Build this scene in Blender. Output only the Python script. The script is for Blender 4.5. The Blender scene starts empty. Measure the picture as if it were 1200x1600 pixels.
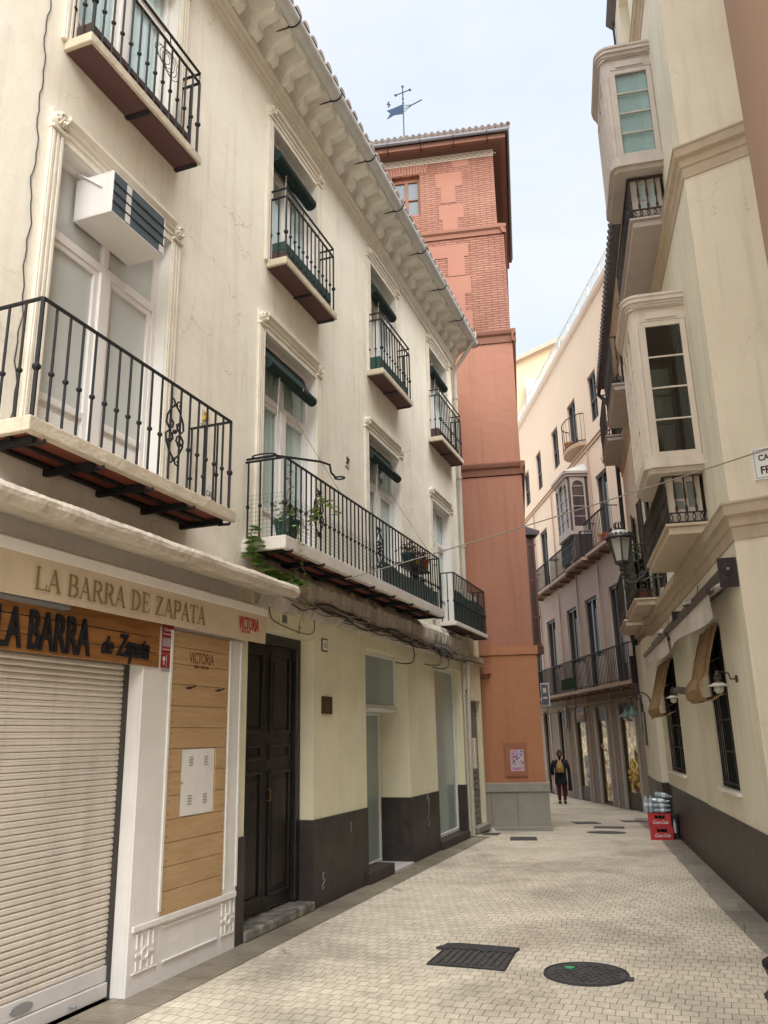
import bpy, bmesh, math, random
from mathutils import Vector, Matrix
R = math.radians
random.seed(7)
sc = bpy.context.scene
col = sc.collection

# ---------------------------------------------------------------- camera
cam_d = bpy.data.cameras.new('camera'); cam = bpy.data.objects.new('camera', cam_d); col.objects.link(cam)
PITCH, ROLL, YAW = R(15.48), R(-1.22), R(-20.12)
fw = Vector((0, math.cos(PITCH), math.sin(PITCH))); up = Vector((0, -math.sin(PITCH), math.cos(PITCH))); rt = Vector((1, 0, 0))
r2 = math.cos(ROLL)*rt + math.sin(ROLL)*up; u2 = -math.sin(ROLL)*rt + math.cos(ROLL)*up
M = Matrix((r2, u2, -fw)).transposed()
M = Matrix.Rotation(-YAW, 3, 'Z') @ M
cam.matrix_world = Matrix.Translation((0, 0, 1.6)) @ M.to_4x4()
cam_d.sensor_fit = 'VERTICAL'; cam_d.sensor_height = 32.0; cam_d.lens = 1270/1600*32.0
cam_d.clip_start = .05; cam_d.clip_end = 2000
sc.camera = cam

# ---------------------------------------------------------------- light (overcast)
SUN_EL, SUN_AZ = 52, 130      # azimuth clockwise from +Y
w = bpy.data.worlds.new('World'); sc.world = w; w.use_nodes = True
nt = w.node_tree; nt.nodes.clear()
def wn(t, **k):
    n = nt.nodes.new(t)
    for a, b in k.items(): setattr(n, a, b)
    return n
out = wn('ShaderNodeOutputWorld'); bg = wn('ShaderNodeBackground'); add = wn('ShaderNodeAddShader'); bg2 = wn('ShaderNodeBackground')
sky = wn('ShaderNodeTexSky'); sky.sky_type = 'NISHITA'; sky.sun_disc = False
sky.sun_elevation = R(SUN_EL); sky.sun_rotation = R(SUN_AZ); sky.air_density = 1.2; sky.dust_density = 3.0
bg.inputs[1].default_value = .012
# cloud deck: pale veil with soft lighter and darker patches
tc = wn('ShaderNodeTexCoord'); mp = wn('ShaderNodeMapping'); mp.inputs['Scale'].default_value = (1.3, 1.3, 3.2)
ns = wn('ShaderNodeTexNoise'); ns.inputs['Scale'].default_value = 1.7; ns.inputs['Detail'].default_value = 5; ns.inputs['Roughness'].default_value = .5
cr = wn('ShaderNodeValToRGB'); cr.color_ramp.elements[0].position = .33; cr.color_ramp.elements[1].position = .64
cr.color_ramp.elements[0].color = (.74, .865, .975, 1); cr.color_ramp.elements[1].color = (.99, 1.0, 1.0, 1)
nt.links.new(tc.outputs['Generated'], mp.inputs[0]); nt.links.new(mp.outputs[0], ns.inputs[0]); nt.links.new(ns.outputs[0], cr.inputs[0])
nt.links.new(cr.outputs[0], bg2.inputs[0]); bg2.inputs[1].default_value = .213
nt.links.new(sky.outputs[0], bg.inputs[0]); nt.links.new(bg.outputs[0], add.inputs[0]); nt.links.new(bg2.outputs[0], add.inputs[1]); nt.links.new(add.outputs[0], out.inputs[0])
sun_d = bpy.data.lights.new('sun', 'SUN'); sun = bpy.data.objects.new('sun', sun_d); col.objects.link(sun)
sun_d.energy = 3.2; sun_d.angle = R(80); sun_d.color = (1, .985, .95)
sd = Vector((math.sin(R(SUN_AZ))*math.cos(R(SUN_EL)), math.cos(R(SUN_AZ))*math.cos(R(SUN_EL)), math.sin(R(SUN_EL))))
sun.rotation_euler = sd.to_track_quat('Z', 'Y').to_euler(); sun.location = (0, 0, 30)
sc.view_settings.view_transform = 'Standard'; sc.view_settings.look = 'None'; sc.view_settings.gamma = 1
sc.view_settings.exposure = 2.05
sc.cycles.max_bounces = 8; sc.cycles.diffuse_bounces = 5; sc.cycles.glossy_bounces = 3; sc.cycles.transparent_max_bounces = 12

# ---------------------------------------------------------------- materials
MATS = {}
def mat(name, color, rough=.85, noise=0, nscale=3, bump=0, bscale=60, metal=0, streak=0, dirt=0, spec=.3, dark=None, crack=0):
    if name in MATS: return MATS[name]
    m = bpy.data.materials.new(name); m.use_nodes = True; t = m.node_tree; b = t.nodes['Principled BSDF']
    L = t.links.new
    def N(ty, **k):
        n = t.nodes.new(ty)
        for a, c in k.items(): setattr(n, a, c)
        return n
    b.inputs['Roughness'].default_value = rough; b.inputs['Metallic'].default_value = metal
    b.inputs['Specular IOR Level'].default_value = spec
    c = (*color, 1); b.inputs['Base Color'].default_value = c
    geo = N('ShaderNodeNewGeometry'); pos = geo.outputs['Position']
    cur = None
    def layer(fac, colr, strength):
        nonlocal cur
        mx = N('ShaderNodeMix', data_type='RGBA'); mul = N('ShaderNodeMath', operation='MULTIPLY'); mul.inputs[1].default_value = strength
        L(fac, mul.inputs[0]); L(mul.outputs[0], mx.inputs[0])
        if cur is None: mx.inputs[6].default_value = c
        else: L(cur, mx.inputs[6])
        mx.inputs[7].default_value = (*colr, 1); cur = mx.outputs[2]
    def ramp(src, a, d):
        r = N('ShaderNodeMapRange'); r.inputs[1].default_value = a; r.inputs[2].default_value = d; r.clamp = True; L(src, r.inputs[0]); return r.outputs[0]
    if noise:
        n1 = N('ShaderNodeTexNoise'); n1.inputs['Scale'].default_value = nscale; n1.inputs['Detail'].default_value = 8; n1.inputs['Roughness'].default_value = .65; L(pos, n1.inputs[0])
        layer(ramp(n1.outputs[0], .42, .75), dark or tuple(x*.62 for x in color), noise)
        n1b = N('ShaderNodeTexNoise'); n1b.inputs['Scale'].default_value = nscale*.27; n1b.inputs['Detail'].default_value = 4; L(pos, n1b.inputs[0])
        layer(ramp(n1b.outputs[0], .5, .8), tuple(min(1, x*1.12) for x in color), noise)
    if streak:
        mpp = N('ShaderNodeMapping'); mpp.inputs['Scale'].default_value = (9, 9, .55); L(pos, mpp.inputs[0])
        n2 = N('ShaderNodeTexNoise'); n2.inputs['Scale'].default_value = 1; n2.inputs['Detail'].default_value = 5; n2.inputs['Roughness'].default_value = .6; L(mpp.outputs[0], n2.inputs[0])
        layer(ramp(n2.outputs[0], .52, .78), tuple(x*.5 for x in (color[0]*.95, color[1]*.95, color[2])), streak)
    if dirt:
        n3 = N('ShaderNodeTexNoise'); n3.inputs['Scale'].default_value = 14; n3.inputs['Detail'].default_value = 8; n3.inputs['Roughness'].default_value = .75; L(pos, n3.inputs[0])
        layer(ramp(n3.outputs[0], .60, .68), tuple(x*.38 for x in color), dirt)
    if crack:
        mpc = N('ShaderNodeMapping'); mpc.inputs['Scale'].default_value = (1, 1, 1); 
        nw = N('ShaderNodeTexNoise'); nw.inputs['Scale'].default_value = 2.5; nw.inputs['Detail'].default_value = 6; L(pos, nw.inputs[0])
        vm = N('ShaderNodeVectorMath', operation='MULTIPLY_ADD'); vm.inputs[1].default_value = (.9, .9, .9); L(nw.outputs[1], vm.inputs[0]); L(pos, vm.inputs[2])
        vo = N('ShaderNodeTexVoronoi', feature='DISTANCE_TO_EDGE'); vo.inputs['Scale'].default_value = 1.1; L(vm.outputs[0], vo.inputs[0])
        rr = N('ShaderNodeMapRange'); rr.inputs[1].default_value = 0; rr.inputs[2].default_value = .006; rr.inputs[3].default_value = 1; rr.inputs[4].default_value = 0; L(vo.outputs[0], rr.inputs[0])
        n5 = N('ShaderNodeTexNoise'); n5.inputs['Scale'].default_value = 1.3; L(pos, n5.inputs[0])
        mm = N('ShaderNodeMath', operation='MULTIPLY'); L(rr.outputs[0], mm.inputs[0]); L(ramp(n5.outputs[0], .52, .62), mm.inputs[1])
        layer(mm.outputs[0], tuple(x*.35 for x in color), crack)
    if cur is not None: L(cur, b.inputs['Base Color'])
    if bump:
        n4 = N('ShaderNodeTexNoise'); n4.inputs['Scale'].default_value = bscale; n4.inputs['Detail'].default_value = 6; L(pos, n4.inputs[0])
        n6 = N('ShaderNodeTexNoise'); n6.inputs['Scale'].default_value = bscale*.1; n6.inputs['Detail'].default_value = 3; L(pos, n6.inputs[0])
        ad = N('ShaderNodeMath', operation='MULTIPLY_ADD'); ad.inputs[1].default_value = 4; L(n6.outputs[0], ad.inputs[0]); L(n4.outputs[0], ad.inputs[2])
        bp = N('ShaderNodeBump'); bp.inputs['Strength'].default_value = bump; bp.inputs['Distance'].default_value = .01; L(ad.outputs[0], bp.inputs['Height']); L(bp.outputs[0], b.inputs['Normal'])
    MATS[name] = m
    return m

def glass(name, tint=(.9, .95, .95), refl=.06):
    if name in MATS: return MATS[name]
    m = bpy.data.materials.new(name); m.use_nodes = True; t = m.node_tree; t.nodes.clear()
    o = t.nodes.new('ShaderNodeOutputMaterial'); mx = t.nodes.new('ShaderNodeMixShader'); tr = t.nodes.new('ShaderNodeBsdfTransparent'); gl = t.nodes.new('ShaderNodeBsdfGlossy')
    lw = t.nodes.new('ShaderNodeLayerWeight'); lw.inputs[0].default_value = .5; fr = t.nodes.new('ShaderNodeMath'); fr.operation = 'POWER'; fr.inputs[1].default_value = 5; t.links.new(lw.outputs[1], fr.inputs[0]); ma = t.nodes.new('ShaderNodeMath'); ma.operation = 'MULTIPLY_ADD'; ma.inputs[1].default_value = .6; ma.inputs[2].default_value = refl
    tr.inputs[0].default_value = (*tint, 1); gl.inputs['Roughness'].default_value = .04
    t.links.new(fr.outputs[0], ma.inputs[0]); t.links.new(ma.outputs[0], mx.inputs[0]); t.links.new(tr.outputs[0], mx.inputs[1]); t.links.new(gl.outputs[0], mx.inputs[2]); t.links.new(mx.outputs[0], o.inputs[0])
    MATS[name] = m; return m

def brickmat(name, c1, c2, mortar, bw, rh, ms, coord='OBJXZ', bump=.6, rough=.85, noise=.35, spec=.3, offset=.5):
    if name in MATS: return MATS[name]
    m = bpy.data.materials.new(name); m.use_nodes = True; t = m.node_tree; b = t.nodes['Principled BSDF']; L = t.links.new
    N = t.nodes.new
    if coord == 'WORLDXY':
        src = N('ShaderNodeNewGeometry').outputs['Position']; vec = src
        nz0 = N('ShaderNodeTexNoise'); nz0.inputs['Scale'].default_value = 1.2; L(src, nz0.inputs[0])
        va = N('ShaderNodeVectorMath'); va.operation = 'MULTIPLY_ADD'; va.inputs[1].default_value = (.16, .22, 0); L(nz0.outputs[1], va.inputs[0]); L(src, va.inputs[2]); vec = va.outputs[0]
    else:
        src = N('ShaderNodeTexCoord').outputs['Object']
        se = N('ShaderNodeSeparateXYZ'); co = N('ShaderNodeCombineXYZ'); L(src, se.inputs[0]); L(se.outputs[0], co.inputs[0]); L(se.outputs[2], co.inputs[1])
        if coord == 'OBJYZ': L(se.outputs[1], co.inputs[0])
        vec = co.outputs[0]
    br = N('ShaderNodeTexBrick'); br.inputs['Scale'].default_value = 1; br.inputs['Brick Width'].default_value = bw; br.inputs['Row Height'].default_value = rh
    br.inputs['Mortar Size'].default_value = ms; br.inputs['Mortar Smooth'].default_value = .4; br.inputs['Bias'].default_value = -.1; br.offset = offset
    br.inputs['Color1'].default_value = (*c1, 1); br.inputs['Color2'].default_value = (*c2, 1); br.inputs['Mortar'].default_value = (*mortar, 1)
    L(vec, br.inputs[0])
    nz = N('ShaderNodeTexNoise'); nz.inputs['Scale'].default_value = .9; nz.inputs['Detail'].default_value = 9; nz.inputs['Roughness'].default_value = .7; L(src, nz.inputs[0])
    mr = N('ShaderNodeMapRange'); mr.inputs[1].default_value = .4; mr.inputs[2].default_value = .72; mr.inputs[3].default_value = 1.08; mr.inputs[4].default_value = 1.08-noise; L(nz.outputs[0], mr.inputs[0])
    mu = N('ShaderNodeVectorMath'); mu.operation = 'SCALE'; L(br.outputs[0], mu.inputs[0]); L(mr.outputs[0], mu.inputs['Scale']); 
    nd = N('ShaderNodeTexNoise'); nd.inputs['Scale'].default_value = 25; nd.inputs['Detail'].default_value = 6; nd.inputs['Roughness'].default_value = .7; L(src, nd.inputs[0])
    md = N('ShaderNodeMapRange'); md.inputs[1].default_value = .35; md.inputs[2].default_value = .75; md.inputs[3].default_value = 1.1; md.inputs[4].default_value = .8; L(nd.outputs[0], md.inputs[0])
    mu2 = N('ShaderNodeVectorMath'); mu2.operation = 'SCALE'; L(mu.outputs[0], mu2.inputs[0]); L(md.outputs[0], mu2.inputs['Scale'])
    if coord == 'WORLDXY':      # spilt stains, grime clots and gum spots on the paving
        for sc2, lo, hi, dk in ((.55, .48, .66, .64), (3.2, .60, .70, .62), (11, .68, .72, .45)):
            n7 = N('ShaderNodeTexNoise'); n7.inputs['Scale'].default_value = sc2; n7.inputs['Detail'].default_value = 7; n7.inputs['Roughness'].default_value = .65; n7.inputs['Distortion'].default_value = .6; L(src, n7.inputs[0])
            m7 = N('ShaderNodeMapRange'); m7.inputs[1].default_value = lo; m7.inputs[2].default_value = hi; m7.inputs[3].default_value = 1; m7.inputs[4].default_value = dk; L(n7.outputs[0], m7.inputs[0])
            mu3 = N('ShaderNodeVectorMath'); mu3.operation = 'SCALE'; L(mu2.outputs[0], mu3.inputs[0]); L(m7.outputs[0], mu3.inputs['Scale']); mu2 = mu3
    L(mu2.outputs[0], b.inputs['Base Color'])
    rv = N('ShaderNodeMapRange'); rv.inputs[1].default_value = .35; rv.inputs[2].default_value = .7; rv.inputs[3].default_value = rough-.34; rv.inputs[4].default_value = rough; L(nz.outputs[0], rv.inputs[0]); L(rv.outputs[0], b.inputs['Roughness'])
    b.inputs['Specular IOR Level'].default_value = spec
    sub = N('ShaderNodeMath'); sub.operation = 'SUBTRACT'; sub.inputs[0].default_value = 1; L(br.outputs['Fac'], sub.inputs[1])
    ad = N('ShaderNodeMath'); ad.operation = 'MULTIPLY_ADD'; ad.inputs[1].default_value = .25; L(nd.outputs[0], ad.inputs[0]); L(sub.outputs[0], ad.inputs[2])
    bp = N('ShaderNodeBump'); bp.inputs['Strength'].default_value = bump; bp.inputs['Distance'].default_value = .01; L(ad.outputs[0], bp.inputs['Height']); L(bp.outputs[0], b.inputs['Normal'])
    MATS[name] = m; return m

def woodmat(name, c1, c2, axis=0, scale=1, rough=.6, spec=.3):
    if name in MATS: return MATS[name]
    m = bpy.data.materials.new(name); m.use_nodes = True; t = m.node_tree; b = t.nodes['Principled BSDF']; L = t.links.new; N = t.nodes.new
    g = N('ShaderNodeNewGeometry'); mp = N('ShaderNodeMapping'); s = [14*scale]*3; s[axis] = 1.2*scale; mp.inputs['Scale'].default_value = s; L(g.outputs['Position'], mp.inputs[0])
    n = N('ShaderNodeTexNoise'); n.inputs['Scale'].default_value = 1.6; n.inputs['Detail'].default_value = 9; n.inputs['Roughness'].default_value = .7; n.inputs['Distortion'].default_value = .8; L(mp.outputs[0], n.inputs[0])
    r = N('ShaderNodeValToRGB'); r.color_ramp.elements[0].position = .3; r.color_ramp.elements[1].position = .7; r.color_ramp.elements[0].color = (*c2, 1); r.color_ramp.elements[1].color = (*c1, 1)
    L(n.outputs[0], r.inputs[0]); L(r.outputs[0], b.inputs['Base Color']); b.inputs['Roughness'].default_value = rough; b.inputs['Specular IOR Level'].default_value = spec
    bp = N('ShaderNodeBump'); bp.inputs['Strength'].default_value = .25; bp.inputs['Distance'].default_value = .004; L(n.outputs[0], bp.inputs['Height']); L(bp.outputs[0], b.inputs['Normal'])
    MATS[name] = m; return m

# ---------------------------------------------------------------- frames and mesh builder
class Fr:
    def __init__(s, P, D, sgn):
        d = Vector((D[0], D[1])).normalized(); s.P = Vector(P[:2]); s.D = d; s.g = sgn; s.N = Vector((-d.y, d.x))*sgn; s.rot = math.atan2(d.y, d.x)
    def w(s, a): p = s.P + s.D*a[0] + s.N*a[1]; return Vector((p.x, p.y, a[2]))
FL = Fr((-3.68, 0), (0, 1), -1)
FA = Fr((.38, 8.36), (-.14, .99), 1)
FB = Fr((.4909, 7.5758), (.97, -.24), -1)
FT = Fr((-2.66, 15.39), (.982, .19), -1)
FF = Fr((-1.45, 22.5), (math.sin(R(-23.2)), math.cos(R(-23.2))), 1)
FW = Fr((0, 0), (1, 0), 1)

class MB:
    def __init__(s, fr, a=(0, 0, 0)): s.fr = fr; s.a = a; s.v = []; s.f = []
    def P(s, p): s.v.append((p[0]-s.a[0], s.fr.g*(p[1]-s.a[1]), p[2]-s.a[2])); return len(s.v)-1
    def poly(s, pts): s.f.append([s.P(p) for p in pts]); return s
    def hexa(s, p):   # 8 points: bottom 4, top 4
        i = [s.P(q) for q in p]
        s.f += [[i[3], i[2], i[1], i[0]], [i[4], i[5], i[6], i[7]], [i[0], i[1], i[5], i[4]], [i[1], i[2], i[6], i[5]], [i[2], i[3], i[7], i[6]], [i[3], i[0], i[4], i[7]]]
        return s
    def box(s, s0, s1, o0, o1, z0, z1):
        return s.hexa([(s0, o0, z0), (s1, o0, z0), (s1, o1, z0), (s0, o1, z0), (s0, o0, z1), (s1, o0, z1), (s1, o1, z1), (s0, o1, z1)])
    def prism(s, prof, axis, a, b):
        def mk(u, v, t): return (t, u, v) if axis == 's' else (u, t, v) if axis == 'o' else (u, v, t)
        A = [s.P(mk(u, v, a)) for u, v in prof]; B = [s.P(mk(u, v, b)) for u, v in prof]; n = len(prof)
        s.f.append(A[::-1]); s.f.append(B)
        for i in range(n): s.f.append([A[i], A[(i+1) % n], B[(i+1) % n], B[i]])
        return s
    def tube(s, pts, r, n=6, closed=False):
        pts = [Vector(p) for p in pts]; m = len(pts); rings = []; prev = None
        rr = r if isinstance(r, (list, tuple)) else [r]*m
        for i, p in enumerate(pts):
            if closed: d = pts[(i+1) % m]-pts[i-1]
            else: d = pts[min(i+1, m-1)]-pts[max(i-1, 0)]
            if d.length < 1e-9: d = Vector((0, 0, 1))
            d.normalize()
            if prev is None:
                x = d.cross(Vector((0, 0, 1)) if abs(d.z) < .9 else Vector((1, 0, 0))).normalized()
            else:
                x = prev - d*prev.dot(d)
                x = x.normalized() if x.length > 1e-6 else d.orthogonal().normalized()
            prev = x; y = d.cross(x)
            rings.append([s.P(p + (x*math.cos(2*math.pi*k/n+.4) + y*math.sin(2*math.pi*k/n+.4))*rr[i]) for k in range(n)])
        for i in range(m if closed else m-1):
            A, B = rings[i], rings[(i+1) % m]
            for k in range(n): s.f.append([A[k], A[(k+1) % n], B[(k+1) % n], B[k]])
        if not closed: s.f.append(rings[0][::-1]); s.f.append(rings[-1])
        return s
    def lathe(s, c, prof, n=16, axis='z'):
        rings = []
        for r, h in prof:
            ring = []
            for k in range(n):
                a = 2*math.pi*k/n; x, y = r*math.cos(a), r*math.sin(a)
                q = (c[0]+x, c[1]+y, c[2]+h) if axis == 'z' else (c[0]+x, c[1]+h, c[2]+y) if axis == 'o' else (c[0]+h, c[1]+x, c[2]+y)
                ring.append(s.P(q))
            rings.append(ring)
        for A, B in zip(rings, rings[1:]):
            for k in range(n): s.f.append([A[k], A[(k+1) % n], B[(k+1) % n], B[k]])
        s.f.append(rings[0][::-1]); s.f.append(rings[-1]); return s
    def sphere(s, c, r, n=8):
        rz = r if isinstance(r, (int, float)) else r[2]; rx = r if isinstance(r, (int, float)) else r[0]
        return s.lathe(c, [(max(1e-4, rx*math.sin(math.pi*i/n)), -rz*math.cos(math.pi*i/n)) for i in range(n+1)], max(8, n+2))
    def build(s, name, m, parent=None, bevel=0, smooth=False, loc=None):
        me = bpy.data.meshes.new(name); me.from_pydata(s.v, [], s.f)
        bm = bmesh.new(); bm.from_mesh(me); bmesh.ops.recalc_face_normals(bm, faces=bm.faces); bm.to_mesh(me); bm.free()
        if smooth: me.shade_smooth()
        me.materials.append(m)
        o = bpy.data.objects.new(name, me); col.objects.link(o)
        if parent: o.parent = parent
        else: o.location = s.fr.w(s.a); o.rotation_euler = (0, 0, s.fr.rot)
        if bevel:
            b = o.modifiers.new('bevel', 'BEVEL'); b.width = bevel; b.segments = 2; b.limit_method = 'ANGLE'
        return o

def tag(o, label=None, cat=None, group=None, kind=None):
    if label: o['label'] = label
    if cat: o['category'] = cat
    if group: o['group'] = group
    if kind: o['kind'] = kind
    return o
class Thing:
    def __init__(s, name, label, cat, fr, a, group=None):
        s.fr = fr; s.a = a; s.o = bpy.data.objects.new(name, None); col.objects.link(s.o); s.o.empty_display_size = .2
        s.o.location = fr.w(a); s.o.rotation_euler = (0, 0, fr.rot); tag(s.o, label, cat, group)
    def mb(s): return MB(s.fr, s.a)
    def part(s, name, mb, m, parent=None, **k): return mb.build(name, m, parent or s.o, **k)
def copy_tree(o, parent=None, loc=None, rz=None, label=None):
    c = o.copy(); col.objects.link(c)
    if parent: c.parent = parent
    for ch in list(o.children): copy_tree(ch, c)
    if loc is not None: c.location = loc
    if rz is not None: c.rotation_euler = (0, 0, rz)
    if label: c['label'] = label
    return c
def text(body, fr, s, o, z, size, m, name='lettering', parent=None, anchor=None, sx=1, bold=0, shear=0, ext=.002, align='LEFT', lay=0, rotz=0):
    cu = bpy.data.curves.new(name, 'FONT'); cu.body = body; cu.size = size; cu.extrude = ext; cu.offset = bold; cu.shear = shear; cu.align_x = align; cu.resolution_u = 3
    ob = bpy.data.objects.new('tmp', cu); me = bpy.data.meshes.new_from_object(ob); bpy.data.objects.remove(ob)
    # text faces outward (reading left to right seen from outside)
    flip = -1 if fr.g > 0 else 1     # for frames whose s runs right to left seen from outside
    a = anchor or (s, o, z)
    for v in me.vertices:
        x, y, zz = v.co.x*sx, v.co.y, v.co.z
        v.co = ((s-a[0]) + x*flip, fr.g*((o-a[1]) + zz), (z-a[2]) + y)
    me.materials.append(m); ob = bpy.data.objects.new(name, me); col.objects.link(ob)
    if parent: ob.parent = parent
    else: ob.location = fr.w(a); ob.rotation_euler = (0, 0, fr.rot)
    return ob
def holed(mb, s0, s1, z0, z1, holes, o=0, depth=.25, backs=True):
    "front skin at offset o with openings (s0,s1,z0,z1[,depth]) and their reveals"
    S = sorted({s0, s1, *[h[0] for h in holes], *[h[1] for h in holes]}); Z = sorted({z0, z1, *[h[2] for h in holes], *[h[3] for h in holes]})
    S = [x for x in S if s0-1e-6 <= x <= s1+1e-6]; Z = [x for x in Z if z0-1e-6 <= x <= z1+1e-6]
    for i in range(len(S)-1):
        for j in range(len(Z)-1):
            cs, cz = (S[i]+S[i+1])/2, (Z[j]+Z[j+1])/2
            if any(h[0] < cs < h[1] and h[2] < cz < h[3] for h in holes): continue
            mb.poly([(S[i], o, Z[j]), (S[i+1], o, Z[j]), (S[i+1], o, Z[j+1]), (S[i], o, Z[j+1])])
    for h in holes:
        d = h[4] if len(h) > 4 else depth; a, b, c, e = h[0], h[1], max(h[2], z0), min(h[3], z1)
        mb.poly([(a, o, c), (a, o-d, c), (a, o-d, e), (a, o, e)]); mb.poly([(b, o, c), (b, o-d, c), (b, o-d, e), (b, o, e)])
        mb.poly([(a, o, c), (b, o, c), (b, o-d, c), (a, o-d, c)]); mb.poly([(a, o, e), (b, o, e), (b, o-d, e), (a, o-d, e)])
        if backs: mb.poly([(a, o-d, c), (b, o-d, c), (b, o-d, e), (a, o-d, e)])
    return mb
def sm(pts, n=5):
    P_ = [Vector(p) for p in pts]; P_ = [P_[0]]+P_+[P_[-1]]; o = []
    for i in range(1, len(P_)-2):
        a, b, c, d = P_[i-1:i+3]
        for k in range(n):
            t = k/n; o.append(.5*((2*b)+(c-a)*t+(2*a-5*b+4*c-d)*t*t+(3*b-3*c+d-a)*t*t*t))
    return o+[P_[-2]]
def ringpts(fn, n): return [fn(2*math.pi*k/n) for k in range(n)]

# material library
cream = mat('cream_plaster', (.82, .782, .675), noise=.5, nscale=1.3, bump=.16, bscale=70, streak=.30, dirt=.22, crack=.75, dark=(.64, .55, .42))
cream_low = mat('yellow_cream_plaster', (.73, .69, .50), noise=.35, nscale=2, bump=.2, bscale=45, streak=.15, dirt=.05, dark=(.5, .45, .31))
grime = mat('grimy_plaster', (.50, .45, .38), noise=.6, nscale=4, bump=.9, bscale=30, streak=.4, dirt=.5, dark=(.25, .22, .18))
dado = mat('dark_dado_paint', (.040, .033, .031), rough=.5, noise=.8, nscale=3.5, bump=.15, bscale=40, dark=(.075, .065, .058), dirt=.3, streak=.3)
trim = mat('white_stone_trim', (.72, .67, .57), noise=.35, nscale=5, bump=.3, bscale=50, streak=.25, dirt=.08)
whitep = mat('white_paint', (.76, .74, .70), rough=.5, noise=.25, nscale=4, streak=.2, dirt=.06, bump=.1)
frame_w = mat('white_window_paint', (.74, .72, .69), rough=.45, noise=.15, nscale=6)
iron = mat('black_iron', (.012, .013, .015), rough=.6, metal=0, noise=.3, nscale=30, dark=(.03, .022, .018), spec=.25)
slab_e = mat('slab_edge_stone', (.56, .49, .38), noise=.45, nscale=7, bump=.6, bscale=35, dirt=.35)
slab_w = mat('white_slab_edge', (.64, .60, .54), noise=.3, nscale=7, bump=.4, bscale=35, dirt=.2, streak=.2)
tile_red = mat('red_clay_tiles', (.20, .055, .035), noise=.5, nscale=9, rough=.6, dark=(.09, .03, .025))
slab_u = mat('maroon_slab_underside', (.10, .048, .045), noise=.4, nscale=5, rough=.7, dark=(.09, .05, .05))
frost = mat('frosted_pane', (.52, .55, .52), rough=.22, noise=.12, nscale=1.2, spec=.5)
green_glass = mat('frosted_green_glass', (.30, .36, .34), rough=.12, noise=.15, nscale=1.5, spec=.6)
gl = glass('window_glass')
gld = glass('dark_window_glass', tint=(.6, .63, .63), refl=.06)
curtain = mat('lace_curtain', (.82, .83, .82), rough=.9, noise=.1)
room = mat('dark_room', (.02, .02, .022), rough=.9)
green = mat('green_canvas', (.013, .030, .027), rough=.75, noise=.3, nscale=12)
green_mesh = mat('green_screen_cloth', (.03, .075, .065), rough=.8, noise=.3, nscale=9)
brown_box = mat('brown_board', (.075, .045, .04), rough=.7, noise=.3, nscale=9)
grey_met = mat('grey_metal', (.33, .34, .36), rough=.4, metal=.4, noise=.2)
gutter_m = mat('weathered_gutter', (.60, .61, .60), rough=.5, metal=.2, noise=.5, nscale=6, streak=.2)
rooft = mat('roof_tile_clay', (.27, .215, .18), noise=.6, nscale=9, bump=.5, dark=(.14, .12, .11))
rooft_d = mat('dark_roof_tile', (.11, .10, .105), noise=.5, nscale=9, bump=.4)
cable_m = mat('black_cable', (.035, .03, .027), rough=.6)
cable_g = mat('dusty_cable', (.24, .21, .17), rough=.7)
leaf = mat('leaf_green', (.15, .27, .06), rough=.5, noise=.5, nscale=25, dark=(.05, .12, .02))
leaf2 = mat('leaf_yellow_green', (.20, .30, .06), rough=.5, noise=.4, nscale=25)
leaf_d = mat('leaf_dark', (.035, .075, .025), rough=.6, noise=.4, nscale=25)
shut_m = mat('rolling_shutter_paint', (.70, .64, .56), rough=.45, noise=.5, nscale=2.2, streak=.35, dirt=.2, spec=.4)
stone = mat('grey_stone', (.27, .25, .215), noise=.5, nscale=5, bump=.4, bscale=50, streak=.3, dirt=.2, rough=.75)

# ================================================================ ground
def gz(y): return 0 if y < 14 else (-.36*(y-14)/8.5 if y < 22.5 else max(-.36-.09*(y-22.5)/5.5, -.6))
def gsheet(name, m, xs_fn, ys, lift, kind='structure'):
    mb = MB(FW); prev = None
    for y in ys:
        x0, x1 = xs_fn(y); row = [mb.P((x0, y, gz(y)+lift)), mb.P((x1, y, gz(y)+lift))]
        if prev: mb.f.append([prev[0], prev[1], row[1], row[0]])
        prev = row
    return tag(mb.build(name, m), kind=kind)
paving = brickmat('cream_cobble_paving', (.69, .62, .50), (.59, .525, .415), (.22, .185, .14), .084, .108, .0027, 'WORLDXY', bump=.7, rough=.62, noise=.45, spec=.45)
gsheet('street_paving', paving, lambda y: (-300, 300), [-300, -20, 0, 5, 10, 14, 16, 18, 20, 22.5, 25, 28, 32, 37, 60, 700], 0)
slabs = brickmat('gutter_slabs', (.27, .235, .175), (.22, .19, .145), (.06, .05, .04), .9, .33, .004, 'WORLDXY', bump=.5, rough=.6, noise=.5, spec=.45)
slabs_r = brickmat('grey_kerb_slabs', (.30, .27, .225), (.25, .225, .19), (.09, .08, .065), .55, .4, .004, 'WORLDXY', bump=.5, rough=.65, noise=.5, spec=.4)
gsheet('left_gutter_strip', slabs, lambda y: (-3.75, -3.36), [-3, 5, 13.9], .004)
gsheet('right_gutter_strip', slabs_r, lambda y: (.38-(y-8.36)*.1414-(.30 if y > 8 else .26), .38-(y-8.36)*.1414+.05), [7.2, 9, 11, 13, 14, 16, 18, 20], .004)

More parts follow.
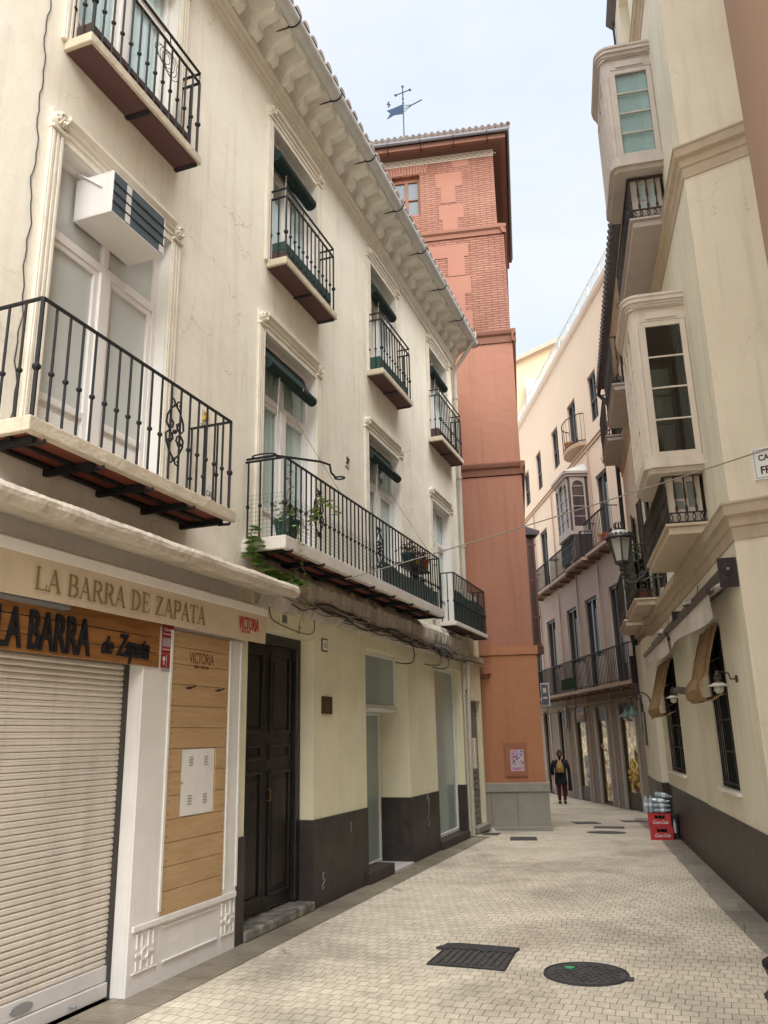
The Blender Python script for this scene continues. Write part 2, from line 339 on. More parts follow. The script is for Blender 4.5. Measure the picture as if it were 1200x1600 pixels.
# covers set in the paving
castiron = mat('cast_iron_cover', (.060, .060, .060), rough=.5, metal=.3, noise=.6, nscale=14, bump=.6, bscale=80, dark=(.13, .125, .115), spec=.5)
tar = mat('tar_patch', (.045, .045, .047), rough=.8, noise=.4, nscale=12, bump=.8, bscale=60)
def plate(label, pts, kind='rect', group='covers set in the paving', rim=True):
    cx = sum(p[0] for p in pts)/len(pts); cy = sum(p[1] for p in pts)/len(pts)
    t = Thing('manhole_cover', label, 'manhole cover', FW, (cx, cy, gz(cy)), group)
    g = lambda x, y, h: (x, y, gz(y)+h)
    mb = t.mb(); top = [g(*p, .008) for p in pts]; mb.poly(top)
    n = len(pts)
    for i in range(n):
        a, b = pts[i], pts[(i+1) % n]; mb.poly([g(*a, -.02), g(*b, -.02), g(*b, .008), g(*a, .008)])
    t.part('cover_plate', mb, castiron)
    if rim:
        mb = t.mb(); mb.tube([g(cx+(p[0]-cx)*1.03, cy+(p[1]-cy)*1.03, .004) for p in pts], .012, 5, closed=True); t.part('frame', mb, tar)
    return t
def rect(cx, cy, w_, d_, a=0): 
    c, s_ = math.cos(a), math.sin(a); return [(cx+x*c-y*s_, cy+x*s_+y*c) for x, y in ((-w_/2, -d_/2), (w_/2, -d_/2), (w_/2, d_/2), (-w_/2, d_/2))]
big = plate('large rectangular black drain cover with ribs and ragged tar edge in the foreground', [(-2.02, 6.26), (-1.47, 6.25), (-1.50, 6.80), (-2.02, 6.78)])
mb = big.mb()
for i in range(9): mb.box(-1.98+i*.055, -1.955+i*.055, 6.29, 6.68, .0085, .015)
big.part('rib_grid', mb, castiron)
mb = big.mb(); prof = [(-2.10, 6.70), (-2.02, 6.68), (-1.8, 6.71), (-1.72, 6.66), (-1.60, 6.69), (-1.49, 6.66), (-1.47, 6.84), (-1.7, 6.86), (-1.95, 6.87), (-2.05, 6.84), (-2.06, 6.78)]
mb.prism(prof, 'z', .004, .018); big.part('tar_edge', mb, tar)
rnd = plate('large round black manhole cover with studded top in the foreground', [(-.905+.272*math.cos(k*math.pi/14), 6.31+.265*math.sin(k*math.pi/14)) for k in range(28)])
mb = rnd.mb()
for i in range(-5, 6):
    for j in range(-5, 6):
        x, y = i*.052+(j % 2)*.026, j*.047
        if (x/.235)**2+(y/.23)**2 < 1: mb.box(-.905+x-.014, -.905+x+.014, 6.31+y-.011, 6.31+y+.011, .0085, .014)
rnd.part('stud_pattern', mb, castiron)
mb = rnd.mb(); mb.prism([(-1.03+.035*math.cos(a)*(1+.3*math.sin(3*a)), 6.40+.03*math.sin(a)) for a in [k*.6 for k in range(10)]], 'z', .006, .0165)
rnd.part('paint_mark', mb, mat('green_paint_mark', (.05, .34, .16), rough=.7))
mb = rnd.mb(); mb.box(-.64, -.585, 6.22, 6.29, -.01, .012); rnd.part('hinge', mb, castiron)
plate('small rectangular cover left of mid street, in front of the tower corner', rect(-2.78, 13.7, .42, .42, .2), rim=False)
plate('small rectangular cover against the grey shutter at the tower foot', rect(-3.45, 14.35, .26, .5, .1), rim=False)
plate('rectangular dark cover beside the stone base of the tower, farther up the street', rect(-2.33, 17.9, .5, .7, .3), rim=False)
plate('rectangular dark cover in mid street, just beyond the far round cover', rect(-1.75, 16.6, .55, .5, .1), rim=False)
plate('farthest dark cover, near the shop windows of the pink building', rect(-1.45, 18.7, .5, .5, .3), rim=False)
plate('round dark manhole cover in mid street, in front of the red crates', [(-1.66+.33*math.cos(k*math.pi/10), 15.25+.3*math.sin(k*math.pi/10)) for k in range(20)], rim=False)

# ================================================================ cream building on the left
CB = Thing('cream_building', 'long cream plastered building on the left with iron balconies, green blinds and corbelled eaves', 'building', FL, (6, 0, 0))
Y0, Y1 = -2.0, 14.05
MID = [(3.70, 4.98), (6.60, 7.82), (9.45, 10.68), (12.28, 13.36)]
MIDZ = [(3.36, 5.62), (3.36, 5.60), (3.36, 5.52), (3.36, 5.34)]
UP = [(3.72, 4.92), (6.70, 7.82), (9.62, 10.70), (12.42, 13.50)]
UPZ = (6.42, 8.18)
GH = [(2.2, 4.93, 0, 2.32, .18), (6.44, 7.81, 0, 2.60, .25), (9.27, 10.85, 0, 2.66, .48), (12.12, 13.66, .0, 2.66, .2)]
mb = CB.mb(); holed(mb, Y0, Y1, 3.05, 8.62, [(a, b, *MIDZ[i], .16) for i, (a, b) in enumerate(MID)] + [(a, b, *UPZ, .16) for a, b in UP])
mb.poly([(Y1, 0, 0), (Y1, -6, 0), (Y1, -6, 8.9), (Y1, 0, 8.9)]); mb.poly([(Y0, 0, 0), (Y0, -6, 0), (Y0, -6, 8.9), (Y0, 0, 8.9)]); mb.poly([(Y0, -6, 0), (Y1, -6, 0), (Y1, -6, 8.9), (Y0, -6, 8.9)])
CB.part('upper_wall', mb, cream)
mb = CB.mb(); holed(mb, 6.31, Y1, .0, 3.05, [h for h in GH if h[0] > 5], depth=.25); CB.part('ground_floor_wall', mb, cream_low)
mb = CB.mb(); holed(mb, Y0, 6.31, .0, 3.05, [GH[0]], depth=.18); CB.part('shopfront_wall', mb, whitep)
# dado: thin skin proud of wall and of the reveals
H = .82
for (a, b, l, r_) in ((6.312, 6.44, 0, .245), (7.81, 9.27, .245, 0), (10.85, 12.12, .475, 0), (13.66, 13.78, .195, 0)):
    q = [(a, -.02), (a, .012), (b, .012), (b, -.02)]
    if l: q = [(a-.013, -l), (a-.013, .012), (b, .012), (b, -.02), (a+.004, -.02), (a+.004, -l)]
    if r_: q = [(a, -.02), (a, .012), (b+.012, .012), (b+.012, -r_), (b-.004, -r_), (b-.004, -.02)]
    mb = CB.mb(); mb.prism(q, 'z', 0, H); CB.part('dado', mb, dado)
for q in ((9.20, 10.02, -.2, .055, 0, .13), (12.12, 13.67, -.19, .05, 0, .115)): mb = CB.mb(); mb.box(*q); CB.part('step', mb, dado, bevel=.01)
mb = CB.mb(); mb.box(10.02, 10.85, -.48, .03, 0, .025); CB.part('threshold', mb, mat('white_marble_step', (.62, .60, .57), rough=.3, noise=.2, nscale=3))
for (s_, z_, n_, m_) in ((11.55, .62, 9, 'scratched_paint'), (8.75, .66, 2, 'scratched_paint'), (8.02, .22, 3, 'scratched_paint')):
    mb = CB.mb(); rnd_ = random.Random(int(s_*10)); p_ = []
    for k in range(n_*3): p_.append((s_+rnd_.uniform(-.06, .06)*(n_/9+.3), .0135, z_+.03*n_-k*.02*1.0+rnd_.uniform(-.02, .02)))
    mb.tube(p_, .0022, 4); CB.part('graffiti_scratch', mb, mat(m_, (.40, .38, .36)))
# street door
mb = CB.mb(); mb.box(6.452, 6.56, -.24, -.14, .10, 2.6); mb.box(7.70, 7.795, -.24, -.14, .1, 2.6); mb.box(6.56, 7.70, -.24, -.14, 2.50, 2.6)
dark_wood = mat('black_painted_wood', (.012, .011, .011), rough=.42, noise=.5, nscale=9, dark=(.05, .04, .035), bump=.3, bscale=30, spec=.5, dirt=.12)
door = CB.part('street_door', mb, dark_wood, bevel=.008)
for a, b in ((6.56, 7.125), (7.135, 7.70)):
    mb = CB.mb(); mb.box(a, b, -.235, -.19, .11, 2.5)
    for z0, z1 in ((.22, 1.32), (1.42, 1.56), (1.66, 2.42)):
        for (p, q, r_, s_) in ((a+.07, b-.07, z0, z0+.03), (a+.07, b-.07, z1-.03, z1), (a+.07, a+.10, z0+.03, z1-.03), (b-.10, b-.07, z0+.03, z1-.03)): mb.box(p, q, -.19, -.168, r_, s_)
        if z1-z0 > .5: mb.box(a+.14, b-.14, -.19, -.178, z0+.08, z1-.08)
    CB.part('door_leaf', mb, mat('dark_brown_door', (.016, .012, .011), rough=.4, noise=.5, nscale=7, dark=(.035, .028, .025), bump=.3, bscale=30, spec=.3, dirt=.1), door, bevel=.004)
mb = CB.mb(); mb.tube([(7.17, -.17, 1.15), (7.17, -.14, 1.15), (7.17, -.14, 1.05), (7.17, -.17, 1.05)], .008); CB.part('door_handle', mb, mat('old_brass', (.25, .17, .07), metal=.8, rough=.4), door)
mb = CB.mb(); mb.box(6.455, 7.79, -.24, .035, .004, .085); 
marble = mat('veined_marble_step', (.10, .095, .085), rough=.35, noise=.9, nscale=9, dark=(.45, .42, .37), dirt=.3, spec=.5)
CB.part('door_step', mb, marble, bevel=.015)
# recessed glazing on the ground floor
def glaze(s0, s1, o, z0, z1, fw_, m, nm='shop_window', fm=None):
    mb = CB.mb()
    for q in ((s0, s0+fw_, z0, z1), (s1-fw_, s1, z0, z1), (s0+fw_, s1-fw_, z0, z0+fw_), (s0+fw_, s1-fw_, z1-fw_, z1)): mb.box(q[0], q[1], o-.02, o+.025, q[2], q[3])
    f = CB.part(nm, mb, fm or frame_w)
    mb = CB.mb(); mb.box(s0+fw_, s1-fw_, o-.012, o, z0+fw_, z1-fw_); CB.part('pane', mb, m, f); return f
glaze(9.275, 10.845, -.20, 1.97, 2.655, .035, green_glass)
mb = CB.mb(); mb.box(9.275, 10.845, -.475, -.15, 1.92, 1.965); CB.part('transom_ledge', mb, whitep)
glaze(9.275, 10.83, -.44, .03, 1.915, .03, green_glass, 'glass_door')
glaze(12.125, 13.64, -.15, .12, 2.655, .045, green_glass)
# ragged string beam between floors
mb = CB.mb(); prof = [(0, 2.80), (.05, 2.82), (.09, 2.92), (.115, 3.0), (.12, 3.14), (.06, 3.22), (0, 3.26)]
n = 140; rows = []
for i in range(n+1):
    y = 6.55+(13.75-6.55)*i/n; jit = random.uniform(-.02, .02); rows.append([mb.P((y, max(0, o+jit*(o > 0)+random.uniform(-.008, .008)*(o > 0)), z+random.uniform(-.014, .014))) for o, z in prof])
for a, b in zip(rows, rows[1:]):
    for k in range(len(prof)-1): mb.f.append([a[k], b[k], b[k+1], a[k+1]])
mb.f.append(rows[0]); mb.f.append(rows[-1][::-1])
CB.part('string_course', mb, grime)
for y, wd in ((12.25, .5), (13.2, .7)): mb = CB.mb(); mb.box(y-.02, y+wd, .0, .10, 2.86, 3.25); CB.part('patched_beam_end', mb, mat('pale_patch_plaster', (.58, .56, .48), noise=.4, nscale=9, bump=.6, dirt=.2), bevel=.03)

# windows
ros = None
def rosette(mbx, s, o, z, r):
    mbx.lathe((s, o, z), [(r, 0), (r, .02), (r*.8, .03)], 18, 'o')
    for k in range(10):
        a = k*2*math.pi/10; mbx.tube([(s+math.cos(a)*r*.2, o+.035, z+math.sin(a)*r*.2), (s+math.cos(a+.35)*r*.6, o+.045, z+math.sin(a+.35)*r*.6), (s+math.cos(a+.5)*r*.95, o+.03, z+math.sin(a+.5)*r*.95)], [.006, .014, .006], 5)
    mbx.sphere((s, o+.035, z), .018, 5)
def window(i, s0, s1, z0, z1, kind, first):
    fo = -.12
    mb = CB.mb(); W = .05
    ztr = z1-.62 if z1-z0 > 1.9 else z1-.40
    for q in ((s0, s0+W, z0, z1), (s1-W, s1, z0, z1), (s0+W, s1-W, z1-W, z1), (s0+W, s1-W, ztr-.035, ztr+.035), (s0+W, s1-W, z0, z0+.05)): mb.box(q[0], q[1], fo-.03, fo+.03, q[2], q[3])
    sm = (s0+s1)/2
    mb.box(sm-.055, sm+.055, fo-.028, fo+.045, z0+.05, ztr-.035); mb.box(sm-.03, sm+.03, fo-.028, fo+.033, ztr+.035, z1-W)
    for a, b in ((s0+W, sm-.055), (sm+.055, s1-W)):
        for q in ((a, a+.045, z0+.05, ztr-.035), (b-.045, b, z0+.05, ztr-.035), (a+.045, b-.045, ztr-.08, ztr-.035), (a+.045, b-.045, z0+.42, z0+.47)): mb.box(q[0], q[1], fo-.02, fo+.02, q[2], q[3])
        mb.box(a+.045, b-.045, fo-.015, fo-.005, z0+.05, z0+.42); mb.box(a+.09, b-.09, fo-.005, fo+.012, z0+.10, z0+.37)
    wn_ = CB.part('window', mb, frame_w, bevel=.004)
    panes = [(s0+W+.045, sm-.10, z0+.47, ztr-.08), (sm+.10, s1-W-.045, z0+.47, ztr-.08), (s0+W, sm-.03, ztr+.035, z1-W), (sm+.03, s1-W, ztr+.035, z1-W)]
    for q in panes:
        mb = CB.mb(); mb.box(q[0]-.004, q[1]+.004, fo-.008, fo-.002, q[2]-.004, q[3]+.004); CB.part('pane', mb, frost if kind == 'frost' else gl, wn_)
    if kind != 'frost':
        mb = CB.mb(); n = 46; pts = [(s0+.04+(s1-s0-.08)*k/n, fo-.022+.006*math.sin(k*1.9)) for k in range(n+1)]
        for a, b in zip(pts, pts[1:]): mb.poly([(a[0], a[1], z0+.06), (b[0], b[1], z0+.06), (b[0], b[1], z1-.1), (a[0], a[1], z1-.1)])
        CB.part('curtain', mb, curtain, wn_)
    if first is None:
        pw = .125     # pilasters with grooves
        for a in (s0-pw, s1):
            mb = CB.mb()
            mb.box(a, a+pw, .0, .028, z0, z1+.03)
            for k in (.012, .05, .088): mb.box(a+k, a+k+.024, .028, .036, z0, z1+.02)
            mb.box(a-.006, a+pw+.006, .0, .05, z1+.03, z1+.055)
            CB.part('pilaster', mb, trim, wn_, bevel=.004)
        mb = CB.mb()
        for q in ((s0+.0005, s0+.004, z0+.002, z1-.002), (s1-.004, s1-.0005, z0+.002, z1-.002), (s0+.004, s1-.004, z1-.004, z1-.0005)): mb.box(q[0], q[1], -.155, .001, q[2], q[3])
        CB.part('reveal_lining', mb, frame_w, wn_)
        mb = CB.mb(); mb.prism([(0, z1+.0), (.02, z1+.0), (.02, z1+.06), (.03, z1+.065), (.03, z1+.105), (.045, z1+.115), (.045, z1+.14), (.07, z1+.17), (.07, z1+.195), (0, z1+.215)], 's', s0-.0, s1+.0)
        CB.part('hood_moulding', mb, trim, wn_)
        for a in (s0-pw/2, s1+pw/2):
            mb = CB.mb(); rosette(mb, a, .022, z1+.125, .058); mb.box(a-.062, a+.062, 0, .022, z1+.055, z1+.195); CB.part('rosette', mb, trim, wn_)
    return wn_
kinds = ['frost', 'lace', 'lace', 'lace']
for i, (a, b) in enumerate(MID): window(i, a, b, MIDZ[i][0], MIDZ[i][1], kinds[i], None)
for i, (a, b) in enumerate(UP): window(i, a, b, *UPZ, 'lace', None)

# balconies
def railing_mb(mb, s0, s1, o, z0, z1, sp=.118, n_knob=1, double=False, near_open=False, knobz=.42, r=.0085, ends=True, rail=.016):
    top = z1
    def run(p, q):
        L = (Vector(q)-Vector(p)).length; n = max(1, round(L/sp))
        return [Vector(p).lerp(Vector(q), k/n) for k in range(n+1)]
    path = ([(s0, .0, top)] if ends else []) + [(s0, o, top), (s1, o, top)] + ([(s1, .0, top)] if ends else [])
    def bar(a, b, h=rail, wd=rail*1.15):
        a, b = Vector(a), Vector(b); d = (b-a).normalized(); sd_ = Vector((-d.y, d.x, 0))*wd/2; u_ = Vector((0, 0, h/2))
        mb.hexa([a-sd_-u_, b-sd_-u_, b+sd_-u_, a+sd_-u_, a-sd_+u_, b-sd_+u_, b+sd_+u_, a+sd_+u_])
    for p, q in zip(path, path[1:]): bar(p, q)
    if double:
        for p, q in zip(path, path[1:]): bar((p[0], p[1], p[2]+.10), (q[0], q[1], q[2]+.10))
        k = 3
        for i in range(k+1): x = s0+(s1-s0)*i/k; mb.tube([(x, o, top), (x, o, top+.10)], .006, 4)
    posts = run((s0, o, 0), (s1, o, 0))
    sides = []
    if ends: sides = run((s0, o, 0), (s0, .03, 0))[1:] + run((s1, o, 0), (s1, .03, 0))[1:]
    for p in posts+sides:
        corner = p in (posts[0], posts[-1])
        mb.tube([(p.x, p.y, z0), (p.x, p.y, top)], r*1.7 if corner else r, 4 if corner else 6)
        zz = z0+(z1-z0)*knobz + .03*math.sin(p.x*0)
        if n_knob: mb.sphere((p.x, p.y, zz), .019 if not corner else .026, 5)
def scroll(mb, s, o, zc, h, wd):
    def spiral(cx, cz, r, turn, a0, sg):
        return [(cx+sg*r*(1-.75*t/10)*math.cos(a0+turn*t/10), o, cz+r*(1-.75*t/10)*math.sin(a0+turn*t/10)) for t in range(11)]
    for sg in (-1, 1):
        for v in (1, -1):
            # heart half: from tip out to side and curl in to the middle
            pts = [(s, zc+v*h*.40), (s+sg*wd*.25, zc+v*h*.32), (s+sg*wd*.47, zc+v*h*.18), (s+sg*wd*.5, zc+v*h*.08), (s+sg*wd*.34, zc+v*h*.02), (s+sg*wd*.15, zc+v*h*.05), (s+sg*wd*.10, zc+v*h*.12), (s+sg*wd*.2, zc+v*h*.15), (s+sg*wd*.28, zc+v*h*.105)]
            mb.tube([(a, o, b) for a, b in pts], .008, 5)
            pts = [(s, zc+v*h*.40), (s+sg*wd*.12, zc+v*h*.46), (s+sg*wd*.28, zc+v*h*.47), (s+sg*wd*.30, zc+v*h*.42), (s+sg*wd*.2, zc+v*h*.41)]
            mb.tube([(a, o, b) for a, b in pts], .007, 5)
    mb.sphere((s, o, zc), .018, 5); mb.sphere((s, o, zc+h*.40), .016, 5); mb.sphere((s, o, zc-h*.40), .016, 5)
def balcony(s0, s1, out_, zt, th, edge_m, z1, under, scrolls=(), double=False, sp=.118, beams=0, edge_h=None):
    mb = CB.mb(); eh = edge_h or th
    mb.box(s0, s1, 0, out_, zt-eh, zt) if not beams else mb.box(s0, s1, 0, out_, zt-.06, zt)
    if beams: mb.box(s0-.013, s1+.013, out_-.045, out_+.012, zt-eh, zt+.0015); mb.box(s0-.012, s0+.03, 0, out_-.045, zt-eh, zt+.001)
    b = CB.part('balcony', mb, edge_m, bevel=.008)
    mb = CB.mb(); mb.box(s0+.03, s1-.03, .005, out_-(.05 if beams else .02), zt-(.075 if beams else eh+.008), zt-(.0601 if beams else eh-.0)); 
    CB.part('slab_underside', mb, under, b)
    mb = CB.mb(); railing_mb(mb, s0+.04, s1-.04, out_-.03, zt, z1, double=double, sp=sp); CB.part('railing', mb, iron, b)
    for x in scrolls:
        mb = CB.mb(); scroll(mb, x, out_-.03, (zt+z1)/2+.02, .52, .21); CB.part('scroll_ornament', mb, iron, b)
    if beams:
        mb = CB.mb()
        for k in range(beams):
            x = s0+.1+(s1-s0-.2)*k/(beams-1); mb.box(x-.018, x+.018, 0, out_-.05, zt-.125, zt-.08); mb.tube([(x, out_-.08, zt-.125), (x, out_+.02, zt-.13), (x, out_+.022, zt-.112)], .012, 5)
        mb.box(s0+.05, s1-.05, .05, .09, zt-.10, zt-.076); mb.box(s0+.05, s1-.05, .22, .25, zt-.098, zt-.076)
        CB.part('iron_joists', mb, iron, b)
    else:
        for q in (((s0+s1)/2-.02, (s0+s1)/2+.02), (s1-.06, s1-.02)): mb = CB.mb(); mb.box(*q, 0, out_-.03, zt-eh-.02, zt-eh-.009); CB.part('iron_strap', mb, iron, b)
    return b
balcony(3.24, 5.42, .43, 3.35, .09, slab_e, 4.10, tile_red, scrolls=(4.62,), beams=5)
balcony(6.28, 11.25, .44, 3.35, .12, slab_w, 4.10, tile_red, scrolls=(7.05, 8.75), beams=8, sp=.112)
balcony(12.55, 14.72, .27, 3.37, .07, slab_w, 4.16, brown_box, sp=.10)
for i, (a, b) in enumerate(((3.63, 5.03), (6.62, 7.93), (9.48, 10.76), (12.28, 13.68))):
    balcony(a, b, .24, 6.43, .08, slab_e, 7.18, slab_u, double=True, sp=.105)
# cornice, corbels, eaves
mb = CB.mb(); mb.prism([(0, 8.56), (.03, 8.58), (.03, 8.63), (.06, 8.65), (.06, 8.69), (.085, 8.72), (.085, 8.75), (0, 8.76)], 's', Y0, Y1)
CB.part('cornice', mb, trim)
mb = CB.mb(); mb.box(Y0, Y1, -.2, .012, 8.6, 9.14); mb.prism([(.012, 9.06), (.37, 9.06), (.38, 9.08), (.38, 9.11), (.012, 9.11)], 's', Y0, Y1+.05)
pale = mat('pale_eaves_plaster', (.80, .78, .72), noise=.4, nscale=4, bump=.2, streak=.2, dirt=.08); CB.part('eaves_soffit', mb, pale)
cmb = MB(FL, (0, 0, 0)); cp = [(.012, 8.77), (.09, 8.78), (.15, 8.82), (.165, 8.87), (.15, 8.91), (.17, 8.95), (.24, 8.965), (.33, 8.985), (.36, 9.02), (.365, 9.058), (.012, 9.058)]
cmb.prism(cp, 's', -.062, .062)
# hollow cove between corbels: curved shell
k0 = None
ys = [Y0+.3+.372*k for k in range(int((Y1-Y0-.3)/.372)+1)]
for y in ys:
    if k0 is None:
        k0 = cmb.build('corbel', pale, CB.o, bevel=.006); k0.location = (y-6, 0, 0)
    else:
        c = k0.copy(); c.location = (y-6, 0, 0); col.objects.link(c); c.parent = CB.o
mb = CB.mb()
for y in ys:
    m0, n = y+.186, 8        # one hollow scallop between each pair of corbels
    G_ = [[mb.P((m0+.125*math.cos(math.pi*k/n), .014+.30*(1-math.cos(math.pi/2*j/5)) + (.05*(1-math.sin(math.pi*k/n)))*(j/5), 8.77+.288*math.sin(math.pi/2*j/5))) for k in range(n+1)] for j in range(6)]
    for A_, B_ in zip(G_, G_[1:]):
        for k in range(n): mb.f.append([A_[k], A_[k+1], B_[k+1], B_[k]])
CB.part('corbel_coves', mb, mat('cove_plaster', (.72, .69, .63), noise=.4, nscale=8, bump=.3))
mb = CB.mb(); r_, zc, oc = .082, 9.12, .435
prof = [(oc+r_*math.cos(a), zc+r_*math.sin(a)) for a in [math.pi+math.pi*k/10 for k in range(11)]] + [(oc+(r_-.006)*math.cos(a), zc+(r_-.006)*math.sin(a)) for a in [2*math.pi-math.pi*k/10 for k in range(11)]]
mb.prism(prof, 's', Y0, Y1+.12); gt = CB.part('gutter', mb, gutter_m)
for k in range(15):
    y = Y0+.5+k*1.12
    mb = CB.mb(); mb.tube([(y, .20, 9.05), (y, .38, 9.045)]+[(y, oc+(r_+.008)*math.cos(a), zc+(r_+.008)*math.sin(a)) for a in [math.pi*1.1+math.pi*.9*j/8 for j in range(9)]], .008, 5); CB.part('gutter_bracket', mb, iron, gt)
mb = CB.mb()
for k in range(int((Y1-Y0)/.2)):
    y = Y0+.1+k*.2
    for off, rad, z_ in ((0, .078, 0), ):
        a_ = [(y+rad*math.cos(t), rad*.9*math.sin(t)) for t in [math.pi*j/6 for j in range(7)]]
        zj = random.uniform(-.008, .008)
        for (x0, h0), (x1, h1) in zip(a_, a_[1:]): mb.poly([(x0, .52, 9.14+h0+zj), (x1, .52, 9.14+h1+zj), (x1, -3, 10.3+h1), (x0, -3, 10.3+h0)])
        mb.poly([(p[0], .52, 9.14+p[1]+zj) for p in a_])
mb.poly([(Y0, .50, 9.14), (Y1, .50, 9.14), (Y1, -3, 10.29), (Y0, -3, 10.29)]); mb.poly([(Y1, .48, 9.185), (Y1, -3, 10.29), (Y1, -3, 8.8), (Y1, 0, 8.8), (Y1, 0, 9.11), (Y1, .46, 9.11)])
CB.part('roof', mb, rooft)

# the eaves sag a little towards the far corner
for o_ in list(CB.o.children):
    if o_.name.split('.')[0] in ('cornice', 'eaves_soffit', 'corbel_coves', 'gutter', 'roof'):
        for x_ in [o_]+list(o_.children):
            for v_ in x_.data.vertices: v_.co.z -= .019*v_.co.x
    elif o_.name.split('.')[0] == 'corbel': o_.location.z -= .019*o_.location.x
# ---- rolled green blinds over the windows (hang on hooks: things of their own)
def blind(label, s0, s1, z, o, drop, r_=.058, tilt=.03):
    t = Thing('rolled_blind', label, 'blind', FL, ((s0+s1)/2, o, z), 'rolled green blinds over the windows')
    mb = t.mb(); mb.tube([(s0, o, z), ((s0+s1)/2, o, z-tilt*.6), (s1, o, z-tilt)], r_, 12); t.part('roll', mb, green)
    mb = t.mb(); zt = z+drop; mb.hexa([(s0+.03, -.10, zt-.01), (s1-.03, -.10, zt-.01), (s1-.03, -.095, zt), (s0+.03, -.095, zt), (s0+.03, o+.005, z+.02), (s1-.03, o+.005, z+.02-tilt), (s1-.03, o+.012, z+.02-tilt), (s0+.03, o+.012, z+.02)]); t.part('slat_sheet', mb, green)
    mb = t.mb(); mb.tube([(s0+.25, o+.01, z-.03), (s0+.30, o-.04, z-.5), (s0+.55, -.07, z-.95)], .004, 4); mb.sphere((s1-.35, o+.03, z-.02), .03, 5); t.part('cord', mb, frame_w)
blind('rolled green blind above the second first-floor window, over the long balcony', 6.66, 7.72, 5.28, .02, .28, tilt=.02)
blind('rolled green blind above the third first-floor window', 9.50, 10.60, 5.22, .02, .25)
blind('large rolled green blind on the top-floor window under the eaves, nearest the camera', 6.75, 7.66, 7.82, .02, .28, r_=.075)
blind('rolled green blind on the second top-floor window with a blind', 9.68, 10.55, 7.78, .02, .28, r_=.07)
blind('rolled green blind on the farthest top-floor window', 12.48, 13.35, 7.76, .02, .28, r_=.07)
# ---- low boards and screens on the upper balconies
def screen(name, label, s0, s1, o, z0, h, m, cat='screen', group='low boards and screens behind upper balcony rails', mesh=None):
    mb = MB(FL, (s0, o, z0)); mb.box(s0, s1, o-.02, o, z0, z0+h); mb.box(s0, s0+.02, .02, o-.02, z0, z0+h); mb.box(s1-.02, s1, .02, o-.02, z0, z0+h)
    if mesh == 'frame':
        for z in (z0+.03, z0+h-.06): mb.box(s0+.03, s1-.03, o, o+.008, z, z+.03)
        for k in range(5): x = s0+.03+(s1-s0-.09)*k/4; mb.box(x, x+.03, o, o+.007, z0+.06, z0+h-.06)
    return tag(mb.build(name, m), label, cat, group)
screen('planter_box', 'dark brown wooden planter behind the rail of the nearest top-floor balcony', 3.70, 4.95, .17, 6.431, .17, brown_box, 'planter', mesh='frame')
screen('planter_box', 'brown planter with green cloth top on the second top-floor balcony', 6.70, 7.86, .17, 6.431, .12, brown_box, 'planter', mesh='frame')
screen('screen_cloth', 'green cloth strip above the brown planter of the second top-floor balcony', 6.69, 7.87, .185, 6.56, .10, green_mesh)
screen('screen_cloth', 'green cloth screen behind the rail of the third top-floor balcony', 9.53, 10.72, .18, 6.431, .20, green_mesh)
screen('planter_box', 'brown wooden planter behind the rail of the farthest top-floor balcony', 12.33, 13.62, .17, 6.431, .16, brown_box, 'planter', mesh='frame')

# ================================================================ bar shopfront on the left
# shutter
T = Thing('roller_shutter', 'closed cream corrugated roller shutter of the bar with bottom rail and locks', 'shutter', FL, (3.6, -.12, 0))
mb = T.mb(); n = 50; zb, zt_ = .20, 2.14; hh = (zt_-zb)/n
for k in range(n):
    z = zb+k*hh
    prof = [(-.152, z), (-.136, z+.001), (-.128, z+hh*.25), (-.127, z+hh*.5), (-.133, z+hh*.56), (-.129, z+hh*.66), (-.134, z+hh*.90), (-.152, z+hh*.93), (-.152, z+hh)]
    for a, b in zip(prof, prof[1:]): mb.poly([(2.22, a[0], a[1]), (4.91, a[0], a[1]), (4.91, b[0], b[1]), (2.22, b[0], b[1])])
T.part('slats', mb, shut_m)
mb = T.mb(); mb.box(2.22, 4.91, -.16, -.105, .012, .10); mb.box(2.22, 4.91, -.158, -.118, .104, .198); T.part('bottom_rail', mb, mat('white_rail', (.62, .60, .58), rough=.4, noise=.2, streak=.1, dirt=.2), bevel=.005)
mb = T.mb(); mb.prism([(4.16+.09*math.cos(a)*(1 if abs(math.cos(a)) < .8 else 1), .15+.03*math.sin(a)) for a in [k*math.pi/8 for k in range(16)]], 'o', -.117, -.108); T.part('lock_plate', mb, grey_met, bevel=.003)
for x in (3.95, 4.55):
    mb = T.mb(); mb.tube([(x, -.105, .055), (x, -.05, .055)], .009, 6); T.part('bolt', mb, grey_met)
mb = T.mb(); mb.box(4.905, 4.93, -.165, -.10, .0, 2.14); T.part('guide_rail', mb, mat('dark_guide', (.05, .045, .04), rough=.6))
# wooden board sign over the shutter
T = Thing('wooden_sign', 'orange varnished plank sign with black raised bar name above the roller shutter', 'sign', FL, (3.6, 0, 2.28))
varn = woodmat('varnished_planks', (.37, .165, .045), (.15, .06, .018), axis=1, rough=.35, spec=.5)
mb = T.mb()
for z0, z1 in ((2.125, 2.225), (2.23, 2.335), (2.34, 2.47)): mb.box(2.2, 5.08, .005, .04+random.uniform(-.003, .003), z0, z1)
T.part('board', mb, varn, bevel=.004)
blk = mat('black_sign_letter', (.012, .012, .015), rough=.5); 
def ttext(T, *a, **k): return text(*a, parent=T.o, anchor=T.a, **k)
ttext(T, 'LA BARRA', FL, 3.52, .045, 2.145, .335, blk, sx=.52, bold=.002, ext=.012)
ttext(T, 'de', FL, 4.42, .045, 2.175, .17, blk, sx=.7, bold=.001, ext=.008, shear=.4); ttext(T, 'Zapata', FL, 4.59, .045, 2.175, .21, blk, sx=.60, bold=.003, ext=.008, shear=.4)
